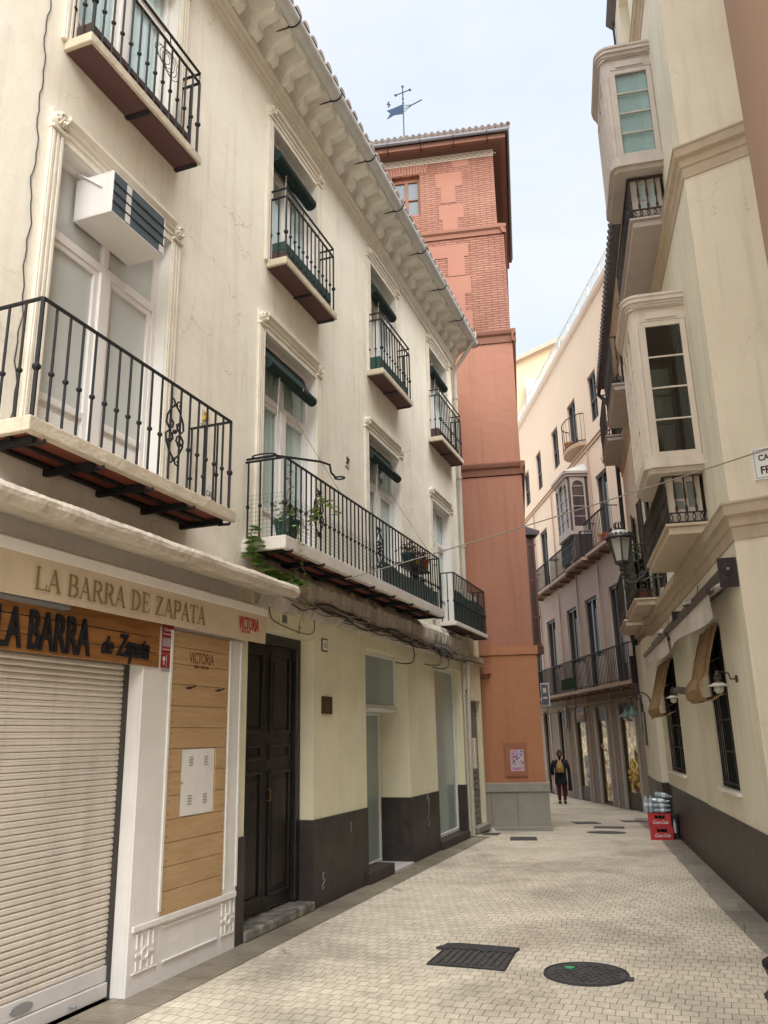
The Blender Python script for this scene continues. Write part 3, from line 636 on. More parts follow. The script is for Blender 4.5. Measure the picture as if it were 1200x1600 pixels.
# awning with printed valance
T = Thing('awning', 'retracted cream awning with printed valance over the bar front', 'awning', FL, (4.5, .05, 2.7))
mb = T.mb(); mb.prism([(.0, 2.70), (.16, 2.665), (.165, 2.735), (.0, 2.80)], 's', 2.2, 6.5); T.part('cassette', mb, whitep, bevel=.006)
canvas_m = mat('cream_canvas', (.56, .46, .33), rough=.85, noise=.25, nscale=5, streak=.35)
mb = T.mb(); n = 60
for k in range(n):
    a, b = 2.2+4.3*k/n, 2.2+4.3*(k+1)/n; f = lambda y: .135+.006*math.sin(y*5)
    mb.hexa([(a, f(a)-.006, 2.425), (b, f(b)-.006, 2.425), (b, f(b), 2.425), (a, f(a), 2.425), (a, .145, 2.69), (b, .145, 2.69), (b, .151, 2.69), (a, .151, 2.69)])
val = T.part('valance', mb, canvas_m)
# serif capitals made of strokes
GL = {'L': ([((.18, 0), (.18, 1), 1), ((.05, .97), (.33, .97), 0), ((.05, .03), (.75, .03), 0), ((.73, .03), (.76, .27), 0)], .82),
 'A': ([((.08, 0), (.42, 1), 0), ((.42, 1), (.76, 0), 1), ((.2, .35), (.62, .35), 0), ((-.02, .03), (.2, .03), 0), ((.6, .03), (.9, .03), 0)], .92),
 'B': ([((.18, 0), (.18, 1), 1), ((.05, .97), (.5, .97), 0), ((.05, .03), (.52, .03), 0), ((.18, .53), (.5, .53), 0), ((.5, .97), (.63, .86), 1), ((.63, .86), (.63, .66), 1), ((.63, .66), (.5, .53), 1), ((.5, .53), (.7, .40), 1), ((.7, .40), (.7, .17), 1), ((.7, .17), (.52, .03), 1)], .86),
 'R': ([((.18, 0), (.18, 1), 1), ((.05, .97), (.5, .97), 0), ((.05, .03), (.32, .03), 0), ((.18, .5), (.5, .5), 0), ((.5, .97), (.66, .85), 1), ((.66, .85), (.66, .63), 1), ((.66, .63), (.5, .5), 1), ((.42, .5), (.74, 0), 1), ((.66, .03), (.88, .03), 0)], .9),
 'D': ([((.18, 0), (.18, 1), 1), ((.05, .97), (.45, .97), 0), ((.05, .03), (.45, .03), 0), ((.45, .97), (.7, .78), 1), ((.7, .78), (.76, .5), 1), ((.76, .5), (.7, .22), 1), ((.7, .22), (.45, .03), 1)], .95),
 'E': ([((.18, 0), (.18, 1), 1), ((.05, .97), (.66, .97), 0), ((.05, .03), (.68, .03), 0), ((.18, .52), (.5, .52), 0), ((.65, .97), (.66, .76), 0), ((.67, .03), (.70, .25), 0), ((.5, .42), (.5, .62), 0)], .82),
 'Z': ([((.08, .97), (.68, .97), 0), ((.05, .03), (.72, .03), 0), ((.66, .97), (.1, .03), 1), ((.09, .97), (.07, .75), 0), ((.71, .03), (.74, .26), 0)], .85),
 'P': ([((.18, 0), (.18, 1), 1), ((.05, .97), (.5, .97), 0), ((.05, .03), (.32, .03), 0), ((.18, .45), (.5, .45), 0), ((.5, .97), (.67, .84), 1), ((.67, .84), (.67, .58), 1), ((.67, .58), (.5, .45), 1)], .8),
 'T': ([((.4, 0), (.4, 1), 1), ((.02, .97), (.78, .97), 0), ((.25, .03), (.55, .03), 0), ((.03, .97), (.02, .75), 0), ((.77, .97), (.78, .75), 0)], .84)}
def serif(T, body, s, o, z, h, adv, m, parent):
    mb = T.mb(); x = s; e = 0
    for ch in body:
        if ch == ' ': x += h*.42*adv; continue
        st, wd = GL[ch]
        for (a, b, thick) in st:
            e += 1; th = h*(.075 if thick else .032); oo = o+.0004*(e % 7)
            p = Vector((x+a[0]*h*adv, z+a[1]*h)); q = Vector((x+b[0]*h*adv, z+b[1]*h)); d = (q-p).normalized(); n_ = Vector((-d.y, d.x))*th
            p -= d*th*.35; q += d*th*.35
            mb.poly([(p.x-n_.x, oo, p.y-n_.y), (q.x-n_.x, oo, q.y-n_.y), (q.x+n_.x, oo, q.y+n_.y), (p.x+n_.x, oo, p.y+n_.y)])
        x += wd*h*adv
    return mb.build('lettering', m, parent)
ochre = mat('ochre_print', (.235, .165, .062), rough=.9)
serif(T, 'LA BARRA DE ZAPATA', 3.68, .152, 2.475, .135, .93, ochre, val)
redp = mat('red_print', (.42, .03, .03), rough=.8)
text('VICTORIA', FL, 6.02, .1505, 2.515, .15, redp, parent=val, anchor=T.a, sx=.50, bold=.002, ext=.001)
text('MALAGA 1928', FL, 6.06, .1505, 2.485, .03, redp, parent=val, anchor=T.a, sx=.75, ext=.001)
mb = T.mb(); mb.box(2.2, 4.05, .03, .10, 2.405, 2.44); mb.box(2.2, 4.0, .10, .104, 2.418, 2.424); T.part('light_strip', mb, grey_met)
# concrete canopy
T = Thing('canopy', 'worn plaster canopy ledge with rounded edge above the awning', 'canopy', FL, (4.5, 0, 2.9))
mb = T.mb(); prof = [(0, 2.92), (.10, 2.88), (.30, 2.85), (.40, 2.825), (.435, 2.835), (.455, 2.87), (.455, 2.90), (.435, 2.93), (.40, 2.945), (.2, 3.0), (0, 3.06)]
n = 160; rows = []
for i in range(n+1):
    y = 1.5+(6.56-1.5)*i/n; rows.append([mb.P((y, o+(.003*math.sin(y*7+z*40)+.002*math.sin(y*23) if o > .3 else 0), z+(.002*math.sin(y*9+o*30)+random.uniform(-.0025, .0025) if o > .3 else 0))) for o, z in prof])
for a, b in zip(rows, rows[1:]):
    for k in range(len(prof)-1): mb.f.append([a[k], b[k], b[k+1], a[k+1]])
mb.f.append(rows[-1][::-1])
edge = mat('worn_canopy_plaster', (.55, .49, .41), noise=.8, nscale=6, bump=1, bscale=22, streak=.2, dirt=.55, dark=(.27, .20, .14))
T.part('ledge', mb, edge)
mb = T.mb(); mb.tube([(1.5+.05*k, .20+.02*math.sin(k), 3.012+.004*math.sin(k*2)) for k in range(90)], .008, 5); T.part('cable', mb, cable_m)
# white pilasters and plank panel
T = Thing('shopfront_pier', 'white painted pier with moulded base and tan plank panel beside the shutter', 'shopfront', FL, (5.6, 0, 0))
mb = T.mb(); mb.box(4.93, 5.27, 0, .02, 0, 2.43); mb.box(6.08, 6.30, 0, .02, .44, 2.43); mb.box(5.27, 6.08, 0, .02, 0, .40); mb.box(6.08, 6.30, 0, .02, 0, .44)
mb.box(5.235, 5.262, .02, .035, .46, 2.42); mb.box(6.09, 6.115, .02, .035, .46, 2.42); mb.box(6.27, 6.298, .02, .032, .46, 2.42)
mb.box(5.27, 6.28, .02, .04, .385, .425); mb.box(4.96, 5.262, .02, .04, .385, .42)
mb.box(5.32, 6.02, .02, .03, .345, .358); mb.box(5.32, 6.02, .02, .032, .125, .138); mb.box(4.98, 5.25, .02, .03, .125, .136); mb.box(6.08, 6.28, .02, .03, .125, .136)
for cx in (5.11, 6.175):
    mb.lathe((cx, .02, .235), [(.045, 0), (.045, .014), (.026, .014), (.026, .006)], 14, 'o')
    for sg in (-1, 1):
        mb.box(cx+sg*.075-.025, cx+sg*.075+.025, .02, .031, .225, .245)
        for x in (.035, .09): mb.box(cx+sg*x-.006, cx+sg*x+.006, .02, .031, .27, .36); mb.box(cx+sg*x-.006, cx+sg*x+.006, .02, .031, .14, .20)
        mb.box(cx+min(sg*.03, sg*.1), cx+max(sg*.03, sg*.1), .02, .031, .355, .367)
T.part('pier', mb, whitep, bevel=.003)
plank = woodmat('tan_planks', (.52, .355, .195), (.40, .25, .12), axis=1, rough=.55)
mb = T.mb(); zs = [.425, .58, .74, .90, 1.055, 1.22, 1.385, 1.55, 1.70, 1.86, 2.02, 2.17, 2.30, 2.42]
for a, b in zip(zs, zs[1:]):
    if a >= 1.05 and b <= 1.56:
        mb.box(5.275, 5.445, .0, .026, a+.002, b-.002); mb.box(5.92, 6.078, .0, .026, a+.002, b-.002)
    else: mb.box(5.275, 6.078, .0, .026, a+.002, b-.002)
pp = T.part('plank_panel', mb, plank, bevel=.0015)
mb = T.mb()
for a, b in zip(zs, zs[1:]):
    for z in (a+.04, b-.04):
        for x in (5.30, 6.055): mb.lathe((x, .026, z), [(.006, 0), (.005, .002)], 6, 'o')
T.part('screw_heads', mb, mat('screw_head', (.12, .08, .05), rough=.5), pp)
for x in (5.50, 5.92):
    mb = T.mb(); mb.tube([(x, .026, 2.0), (x, .06, 2.0), (x+.03, .065, 2.012)], .006, 5); mb.tube([(x-.04, .03, 1.995), (x+.02, .03, 1.995)], .006, 5); T.part('hook', mb, iron)
burn = mat('burnt_lettering', (.13, .055, .02), rough=.8)
text('VICTORIA', FL, 5.49, .0275, 2.19, .125, burn, parent=pp, anchor=T.a, sx=.62, bold=.0, ext=.0008)
text('MARA  MALAGEÑA', FL, 5.56, .0275, 2.155, .035, burn, parent=pp, anchor=T.a, sx=.8, bold=.001, ext=.0008) if False else text('BARA  MALAGA', FL, 5.56, .0275, 2.155, .033, burn, parent=pp, anchor=T.a, sx=.9, bold=.001, ext=.0008)
# meter cabinet
T = Thing('meter_cabinet', 'white metal meter cabinet door with vents set in the tan planks', 'cabinet', FL, (5.68, .02, 1.06))
mb = T.mb(); mb.box(5.455, 5.91, .004, .020, 1.062, 1.545); d_ = T.part('cabinet_door', mb, whitep, bevel=.004)
mb = T.mb(); 
for x in (5.55, 5.76):
    for z in (1.14, 1.42):
        for k in range(4): mb.box(x, x+.055, .020, .024, z+k*.02, z+k*.02+.006)
T.part('vent_slots', mb, mat('vent_shadow', (.30, .29, .28)), d_)
mb = T.mb(); mb.box(5.462, 5.474, .02, .026, 1.29, 1.31); T.part('lock', mb, grey_met, d_)
# alarm sticker plates
red = mat('red_sticker', (.30, .02, .03), rough=.4, noise=.2, nscale=30); wpr = mat('white_print', (.62, .60, .58), rough=.5)
T = Thing('alarm_sign', 'tall dark red alarm sign with white lettering on the white pier', 'sign', FL, (5.19, .02, 2.3))
mb = T.mb(); mb.box(5.125, 5.265, .021, .026, 2.235, 2.45); p_ = T.part('plate', mb, red)
text('Alarma', FL, 5.14, .0265, 2.40, .04, wpr, parent=p_, anchor=T.a, sx=.9, ext=.0005)
mb = T.mb(); mb.box(5.13, 5.26, .0262, .0272, 2.285, 2.35); T.part('pale_band', mb, mat('grey_print', (.36, .33, .33)), p_)
text('OOOOO', FL, 5.135, .0278, 2.30, .042, mat('dark_print', (.03, .02, .02)), parent=p_, anchor=T.a, sx=.68, bold=.001, ext=.0005) if False else None
mb = T.mb(); mb.box(5.13, 5.26, .0262, .0272, 2.375, 2.383); mb.box(5.13, 5.26, .0262, .0272, 2.262, 2.268); T.part('white_line', mb, wpr, p_)
T = Thing('warning_sign', 'small red two-panel warning sign below the alarm sign', 'sign', FL, (5.19, .02, 2.18))
mb = T.mb(); mb.box(5.125, 5.255, .021, .026, 2.13, 2.23); p_ = T.part('plate', mb, red)
mb = T.mb(); mb.lathe((5.157, .0262, 2.195), [(.018, 0), (.018, .001)], 12, 'o'); mb.box(5.150, 5.164, .0262, .0272, 2.15, 2.175); mb.box(5.186, 5.19, .0262, .0272, 2.135, 2.225); T.part('symbol', mb, wpr, p_)
mb = T.mb(); mb.box(5.127, 5.253, .0262, .0274, 2.103, 2.128); T.part('grey_strip', mb, mat('grey_print', (.36, .33, .33)), p_)

# ================================================================ small things on the cream building
T = Thing('air_conditioner', 'boxy white air conditioning housing with taped dark grille sticking out of the window', 'air conditioner', FL, (4.25, .1, 5.2))
mb = T.mb(); mb.box(3.98, 4.60, -.10, .23, 5.20, 5.21); mb.box(3.98, 4.60, -.10, .23, 5.53, 5.54); mb.box(3.98, 3.99, -.10, .23, 5.21, 5.53); mb.box(4.59, 4.60, -.10, .23, 5.21, 5.53); T.part('housing', mb, mat('white_sheet_metal', (.66, .64, .62), rough=.4, noise=.15, streak=.1), bevel=.003)
gm = mat('grey_grille', (.10, .125, .14), rough=.55, noise=.4, nscale=20)
mb = T.mb(); mb.box(3.99, 4.59, .205, .225, 5.21, 5.53)
for k in range(1, 72): mb.box(3.99+k*.6/72-.0012, 3.99+k*.6/72+.0012, .225, .229, 5.21, 5.53)
g_ = T.part('grille', mb, gm)
mb = T.mb()
for k in range(1, 4): mb.box(3.985, 4.595, .229, .234, 5.21+k*.08-.0035, 5.21+k*.08+.0035)
T.part('tape', mb, iron, g_)
mb = T.mb()
for k in range(4): mb.box(4.13, 4.185, .2295, .2312, 5.218+k*.08, 5.282+k*.08)
mb.box(4.535, 4.585, .2295, .2312, 5.218, 5.282); T.part('white_tape', mb, wpr, g_)
mb = T.mb(); mb.tube([(3.97, -.1, 5.60), (3.97, .14, 5.42)], .008, 5); T.part('stay', mb, whitep)
T = Thing('number_plaque', 'small white house number tile framed in black beside the street door', 'sign', FL, (8.05, 0, 2.56))
mb = T.mb(); mb.box(8.0, 8.14, 0, .012, 2.50, 2.64); f_ = T.part('frame', mb, mat('plaque_frame', (.12, .10, .08)))
mb = T.mb(); mb.box(8.015, 8.125, .012, .015, 2.515, 2.625); T.part('tile', mb, whitep, f_)
text('10', FL, 8.035, .0155, 2.535, .09, blk, parent=f_, anchor=T.a, sx=.7, ext=.0008)
T = Thing('brass_plaque', 'square bronze plaque on the yellow wall between door and window', 'sign', FL, (8.12, 0, 1.93))
mb = T.mb(); mb.box(8.0, 8.26, 0, .014, 1.85, 2.03); p_ = T.part('plate', mb, mat('bronze', (.10, .065, .035), metal=.6, rough=.45, noise=.3, nscale=20))
mb = T.mb()
for z in (1.965, 1.935, 1.905): mb.box(8.06, 8.20, .014, .0155, z, z+.010)
T.part('engraved_lines', mb, mat('bronze_light', (.18, .13, .08), metal=.5, rough=.5), p_)
T = Thing('vent_grille', 'small square vent over the street door lintel', 'vent', FL, (7.1, 0, 2.8))
mb = T.mb(); mb.box(7.05, 7.19, 0, .012, 2.68, 2.79); f_ = T.part('frame', mb, cream_low)
mb = T.mb(); mb.box(7.07, 7.17, .0125, .0135, 2.695, 2.775); T.part('opening', mb, room, f_)
mb = T.mb(); [mb.box(7.078+k*.02, 7.085+k*.02, .0135, .017, 2.695, 2.775) for k in range(5)]; T.part('bars', mb, grey_met, f_)
def tilepl(label, s, z, c, sz=.075):
    T = Thing('wall_tile', label, 'tile plaque', FL, (s, 0, z), 'small tile plaques on the cream wall')
    mb = T.mb(); mb.box(s-sz/2, s+sz/2, 0, .01, z-sz/2*1.15, z+sz/2*1.15); p_ = T.part('tile', mb, mat('pale_tile', (.60, .55, .40), rough=.3))
    mb = T.mb(); mb.tube([(s-sz*.3, .012, z-sz*.3), (s-sz*.1, .012, z+sz*.1), (s+sz*.1, .012, z-sz*.05), (s+sz*.3, .012, z+sz*.35)], sz*.11, 5); mb.tube([(s-sz*.2, .012, z+sz*.4), (s+sz*.25, .012, z+sz*.1)], sz*.09, 5)
    T.part('painted_motif', mb, mat(c, {'gold_motif': (.50, .30, .03), 'dark_motif': (.06, .04, .02)}[c], rough=.4), p_)
tilepl('white tile with gold and black motif on the wall behind the nearest balcony rail', 5.60, 4.28, 'gold_motif', .11)
tilepl('small yellow tile between the second and third first-floor windows', 8.75, 4.88, 'dark_motif', .12)
tilepl('small yellow tile beside the farthest first-floor window', 11.75, 4.25, 'dark_motif', .11)
T = Thing('street_name_tiles', 'white street name tiles low on the wall behind the nearest balcony', 'street sign', FL, (5.72, 0, 3.6))
mb = T.mb(); mb.box(5.60, 5.90, 0, .012, 3.46, 3.72); p_ = T.part('tiles', mb, whitep)
text('CALLE', FL, 5.65, .0125, 3.60, .07, blk, parent=p_, anchor=T.a, sx=.8, ext=.0008)
text('PABLO', FL, 5.63, .0125, 3.50, .075, blk, parent=p_, anchor=T.a, sx=.8, bold=.001, ext=.0008)
# drain pipes
def pipe(name, label, cat, fr, pts, r_, m, group=None, n=10, straps=()):
    a = pts[0]; mb = MB(fr, a); mb.tube(pts, r_, n)
    for p in straps: mb.lathe(p, [(r_*1.35, -.02), (r_*1.35, .02)], n)
    return tag(mb.build(name, m, smooth=False), label, cat, group)
pipe('downpipe', 'pale downpipe with bent neck at the far corner of the cream building', 'pipe', FL, [(13.95, .50, 9.08), (13.95, .50, 8.98), (13.98, .38, 8.80), (13.98, .10, 8.42), (13.98, .06, 8.30), (13.98, .06, 5.2), (13.98, .06, 3.4), (13.9, .06, 2.6), (13.82, .06, 1.2), (13.80, .06, .02)], .038, mat('dull_cream_pipe', (.45, .43, .37), rough=.6, noise=.5, nscale=6, streak=.3), straps=[(13.98, .06, z) for z in (7.8, 6.2, 4.9)])
pipe('conduit', 'thin cream conduit beside the downpipe on the cream building', 'pipe', FL, [(13.70, .03, 3.1), (13.72, .03, 2.2), (13.73, .03, .02)], .022, mat('cream_conduit', (.50, .44, .34), rough=.6, noise=.3))
T = Thing('cable_duct', 'broad cream cable duct with junction box at the far end of the cream building', 'cable duct', FL, (13.92, 0, 0))
mb = T.mb(); mb.box(13.86, 13.96, .0, .05, .0, 2.3); T.part('duct', mb, mat('cream_conduit', (.50, .44, .34), rough=.6, noise=.3), bevel=.006)
mb = T.mb(); mb.box(13.72, 13.90, .0, .07, 2.35, 2.80); T.part('junction_box', mb, grime, bevel=.01)
mb = T.mb(); mb.box(14.12, 14.22, .0, .08, 1.05, 1.55); T.part('meter_box', mb, mat('cream_box', (.55, .50, .38), rough=.6), bevel=.01)
# cable bundle along the ledge
T = Thing('cable_bundle', 'tangled bundle of old cables clipped along the ledge over the ground floor', 'cables', FL, (10, .1, 2.9))
for j in range(13):
    pts = []; ph = random.uniform(0, 6); y = 6.9+random.uniform(0, .8)*(j % 3); zb = 2.93+random.uniform(-.05, .04); ob = .12+random.uniform(-.02, .03); e = 13.85-random.uniform(0, 1.5)*(j % 2)
    while y < e: 
        t_ = (y-6.9)/7; pts.append((y, ob+.015*math.sin(y*3+ph), zb-.10*t_+.032*math.sin(y*(2.1+j*.13)+ph)-.02*math.sin(y*6+ph)-(.03 if y < 7.4 else 0)+.05*(1-min(1, (y-6.9)/.6)))); y += .12
    mb = T.mb(); mb.tube(pts, random.choice([.005, .006, .008]), 5); T.part('cable', mb, cable_m if j % 3 else cable_g)
for (y, L_) in ((10.6, .35), (11.9, .28), (12.3, .3)):
    mb = T.mb(); mb.tube(sm([(y+.0, .13, 2.9), (y+.12, .15, 2.9-L_*.5), (y+.08, .14, 2.9-L_*.9), (y-.08, .08, 2.9-L_), (y-.3, .02, 2.9-L_*.98)]), .008, 6); T.part('cable_loop', mb, cable_m)
mb = T.mb()
for k in range(9):
    y = 11.6+.09*k; mb.tube([(y, .13, 2.9), (y+.1, .17, 2.8+.05*math.sin(k)), (y+.25, .14, 2.93), (y+.3, .12, 3.15)], .007, 4)
T.part('cable_knot', mb, cable_m)
mb = T.mb(); mb.tube(sm([(7.75, .02, 2.88), (7.78, .025, 2.76), (7.72, .03, 2.66), (7.5, .02, 2.635), (7.1, .02, 2.66), (6.85, .02, 2.70), (6.8, .015, 2.8), (6.83, .012, 2.88)]), .005, 5); T.part('cable', mb, cable_m)
# near wall cable
T = Thing('wall_cable', 'thin black cable wandering down the cream wall left of the nearest window', 'cable', FL, (3.5, .01, 5))
pts = [(3.42+.012*math.sin(k*.7)+.008*math.sin(k*1.9)+.10*(k/72), .012+.003*math.sin(k), 7.9-k*.065) for k in range(72)]
mb = T.mb(); mb.tube(pts, .0045, 5); T.part('cable', mb, cable_m)
T = Thing('coiled_wire', 'loops of thin black wire hanging on the nearest top-floor balcony rail', 'wire', FL, (4.35, .22, 7.1))
mb = T.mb()
for k in range(5): mb.tube([(4.45+.10*math.cos(a)+.02*k, .215+.01*k, 7.0+(.07+.012*k)*math.sin(a)-.02*k) for a in [j*math.pi/8 for j in range(17)]], .003, 4)
T.part('wire', mb, cable_m)

# ---- plants and pots on the long balcony
def leafs(mb, pts, size, n_per=1, spread=.03):
    for p in pts:
        for _ in range(n_per):
            c = Vector(p)+Vector([random.uniform(-spread, spread) for _ in range(3)]); a = random.uniform(0, 6.28); t_ = random.uniform(-.5, .9); L_ = size*random.uniform(.6, 1.2)
            d = Vector((math.cos(a)*math.cos(t_), math.sin(a)*math.cos(t_), -abs(math.sin(t_))*.6)); sd_ = d.cross(Vector((0, 0, 1))).normalized()*L_*.42
            nrm = d.cross(sd_).normalized()*L_*.08
            mb.f.append([mb.P(c), mb.P(c+d*L_*.35+sd_+nrm), mb.P(c+d*L_*.75+sd_*.7), mb.P(c+d*L_), mb.P(c+d*L_*.75-sd_*.7), mb.P(c+d*L_*.35-sd_+nrm)])
def vine(label, path, size, m, group='climbing plants on the long balcony', dens=1):
    T = Thing('climbing_vine', label, 'plant', FL, path[0], group)
    pts = []
    for a, b in zip(path, path[1:]):
        n = max(2, int((Vector(b)-Vector(a)).length/.035)); pts += [Vector(a).lerp(Vector(b), k/n)+Vector((random.uniform(-.012, .012),)*1+(random.uniform(-.01, .01), random.uniform(-.01, .01))) for k in range(n)]
    mb = T.mb(); mb.tube(pts, .004, 4); T.part('stem', mb, mat('vine_stem', (.16, .15, .06)))
    mb = T.mb(); leafs(mb, pts[::1], size, dens); T.part('leaves', mb, m)
vine('green ivy tumbling from the end of the long balcony onto the canopy', [(6.25, .12, 3.45), (6.2, .16, 3.2), (6.35, .25, 3.05), (6.6, .36, 3.02), (6.75, .40, 2.98)], .105, leaf, dens=5)
vine('thin yellow-green vine dangling in front of the door lintel', [(6.5, .44, 3.5), (6.55, .45, 3.3), (6.7, .42, 3.1), (6.85, .38, 2.9), (6.9, .32, 2.75), (6.95, .25, 2.6), (7.1, .18, 2.56)], .055, leaf2)
vine('pale vine climbing the near corner of the long balcony', [(6.35, .42, 3.4), (6.33, .42, 3.6), (6.38, .42, 3.8), (6.45, .4, 4.0), (6.5, .38, 4.12)], .055, leaf2)
vine('pale vine reaching along the rail by the first scroll ornament', [(6.75, .42, 3.55), (6.95, .43, 3.8), (7.1, .44, 3.9), (7.35, .44, 3.87), (7.5, .44, 3.83)], .07, leaf2, dens=2)
vine('sparse vine inside the railing beside the green pot', [(6.5, .35, 3.4), (6.6, .36, 3.65), (6.75, .38, 3.6), (6.85, .4, 3.45)], .05, leaf)
def pot(label, s, o, z, r_, h, m, plant=None, hgt=.2, group='flower pots on the long balcony', nl=120, size=.06):
    T = Thing('potted_plant' if plant else 'flower_pot', label, 'potted plant' if plant else 'flower pot', FL, (s, o, z), group)
    mb = T.mb(); mb.lathe((s, o, z), [(r_*.7, 0), (r_, h*.9), (r_*1.1, h*.9), (r_*1.1, h), (r_*.9, h), (r_*.9, h*.9)], 14); T.part('pot', mb, m)
    if plant:
        mb = T.mb(); leafs(mb, [(s+random.gauss(0, r_*.6), o+random.gauss(0, r_*.5), z+h+random.uniform(0, hgt)) for _ in range(nl)], size); T.part('leaves', mb, plant)
pgreen = mat('green_plastic', (.01, .07, .055), rough=.4); pterra = mat('terracotta', (.30, .10, .05), rough=.7, noise=.3, nscale=15)
pot('green plastic pot with pale shrub at the near corner of the long balcony', 6.62, .28, 3.351, .12, .22, pgreen, leaf2, .18)
pot('green pot with dark plant on the iron stand of the long balcony', 10.15, .30, 3.84, .10, .13, pgreen, leaf_d, .14, nl=90)
pot('terracotta pot with red flowers on the iron stand of the long balcony', 10.72, .30, 3.84, .10, .14, pterra, leaf_d, .14, nl=60)
pot('yellow pot in the middle of the iron stand', 10.45, .30, 3.84, .06, .09, mat('yellow_glaze', (.5, .32, .05), rough=.3), None)
T = Thing('flower_cluster', 'cluster of dark red and purple flowers above the iron plant stand', 'flowers', FL, (10.6, .3, 4.0))
mb = T.mb(); leafs(mb, [(10.6+random.gauss(0, .14), .3+random.gauss(0, .05), 4.02+random.gauss(0, .06)) for _ in range(110)], .05); T.part('petals', mb, mat('petal_red', (.25, .03, .07), rough=.6))
T = Thing('plant_stand', 'black wrought iron plant stand at the far end of the long balcony', 'plant stand', FL, (10.45, .28, 3.35))
mb = T.mb(); mb.box(10.0, 10.88, .17, .38, 3.82, 3.838); T.part('top', mb, iron)
for x in (10.05, 10.83):
    for o_ in (.19, .36): mb = T.mb(); mb.tube([(x, o_, 3.351), (x, o_, 3.82)], .011, 5); T.part('leg', mb, iron)
mb = T.mb(); mb.tube([(10.45, .28, 3.82), (10.40, .28, 3.7), (10.48, .28, 3.6), (10.45, .28, 3.45), (10.45, .28, 3.36)], [.05, .02, .05, .02, .05], 6); scroll(mb, 10.45, .37, 3.62, .36, .3); T.part('scrollwork', mb, iron)
for (lb, a, b, o_, m_, h_) in (('green screening cloth tied inside the far part of the long balcony rail', 8.9, 11.15, .38, mat('green_netting', (.10, .14, .125), rough=.9, noise=.5, nscale=10), .24), ('green cloth screening inside the last small balcony', 12.62, 14.66, .225, mat('green_netting', (.10, .14, .125), rough=.9, noise=.5, nscale=10), .5)):
    mb = MB(FL, (a, o_, 3.36)); n = 30
    for k in range(n):
        x0, x1 = a+(b-a)*k/n, a+(b-a)*(k+1)/n; f = lambda x: o_+.006*math.sin(x*17); mb.hexa([(x0, f(x0)-.003, 3.375), (x1, f(x1)-.003, 3.375), (x1, f(x1), 3.375), (x0, f(x0), 3.375), (x0, f(x0)-.003, 3.375+h_+.02*math.sin(x0*5)), (x1, f(x1)-.003, 3.375+h_+.02*math.sin(x1*5)), (x1, f(x1), 3.375+h_+.02*math.sin(x1*5)), (x0, f(x0), 3.375+h_+.02*math.sin(x0*5))])
    tag(mb.build('screen_cloth', m_), lb, 'screen', 'green cloths on the first-floor balconies')
T = Thing('wire_mesh', 'fine wire netting fixed inside the near part of the long balcony rail', 'netting', FL, (6.3, .39, 3.36))
mb = T.mb()
for k in range(66): x = 6.33+k*.04; mb.box(x-.001, x+.001, .385, .387, 3.36, 3.76)
for k in range(11): z = 3.37+k*.04; mb.box(6.33, 8.95, .387, .389, z-.001, z+.001); mb.box(6.325, 6.327, .02, .387, z-.001, z+.001)
for k in range(9): o_ = .03+k*.04; mb.box(6.325, 6.327, o_-.001, o_+.001, 3.36, 3.76)
T.part('mesh', mb, mat('netting_wire', (.13, .14, .13), metal=.3, rough=.5))
T = Thing('flagpole_bracket', 'black iron rod with hooked ring end on the near corner of the long balcony', 'bracket', FL, (6.3, .4, 4.13))
mb = T.mb(); mb.tube([(6.30, .02, 4.12), (6.32, .30, 4.13), (6.75, .56, 4.17), (6.85, .62, 4.16), (6.86, .63, 4.08), (6.9, .66, 4.04)], .012, 6); mb.tube([(6.93+.04*math.cos(a), .69+.05*math.sin(a), 4.04) for a in [k*math.pi/6 for k in range(12)]], .009, 5, closed=True); mb.tube([(6.30+.05*math.cos(a), .2+.12*math.sin(a), 4.135) for a in [k*math.pi/7 for k in range(14)]], .008, 5, closed=True); T.part('rod', mb, iron)
for x0, x1, lb in ((7.35, 7.62, 'taut thin cord running from the second first-floor window down to the rail'), (10.35, 10.75, 'taut thin cord from the third first-floor window down to the rail')):
    T = Thing('blind_cord', lb, 'cord', FL, (x0, .1, 5.0)); mb = T.mb(); mb.tube([(x0, .0, 4.9), (x1, .41, 4.1)], .004, 4); T.part('cord', mb, cable_g)

# ================================================================ little link building with grey shutter
T = Thing('link_building', 'narrow low house with a grey slatted shutter squeezed between cream building and tower', 'building', FL, (14.5, 0, 0))
mb = T.mb(); holed(mb, 14.06, 15.12, 0, 4.15, [(14.28, 15.02, .0, 2.2, .12)], o=-.02, depth=.12); mb.poly([(14.06, -.02, 4.15), (15.12, -.02, 4.15), (15.12, -3, 4.15), (14.06, -3, 4.15)]); T.part('wall', mb, cream_low)
mb = T.mb(); mb.box(14.06, 15.12, -.02, .05, 2.82, 2.87); mb.box(14.06, 15.10, -.02, .07, 2.88, 2.98); T.part('cornice', mb, grime, bevel=.01)
mb = T.mb(); n = 22
for k in range(n): z = .1+k*(2.1/n); mb.box(14.285, 15.015, -.13, -.10, z+.006, z+2.1/n-.006); mb.box(14.285, 15.015, -.135, -.118, z-.006, z+.006)
T.part('slatted_shutter', mb, mat('grey_slats', (.20, .18, .165), rough=.5, noise=.3, streak=.2))
mb = T.mb(); mb.box(14.25, 15.05, -.10, .06, 0, .10); T.part('step', mb, stone, bevel=.01)

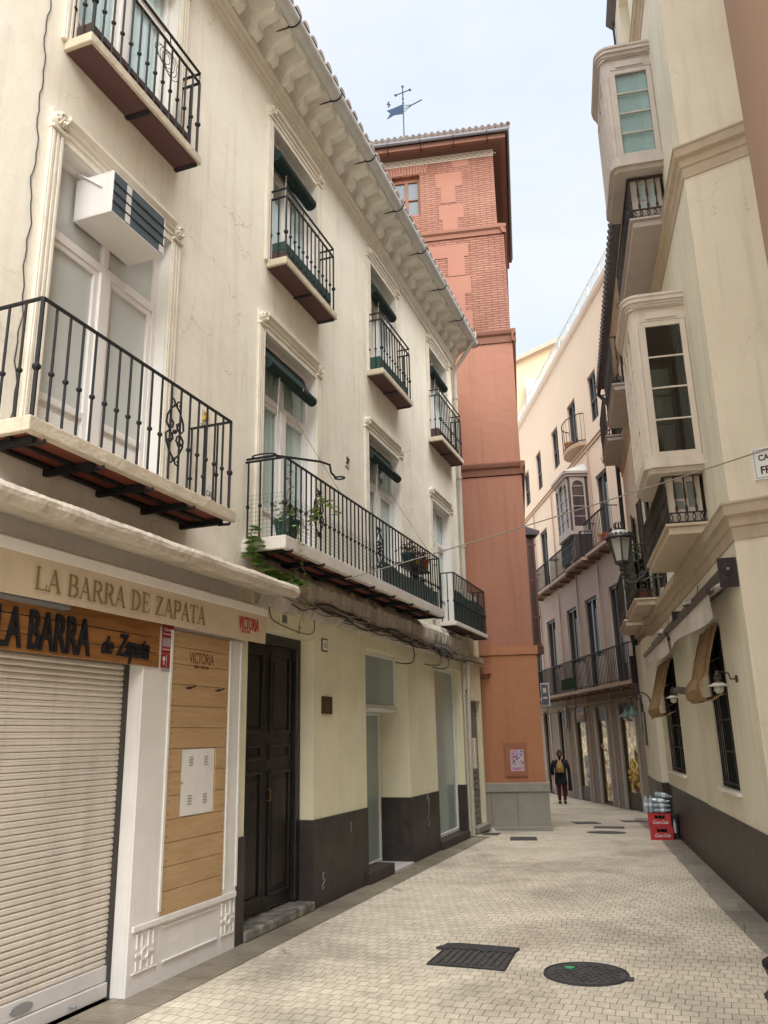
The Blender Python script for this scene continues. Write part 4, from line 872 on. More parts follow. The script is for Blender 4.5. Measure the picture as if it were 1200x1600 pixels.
# ================================================================ red tower
T = Thing('brick_tower', 'tall red painted tower with brick upper storeys, stone foot and overhanging tiled roof', 'tower', FT, (-1.5, 0, 0)); TW = T
t_low = mat('orange_render', (.36, .16, .082), noise=.3, nscale=1.2, bump=.2, streak=.3, dirt=.08, crack=.3, dark=(.27, .115, .065))
t_mid = mat('red_render', (.315, .145, .098), noise=.5, nscale=1.3, bump=.2, streak=.35, dirt=.08, crack=.35, dark=(.31, .155, .11))
t_pink = mat('pink_patch_render', (.275, .125, .088), noise=.25, nscale=2, bump=.15)
t_brick = brickmat('tower_brick', (.27, .115, .073), (.225, .09, .058), (.13, .05, .033), .27, .056, .013, bump=.9, rough=.85, noise=.25)
t_mould = mat('tower_moulding', (.20, .09, .06), noise=.3, nscale=4, bump=.2, dark=(.20, .09, .065))
Lw, Dp = -5.2, -5.0
def tbox(name, a, b, m, z0, z1, par=None): mb = T.mb(); mb.box(a, b, Dp-(b-0), b-.0 if False else 0, z0, z1) ; return T.part(name, mb, m, par)
def tbody(name, e, m, z0, z1):   # e = setback of the faces (negative = inwards)
    mb = T.mb(); mb.box(Lw, e, Dp, e, z0, z1); return T.part(name, mb, m)
tbody('stone_foot', .05, stone, -.3, .60); 
mb = T.mb(); mb.box(Lw, .075, Dp, .075, .602, .76); T.part('stone_cap', mb, stone, bevel=.012)
mb = T.mb(); mb.box(Lw, .07, Dp, .07, -.35, .02); T.part('plinth', mb, stone, bevel=.012)
mb = T.mb()
for x in (-.98, -.52): mb.box(x-.004, x+.004, .05, .0515, .02, .60)
T.part('stone_joints', mb, mat('stone_joint', (.10, .095, .08)))
tbody('lower_wall', 0, t_low, .76, 3.04); tbody('band', .022, t_low, 3.042, 3.20)
tbody('middle_wall', -.05, t_mid, 3.2, 6.58); 
mb = T.mb(); mb.prism([(-.06, 6.60), (-.03, 6.60), (-.02, 6.72), (.015, 6.76), (.03, 6.82), (.03, 6.85), (-.06, 6.86)], 's', Lw, .03); mb.prism([(-.06, 6.60), (-.03, 6.60), (-.02, 6.72), (.015, 6.76), (.03, 6.82), (.03, 6.85), (-.06, 6.86)], 'o', Dp, .029); T.part('moulding', mb, t_mould)
tbody('upper_middle_wall', -.052, t_mid, 6.86, 9.5)
mb = T.mb(); mb.prism([(-.06, 9.50), (-.03, 9.50), (-.02, 9.64), (.015, 9.68), (.03, 9.74), (.03, 9.77), (-.06, 9.78)], 's', Lw, .03); mb.prism([(-.06, 9.50), (-.03, 9.50), (-.02, 9.64), (.015, 9.68), (.03, 9.74), (.03, 9.77), (-.06, 9.78)], 'o', Dp, .029); T.part('moulding', mb, t_mould)
tbody('brick_wall', -.075, t_brick, 9.78, 12.12)
mb = T.mb(); mb.prism([(-.10, 12.12), (-.05, 12.12), (-.05, 12.22), (-.015, 12.26), (-.015, 12.33), (-.2, 12.36)], 's', Lw, -.02); mb.prism([(-.10, 12.12), (-.05, 12.12), (-.05, 12.22), (-.015, 12.26), (-.015, 12.33), (-.2, 12.36)], 'o', Dp, -.021); T.part('moulding', mb, t_mould)
# belfry storey with one window
E_ = -.20
mb = T.mb(); holed(mb, Lw, E_, 12.36, 14.42, [(-2.52, -1.88, 12.93, 13.98, .22), (-4.6, -3.96, 12.93, 13.98, .22)], o=E_, depth=.22)
mb.poly([(E_, E_, 12.36), (E_, Dp, 12.36), (E_, Dp, 14.42), (E_, E_, 14.42)]); mb.poly([(Lw, E_, 12.36), (Lw, Dp, 12.36), (Lw, Dp, 14.42), (Lw, E_, 14.42)]); mb.poly([(Lw, Dp, 12.36), (E_, Dp, 12.36), (E_, Dp, 14.42), (Lw, Dp, 14.42)])
T.part('belfry_wall', mb, t_brick)
tw_wood = woodmat('brown_window_wood', (.22, .08, .035), (.14, .05, .025), axis=2, rough=.5)
for a in (-2.52, -4.6):
    b = a+.64; o_ = E_-.12; mb = T.mb()
    for q in ((a, a+.06, 12.93, 13.98), (b-.06, b, 12.93, 13.98), (a+.06, b-.06, 13.86, 13.98), (a+.06, b-.06, 12.93, 12.98), ((a+b)/2-.035, (a+b)/2+.035, 12.98, 13.86), (a+.06, (a+b)/2-.035, 13.38, 13.41), ((a+b)/2+.035, b-.06, 13.38, 13.41)): mb.box(q[0], q[1], o_-.02, o_+.03, q[2], q[3])
    f_ = T.part('window', mb, tw_wood, bevel=.004); mb = T.mb(); mb.box(a+.05, b-.05, o_-.01, o_-.002, 12.97, 13.87); T.part('pane', mb, mat('slate_pane', (.11, .13, .145), rough=.35, spec=.3), f_)
    mb = T.mb()   # fan of bricks as lintel
    for k in range(15):
        x = a-.12+k*(.88/14); t_ = (x-(a+b)/2)*.35; mb.hexa([(x-.02, E_, 14.0), (x+.02, E_, 14.0), (x+.02, E_+.012, 14.0), (x-.02, E_+.012, 14.0), (x-.022+t_*.3, E_, 14.22), (x+.022+t_*.3, E_, 14.22), (x+.022+t_*.3, E_+.012, 14.22), (x-.022+t_*.3, E_+.012, 14.22)])
    T.part('flat_arch', mb, t_pink, f_)
# smooth pink patches between the brick (crosses)
mb = T.mb()
for q in ((-1.12, -.93+.16, 14.05, 14.22), (-1.52, -.92, 13.55, 13.93), (-1.41, -1.08, 13.14, 13.55), (-1.47, -.92, 12.72, 13.06), (-1.40, -1.06, 12.37, 12.72)): mb.box(q[0], q[1], E_+.001, E_+.009, q[2], q[3])
T.part('render_patches', mb, t_pink)
mb = T.mb()
for q in ((-1.86, -.86, 11.66, 11.98), (-1.32, -.95, 11.2, 11.66), (-1.42, -.84, 10.74, 11.18), (-2.6, -1.42, 10.72, 11.12), (-1.32, -.98, 10.35, 10.74), (-1.44, -.84, 9.9, 10.35), (-3.0, -1.86, 11.62, 11.96)): mb.box(q[0], q[1], -.074, -.066, q[2], q[3])
T.part('render_patches', mb, t_pink)
# painted interlace frieze
fr_m = mat('frieze_ground', (.26, .21, .17), rough=.8); fr_w = mat('frieze_white', (.42, .34, .27), rough=.8)
mb = T.mb(); mb.box(Lw, E_+.012, Dp, E_+.012, 14.22, 14.40); T.part('frieze', mb, fr_m)
mb = T.mb(); mb.box(Lw, E_+.013, E_+.012, E_+.020, 14.225, 14.245); mb.box(Lw, E_+.013, E_+.012, E_+.020, 14.375, 14.395)
for k in range(30):
    x = E_-.07-k*.165
    if x > Lw: mb.tube([(x+.065*math.cos(a), E_+.018, 14.31+.048*math.sin(a)) for a in [j*math.pi/5 for j in range(10)]], .011, 4, closed=True); mb.tube([(x+.03, E_+.02, 14.35), (x+.085, E_+.02, 14.31), (x+.135, E_+.02, 14.27)], .010, 4)
T.part('interlace', mb, fr_w)
# eaves and roof
OV = .18
mb = T.mb(); mb.box(Lw, E_+OV, Dp, E_+OV, 14.402, 14.44); T.part('soffit', mb, mat('brown_soffit', (.11, .052, .04), noise=.3, nscale=6))
OV = .30
mb = T.mb(); mb.box(Lw-.3, E_+OV-.001, Dp-.3, E_+OV, 14.441, 14.56); T.part('eaves_board', mb, mat('eaves_brown', (.17, .08, .058), noise=.3))
mb = T.mb(); mb.tube([(Lw-.3, E_+OV+.06, 14.60), (E_+OV+.06, E_+OV+.06, 14.60), (E_+OV+.06, Dp, 14.60)], .05, 8); T.part('gutter', mb, mat('dark_gutter', (.12, .115, .125), rough=.5, noise=.3))
mb = T.mb()
for k in range(6): x = -.3-k*.75; mb.tube([(x, E_+.10, 14.44), (x, E_+OV+.0, 14.43), (x, E_+OV+.11, 14.54), (x, E_+OV+.11, 14.62)], .010, 4)
T.part('gutter_bracket', mb, iron)
cx_, cy_ = (Lw+E_)/2, (Dp+E_)/2; ax, ay = E_+OV+.08, E_+OV+.08; bx, by = Lw-.3, Dp-.3
mb = T.mb(); apex = (cx_, cy_, 15.75)
for p, q in (((bx, ay), (ax, ay)), ((ax, ay), (ax, by)), ((ax, by), (bx, by)), ((bx, by), (bx, ay))): mb.poly([(*p, 14.63), (*q, 14.63), apex])
def tilerow(p0, p1, n):
    for k in range(n):
        u = (k+.5)/n; x = p0[0]+(p1[0]-p0[0])*u; y = p0[1]+(p1[1]-p0[1])*u; e = Vector((p1[0]-p0[0], p1[1]-p0[1])).normalized()
        L_ = min(u, 1-u)*2; st = Vector((x, y, 14.66)); en = st.lerp(Vector(apex), max(.05, L_)); en = Vector((x+(cx_-x)*L_*(1 if abs(e.y) > .5 else 0), y+(cy_-y)*L_*(1 if abs(e.x) > .5 else 0), 14.66+(15.75-14.66)*L_))
        mb.tube([st, en], .055, 7)
        o_ = Vector((e.x, e.y, 0))*.07; mb.tube([st+o_+Vector((0, 0, .055)), st.lerp(en, .3)+o_+Vector((0, 0, .07))], .05, 7)
tilerow((bx, ay), (ax, ay), 40); tilerow((ax, ay), (ax, by), 36)
T.part('roof', mb, mat('tower_tile', (.19, .155, .14), noise=.6, nscale=9, bump=.5))
mb = T.mb(); mb.box(-.71, -.30, 0, .022, .86, 1.46); mb.box(-.69, -.32, .0221, .027, .88, 1.44); T.part('utility_hatch', mb, mat('hatch_paint', (.28, .115, .065), noise=.2), bevel=.003)
T2 = Thing('poster', 'colourful festival poster stuck on the orange utility hatch of the tower', 'poster', FT, (-.48, .03, 1.14))
mb = T2.mb(); mb.box(-.60, -.36, .026, .029, .96, 1.33); p_ = T2.part('paper', mb, mat('poster_paper', (.42, .36, .42), rough=.5))
cols = {'poster_blue': (.08, .12, .45), 'poster_pink': (.55, .12, .25), 'poster_gold': (.55, .35, .06), 'poster_navy': (.02, .02, .08)}
for nm, c in cols.items():
    mb = T2.mb(); k0_ = list(cols).index(nm)
    for k in range(16):
        x = random.uniform(-.595, -.39); z = random.uniform(1.07, 1.30); wq, hq = random.uniform(.01, .035), random.uniform(.01, .03)
        mb.box(x, min(x+wq, -.362), .0292, .0296+.0003*k+.00007*k0_, z, min(z+hq, 1.328))
    T2.part('printed_shapes', mb, mat(nm, c, rough=.5), p_)
mb = T2.mb(); mb.box(-.585, -.375, .0292, .0300, 1.005, 1.02); mb.box(-.56, -.42, .0292, .0300, .98, .992); T2.part('print_line', mb, mat('poster_red', (.4, .05, .12)), p_)
T2 = Thing('junction_box', 'small orange junction box with drooping grey cable at the left of the tower front', 'junction box', FT, (-.9, 0, 2.75))
mb = T2.mb(); mb.box(-1.02, -.86, 0, .05, 2.70, 2.84); T2.part('box', mb, t_low, bevel=.005)
mb = T2.mb(); mb.tube([(-.9, .03, 2.70), (-.92, .05, 2.62), (-1.0, .06, 2.60), (-1.15, .05, 2.68)], .010, 5); T2.part('cable', mb, cable_m)
# weather vane
T2 = Thing('weather_vane', 'iron cross weather vane with blue-grey pennant on top of the tower roof', 'weather vane', FW, (-5.40, 16.86, 15.3))
vane = mat('vane_iron', (.03, .04, .06), metal=.4, rough=.5)
X, Y = -5.40, 16.86
mb = T2.mb(); mb.tube([(X, Y, 15.3), (X, Y, 18.12)], .018, 6); T2.part('pole', mb, vane)
mb = T2.mb(); mb.tube([(X-.20, Y, 17.93), (X+.20, Y, 17.97)], .015, 5)
for q in ((X-.20, 17.93), (X+.2, 17.97), (X, 18.14)): mb.sphere((q[0], Y, q[1]), .035, 5)
for q in (17.75, 17.62): mb.sphere((X, Y, q), .03, 5)
T2.part('cross', mb, vane)
mb = T2.mb(); mb.prism([(X-.01, 17.28), (X-.26, 17.32), (X-.46, 17.25), (X-.36, 17.40), (X-.46, 17.52), (X-.26, 17.54), (X-.01, 17.58)], 'o', Y-.006, Y+.006); T2.part('pennant', mb, mat('vane_blue', (.015, .035, .075), metal=.3, rough=.5))
mb = T2.mb()
for d in (-.1, 0, .1): mb.tube([(X, Y, 17.43+d), (X+.25, Y, 17.48), (X+.46, Y, 17.53)], .009, 4)
mb.tube([(X+.25, Y, 17.48), (X+.52, Y, 17.55)], .016, 5); T2.part('arrow', mb, vane)
mb = T2.mb(); mb.tube([(X-.42, Y, 17.62), (X-.36, Y, 17.68), (X-.44, Y, 17.72), (X-.38, Y, 17.78)], .02, 4); T2.part('ornament', mb, vane)

# ================================================================ beige corner building on the right
rb = mat('beige_render', (.67, .60, .475), noise=.5, nscale=.8, bump=.12, bscale=50, streak=.35, dirt=.08, crack=.4, dark=(.52, .44, .32))
rb2 = mat('pale_street_render', (.72, .67, .545), noise=.45, nscale=.9, bump=.12, bscale=50, streak=.4, dirt=.08, crack=.35, dark=(.52, .46, .36))
rtrim = mat('tan_cornice', (.46, .37, .27), noise=.4, nscale=4, bump=.15, streak=.3, dirt=.08)
T = Thing('corner_building', 'tall beige corner building on the right with two glazed bay windows', 'building', FA, (2, 0, 0)); TC = T
A0, A1 = -.79, 2.6
WIN = [(.45, 1.42, 1.02, 2.62, .12)]
mb = T.mb(); holed(mb, A0, A1, 0, 12.4, WIN+[(.30, 1.10, 3.75, 4.2, .2), (.32, 1.12, 7.4, 7.85, .2), (1.15, 2.0, 10.3, 12.0, .2)]); mb.poly([(A1, 0, 8.9), (A1, -5, 8.9), (A1, -5, 12.4), (A1, 0, 12.4)]); mb.poly([(A0, 0, 12.4), (A1, 0, 12.4), (A1, -5, 12.4), (A0, -5, 12.4)]); T.part('street_wall', mb, rb2)
# end wall in frame B, parented by matching world position
def bpart(T, name, mbB, m, parent=None, **k):
    "geometry written in frame B re-expressed under a thing rooted in frame A"
    inv = Matrix.Translation(T.o.location) @ Matrix.Rotation(T.fr.rot, 4, 'Z'); inv = inv.inverted()
    mB = Matrix.Translation(mbB.fr.w(mbB.a)) @ Matrix.Rotation(mbB.fr.rot, 4, 'Z'); x = inv @ mB
    mbB.v = [tuple(x @ Vector(v)) for v in mbB.v]; mbB2 = mbB
    return mbB2.build(name, m, parent or T.o, **k)
mb = MB(FB); mb.poly([(0, 0, 0), (1.1, 0, 0), (1.1, 0, 12.4), (0, 0, 12.4)]); bpart(T, 'end_wall', mb, rb)
mb = MB(FB); mb.poly([(0, .001, 12.4), (3, .001, 12.4), (3, -6, 12.4), (0, -6, 12.4)]); bpart(T, 'roof', mb, rooft)
def cornice_pair(z0, z1, nm):
    h = z1-z0; pr = [(0, z0), (.012, z0), (.015, z0+h*.32), (.03, z0+h*.36), (.035, z0+h*.58), (.07, z0+h*.66), (.075, z0+h*.93), (.085, z0+h*.94), (.085, z0+h), (0, z0+h*1.04)]
    # mitred at the corner: one strip along A, one along B
    dA = FA.D; dB = FB.D; nA = FA.N; nB = FB.N
    def corner(o):   # intersection of the two offset lines, world xy
        p = FA.w((A0, 0, 0)).xy + nA*o; q = FB.w((0, 0, 0)).xy + nB*o
        M_ = Matrix(((dA.x, -dB.x), (dA.y, -dB.y))); t = M_.inverted() @ (q-p); return p+dA*t.x
    inv = (Matrix.Translation(T.o.location) @ Matrix.Rotation(T.fr.rot, 4, 'Z')).inverted()
    mb = T.mb(); R1, R2, R3 = [], [], []
    for o, z in pr:
        a = FA.w((A1+ (0), o, z)); c = corner(o); b = FB.w((1.1, o, z))
        for L_, w_ in ((R1, a), (R2, Vector((c.x, c.y, z))), (R3, b)):
            mb.v.append(tuple(inv @ w_)); L_.append(len(mb.v)-1)
    for X_, Y_ in ((R1, R2), (R2, R3)):
        for k in range(len(pr)-1): mb.f.append([X_[k], X_[k+1], Y_[k+1], Y_[k]])
    return T.part(nm, mb, rtrim)
cornice_pair(3.20, 3.53, 'cornice'); cornice_pair(6.90, 7.24, 'cornice'); cornice_pair(10.0, 10.32, 'cornice') 
mb = T.mb(); mb.box(A0-.012, A1, -.02, .012, 0, .75); T.part('dado', mb, dado)
mb = MB(FB); mb.box(-.012, 1.1, -.02, .012, 0, .75); bpart(T, 'dado', mb, dado)
mb = T.mb(); mb.prism([(0, 12.25), (.12, 12.38), (.12, 12.42), (0, 12.46)], 's', A0, A1+.1); T.part('eaves', mb, rooft_d)
mb = T.mb(); mb.tube([(A1-.05, .03, 9), (A1-.05, .03, 12.3)], .02, 6); T.part('corner_pipe', mb, mat('dark_pipe', (.06, .05, .06)))
# grille window
def grille_window(T, s0, s1, z0, z1, d=.12):
    mb = T.mb()
    for q in ((s0, s0+.04, z0, z1), (s1-.04, s1, z0, z1), (s0+.04, s1-.04, z0, z0+.04), (s0+.04, s1-.04, z1-.04, z1)): mb.box(q[0], q[1], -d+.005, -d+.04, q[2], q[3])
    f_ = T.part('window', mb, mat('dark_frame', (.03, .03, .03), rough=.5)); mb = T.mb(); mb.box(s0+.04, s1-.04, -d+.008, -d+.012, z0+.04, z1-.04); T.part('pane', mb, gld, f_)
    mb = T.mb(); n = 8
    for k in range(n+1): x = s0+.02+(s1-s0-.04)*k/n; mb.tube([(x, -.02, z0+.01), (x, -.02, z1-.01)], .009, 6)
    z = z0+.05
    while z < z1: mb.box(s0, s1, -.028, -.012, z, z+.02); z += .31
    T.part('iron_grille', mb, iron, f_)
    mb = T.mb(); mb.box(s0-.04, s1+.04, -.10, .045, z0-.035, z0-.001); T.part('sill', mb, whitep, f_, bevel=.005)
grille_window(T, .45, 1.42, 1.02, 2.62)
# bay windows
bayp = mat('bay_paint', (.58, .50, .42), rough=.55, noise=.3, nscale=6, streak=.3, dirt=.08)
bayp_top = mat('bay_paint_weathered', (.46, .40, .35), rough=.6, noise=.4, nscale=6, streak=.3, dirt=.1)
def bay(T, s0, s1, D, z0, z1, pm, curt, pan_m):
    "rounded-corner glazed bay: plan is a box with quarter-round corners"
    rr = .10
    def plan(off):   # outline from wall out and back
        r_ = rr+off; pts = [(s0-off, 0)]
        pts += [(s0+rr-r_*math.cos(a), D-rr+r_*math.sin(a)) for a in [math.pi/2*k/5 for k in range(6)]]
        pts += [(s1-rr+r_*math.sin(a), D-rr+r_*math.cos(a)) for a in [math.pi/2*k/5 for k in range(6)]]
        return pts+[(s1+off, 0)]
    H = z1-z0
    mb = T.mb(); mb.prism(plan(.015), 'z', z0, z0+.10); mb.prism(plan(-.03), 'z', z0-.05, z0+.0)
    b_ = T.part('bay_window', mb, pm)
    mb = T.mb()
    for off, a, b in ((.0, z1-.30, z1-.15), (.02, z1-.15, z1-.11), (.035, z1-.11, z1-.08), (.055, z1-.08, z1-.03), (.065, z1-.03, z1)): mb.prism(plan(off), 'z', a, b)
    for k in range(26): x = .03+k*(D-.05)/26; mb.box(s0-.045, s0-.028, x, x+.011, z1-.142, z1-.122)
    mb.box(s0-.012, s0-.004, .09, D-.17, z1-.275, z1-.19)
    T.part('bay_cornice', mb, pm, b_)
    # rounded corner posts
    for sg in (0, 1):
        pts = [(s0+rr-rr*math.cos(a), D-rr+rr*math.sin(a)) if not sg else (s1-rr+rr*math.cos(a), D-rr+rr*math.sin(a)) for a in [math.pi/2*k/6 for k in range(7)]]
        q = pts+[((s0+.05) if not sg else (s1-.05), D-.05)]
        mb = T.mb(); mb.prism(q, 'z', z0+.10, z1-.30); 
        for k in (1, 3, 5): p = pts[k]; mb.tube([(p[0], p[1], z0+.16), (p[0], p[1], z1-.38)], .010, 5)
        T.part('corner_post', mb, pm, b_)
    za, zb = z0+.10, z1-.30
    def sash(fixed, u0, u1, side, n=4, nm='sash'):
        mb = T.mb(); fw_ = .045 if not side else .058
        def bx(a, b, d0, d1, c, d):
            if side: mb.box(fixed+d0, fixed+d1, a, b, c, d)
            else: mb.box(a, b, fixed+d0, fixed+d1, c, d)
        bx(u0, u0+fw_, -.02, .02, za, zb); bx(u1-fw_, u1, -.02, .02, za, zb); bx(u0+fw_, u1-fw_, -.02, .02, za, za+.07); bx(u0+fw_, u1-fw_, -.02, .02, zb-.06, zb)
        for k in range(1, n): z = za+.07+(zb-za-.13)*k/n; bx(u0+fw_, u1-fw_, -.012, .012, z-.009, z+.009)
        s_ = T.part(nm, mb, pm, b_, bevel=.003)
        mb = T.mb(); bx(u0+fw_, u1-fw_, -.004, .0, za+.07, zb-.06); T.part('pane', mb, pan_m, b_)
        if curt:
            mb = T.mb(); 
            d_ = .025 if side and fixed < (s0+s1)/2 else -.025
            bx(u0+fw_, u1-fw_, d_, d_+.003, za+.07, zb-.06); T.part('curtain', mb, curt, b_)
    mb = T.mb()
    sash(s0+.025, .005, D-rr+.005, True); sash(s1-.025, .005, D-rr+.005, True)
    W_ = s1-s0-2*rr
    for k in range(3): sash(D-.025, s0+rr+W_*k/3+.006, s0+rr+W_*(k+1)/3-.006, False)
    # decorative outward hooks on front mullions
    mb = T.mb()
    for k in range(4):
        x = s0+rr+W_*k/3
        mb.box(x-.012, x+.012, D-.005, D+.006, za, zb)
    T.part('front_mullions', mb, pm, b_)
    mb = T.mb(); mb.box(s0+.06, s1-.06, .012, .02, za, zb); T.part('inner_wall', mb, mat('bay_interior', (.16, .14, .125), noise=.3), b_)
    mb = T.mb(); mb.box((s0+s1)/2-.25, (s0+s1)/2+.12, .021, .04, za, zb-.15); T.part('inner_curtain', mb, mat('bay_drape', (.30, .28, .25), noise=.2), b_)
    return b_
cur_b = mat('embroidered_curtain', (.40, .47, .47), rough=.9, noise=.5, nscale=30, dark=(.28, .36, .36))
bay(T, .10, 1.25, .57, 4.20, 6.15, bayp, None, gld)
bay(T, .14, 1.22, .57, 7.86, 9.50, bayp_top, cur_b, gl)
# door with panes below each bay and balcony with ringed railing
def ring_rail(mb, s0, s1, o, z0, h):
    mb.box(s0, s1, o-.01, o+.01, z0+h-.012, z0+h); mb.box(s0, s1, o-.01, o+.01, z0, z0+.012)
    n = max(2, round((s1-s0)/(h*.62)))
    for k in range(n+1):
        x = s0+(s1-s0)*k/n; mb.tube([(x+.48*h*math.cos(a), o, z0+h/2+.45*h*math.sin(a)) for a in [j*math.pi/6 for j in range(12)]], .006, 4, closed=True)
def ring_rail_side(mb, s, o0, o1, z0, h):
    mb.box(s-.01, s+.01, o0, o1, z0+h-.012, z0+h); mb.box(s-.01, s+.01, o0, o1, z0, z0+.012)
    n = max(2, round((o1-o0)/(h*.62)))
    for k in range(n+1):
        x = o0+(o1-o0)*k/n; mb.tube([(s, x+.48*h*math.cos(a), z0+h/2+.45*h*math.sin(a)) for a in [j*math.pi/6 for j in range(12)]], .006, 4, closed=True)
rb_iron = mat('brown_iron', (.045, .038, .036), rough=.5, metal=.3, noise=.4, nscale=20, dark=(.10, .07, .05))
def rbalcony(T, s0, s1, o, zs_, zh, slab_m, mesh=False, nm='balcony'):
    mb = T.mb(); mb.box(s0, s1, 0, o, zs_-.03, zs_); mb.box(s0+.03, s1-.03, 0, o-.03, zs_-.11, zs_-.03); b_ = T.part(nm, mb, slab_m, bevel=.008)
    mb = T.mb(); oo = o-.03
    ring_rail(mb, s0+.03, s1-.03, oo, zs_+.01, .11); ring_rail_side(mb, s0+.03, .02, oo, zs_+.01, .11); ring_rail_side(mb, s1-.03, .02, oo, zs_+.01, .11)
    top = zs_+zh
    mb.box(s0+.02, s1-.02, oo-.014, oo+.014, top, top+.018); mb.box(s0+.02, s0+.045, .0, oo, top, top+.018); mb.box(s1-.045, s1-.02, .0, oo, top, top+.018)
    def balu(x, y):
        mb.tube([(x, y, zs_+.12), (x, y, zs_+.16), (x, y, zs_+.2), (x, y, (zs_+top)/2), (x, y, (zs_+top)/2+.03), (x, y, top-.05), (x, y, top)], [.012, .018, .008, .008, .016, .008, .014], 6)
    n = round((s1-s0-.06)/.12)
    for k in range(n+1): balu(s0+.03+(s1-s0-.06)*k/n, oo)
    for k in range(1, 4): balu(s0+.03, oo-oo*k/4); balu(s1-.03, oo-oo*k/4)
    T.part('railing', mb, rb_iron, b_)
    return b_
def door_panes(T, s0, s1, z0, z1, o=.0):
    mb = T.mb()
    sm = (s0+s1)/2
    for q in ((s0, s0+.06, z0, z1), (s1-.06, s1, z0, z1), (sm-.04, sm+.04, z0, z1), (s0+.06, sm-.04, z1-.07, z1), (sm+.04, s1-.06, z1-.07, z1), (s0+.06, sm-.04, z0, z0+.2), (sm+.04, s1-.06, z0, z0+.2), (s0+.06, sm-.04, (z0+z1)/2, (z0+z1)/2+.025), (sm+.04, s1-.06, (z0+z1)/2, (z0+z1)/2+.025)): mb.box(q[0], q[1], o, o+.035, q[2], q[3])
    d_ = T.part('balcony_door', mb, bayp, bevel=.003); mb = T.mb(); mb.box(s0+.05, s1-.05, o+.008, o+.012, z0+.1, z1-.05); T.part('pane', mb, mat('dim_curtained_pane', (.20, .22, .20), rough=.15, noise=.3, nscale=6, spec=.6), d_)
# side screens (glazed sides) of the floor below each bay
def under_bay(T, zs_, zt_, s0, s1):
    mb = T.mb(); o1 = .36; s_ = s0+.10
    for a, b in ((.03, .085), (.16, .20), (.29, .36)): mb.box(s_-.02, s_+.02, a, b, zs_+.02, zt_)
    mb.box(s_-.018, s_+.018, .085, .16, zs_+.02, zs_+.18); mb.box(s_-.018, s_+.018, .20, .29, zs_+.02, zs_+.16); mb.box(s_-.012, s_+.012, .20, .29, (zs_+zt_)/2, (zs_+zt_)/2+.018)
    mb.box(s_-.018, s_+.018, .085, .29, zt_-.05, zt_)
    f_ = T.part('side_glazing', mb, bayp if zs_ < 5 else bayp_top); mb = T.mb(); mb.box(s_-.003, s_, .20, .29, zs_+.1, zt_-.04); mb.box(s_-.003, s_, .085, .16, zs_+.1, zt_-.04); T.part('pane', mb, mat('dim_curtained_pane', (.20, .22, .20), rough=.15, noise=.3, nscale=6, spec=.6) if zs_ < 5 else cur_b, f_)
    mb = T.mb(); mb.box(s_+.05, s1-.1, .02, .30, zs_+.02, zt_); T.part('enclosed_gallery', mb, mat('dark_gallery', (.035, .03, .028), rough=.5), f_)
    mb = T.mb()
    for k in range(12): x = s_+.1+k*(s1-s_-.25)/12; mb.box(x, x+.02, .30, .32, zs_+.02, zt_)
    T.part('gallery_slats', mb, rb_iron, f_)
rslab = mat('beige_slab', (.54, .44, .33), noise=.3, nscale=5, bump=.2, streak=.1)
rslab2 = mat('mauve_grey_slab', (.43, .36, .325), noise=.3, nscale=5, bump=.2)
rbalcony(T, .25, 2.45, .42, 3.64, .50, rslab); under_bay(T, 3.64, 4.15, .25, 1.15)
rbalcony(T, .28, 2.45, .42, 7.26, .52, rslab2); under_bay(T, 7.26, 7.80, .28, 1.13)
# brown party wall nearer the camera
T = Thing('brown_building', 'brown rendered building edge at the far right of the frame', 'building', FB, (.64, 0, 0))
mb = T.mb(); mb.prism([(.64, -.3), (.66, .12), (.95, 3.5), (1.6, 8.0), (6, 8.0), (6, -.3)], 'z', 0, 13.5); T.part('wall', mb, mat('brown_render', (.31, .20, .145), noise=.35, nscale=1.5, bump=.25, streak=.3, dark=(.25, .16, .12)))
# street sign on the end wall
T = Thing('street_name_sign', 'white tiled street name sign with thin black border on the beige end wall', 'street sign', FB, (.5, 0, 3.84))
mb = T.mb(); mb.box(.235, .82, 0, .02, 3.695, 3.98); p_ = T.part('tiles', mb, mat('glazed_white_tile', (.68, .68, .66), rough=.25, spec=.6), bevel=.003)
mb = T.mb()
for q in ((.25, .805, 3.962, 3.966), (.25, .805, 3.709, 3.713), (.25, .254, 3.713, 3.962), (.801, .805, 3.713, 3.962)): mb.box(q[0], q[1], .02, .0208, q[2], q[3])
T.part('border', mb, blk, p_)
text('CALLE', FB, .285, .0205, 3.865, .075, mat('maroon_letter', (.05, .008, .012)), parent=p_, anchor=T.a, sx=.85, bold=.002, ext=.0006)
text('FRESCA', FB, .29, .0205, 3.745, .095, mat('maroon_letter', (.05, .008, .012)), parent=p_, anchor=T.a, sx=.85, bold=.003, ext=.0006)

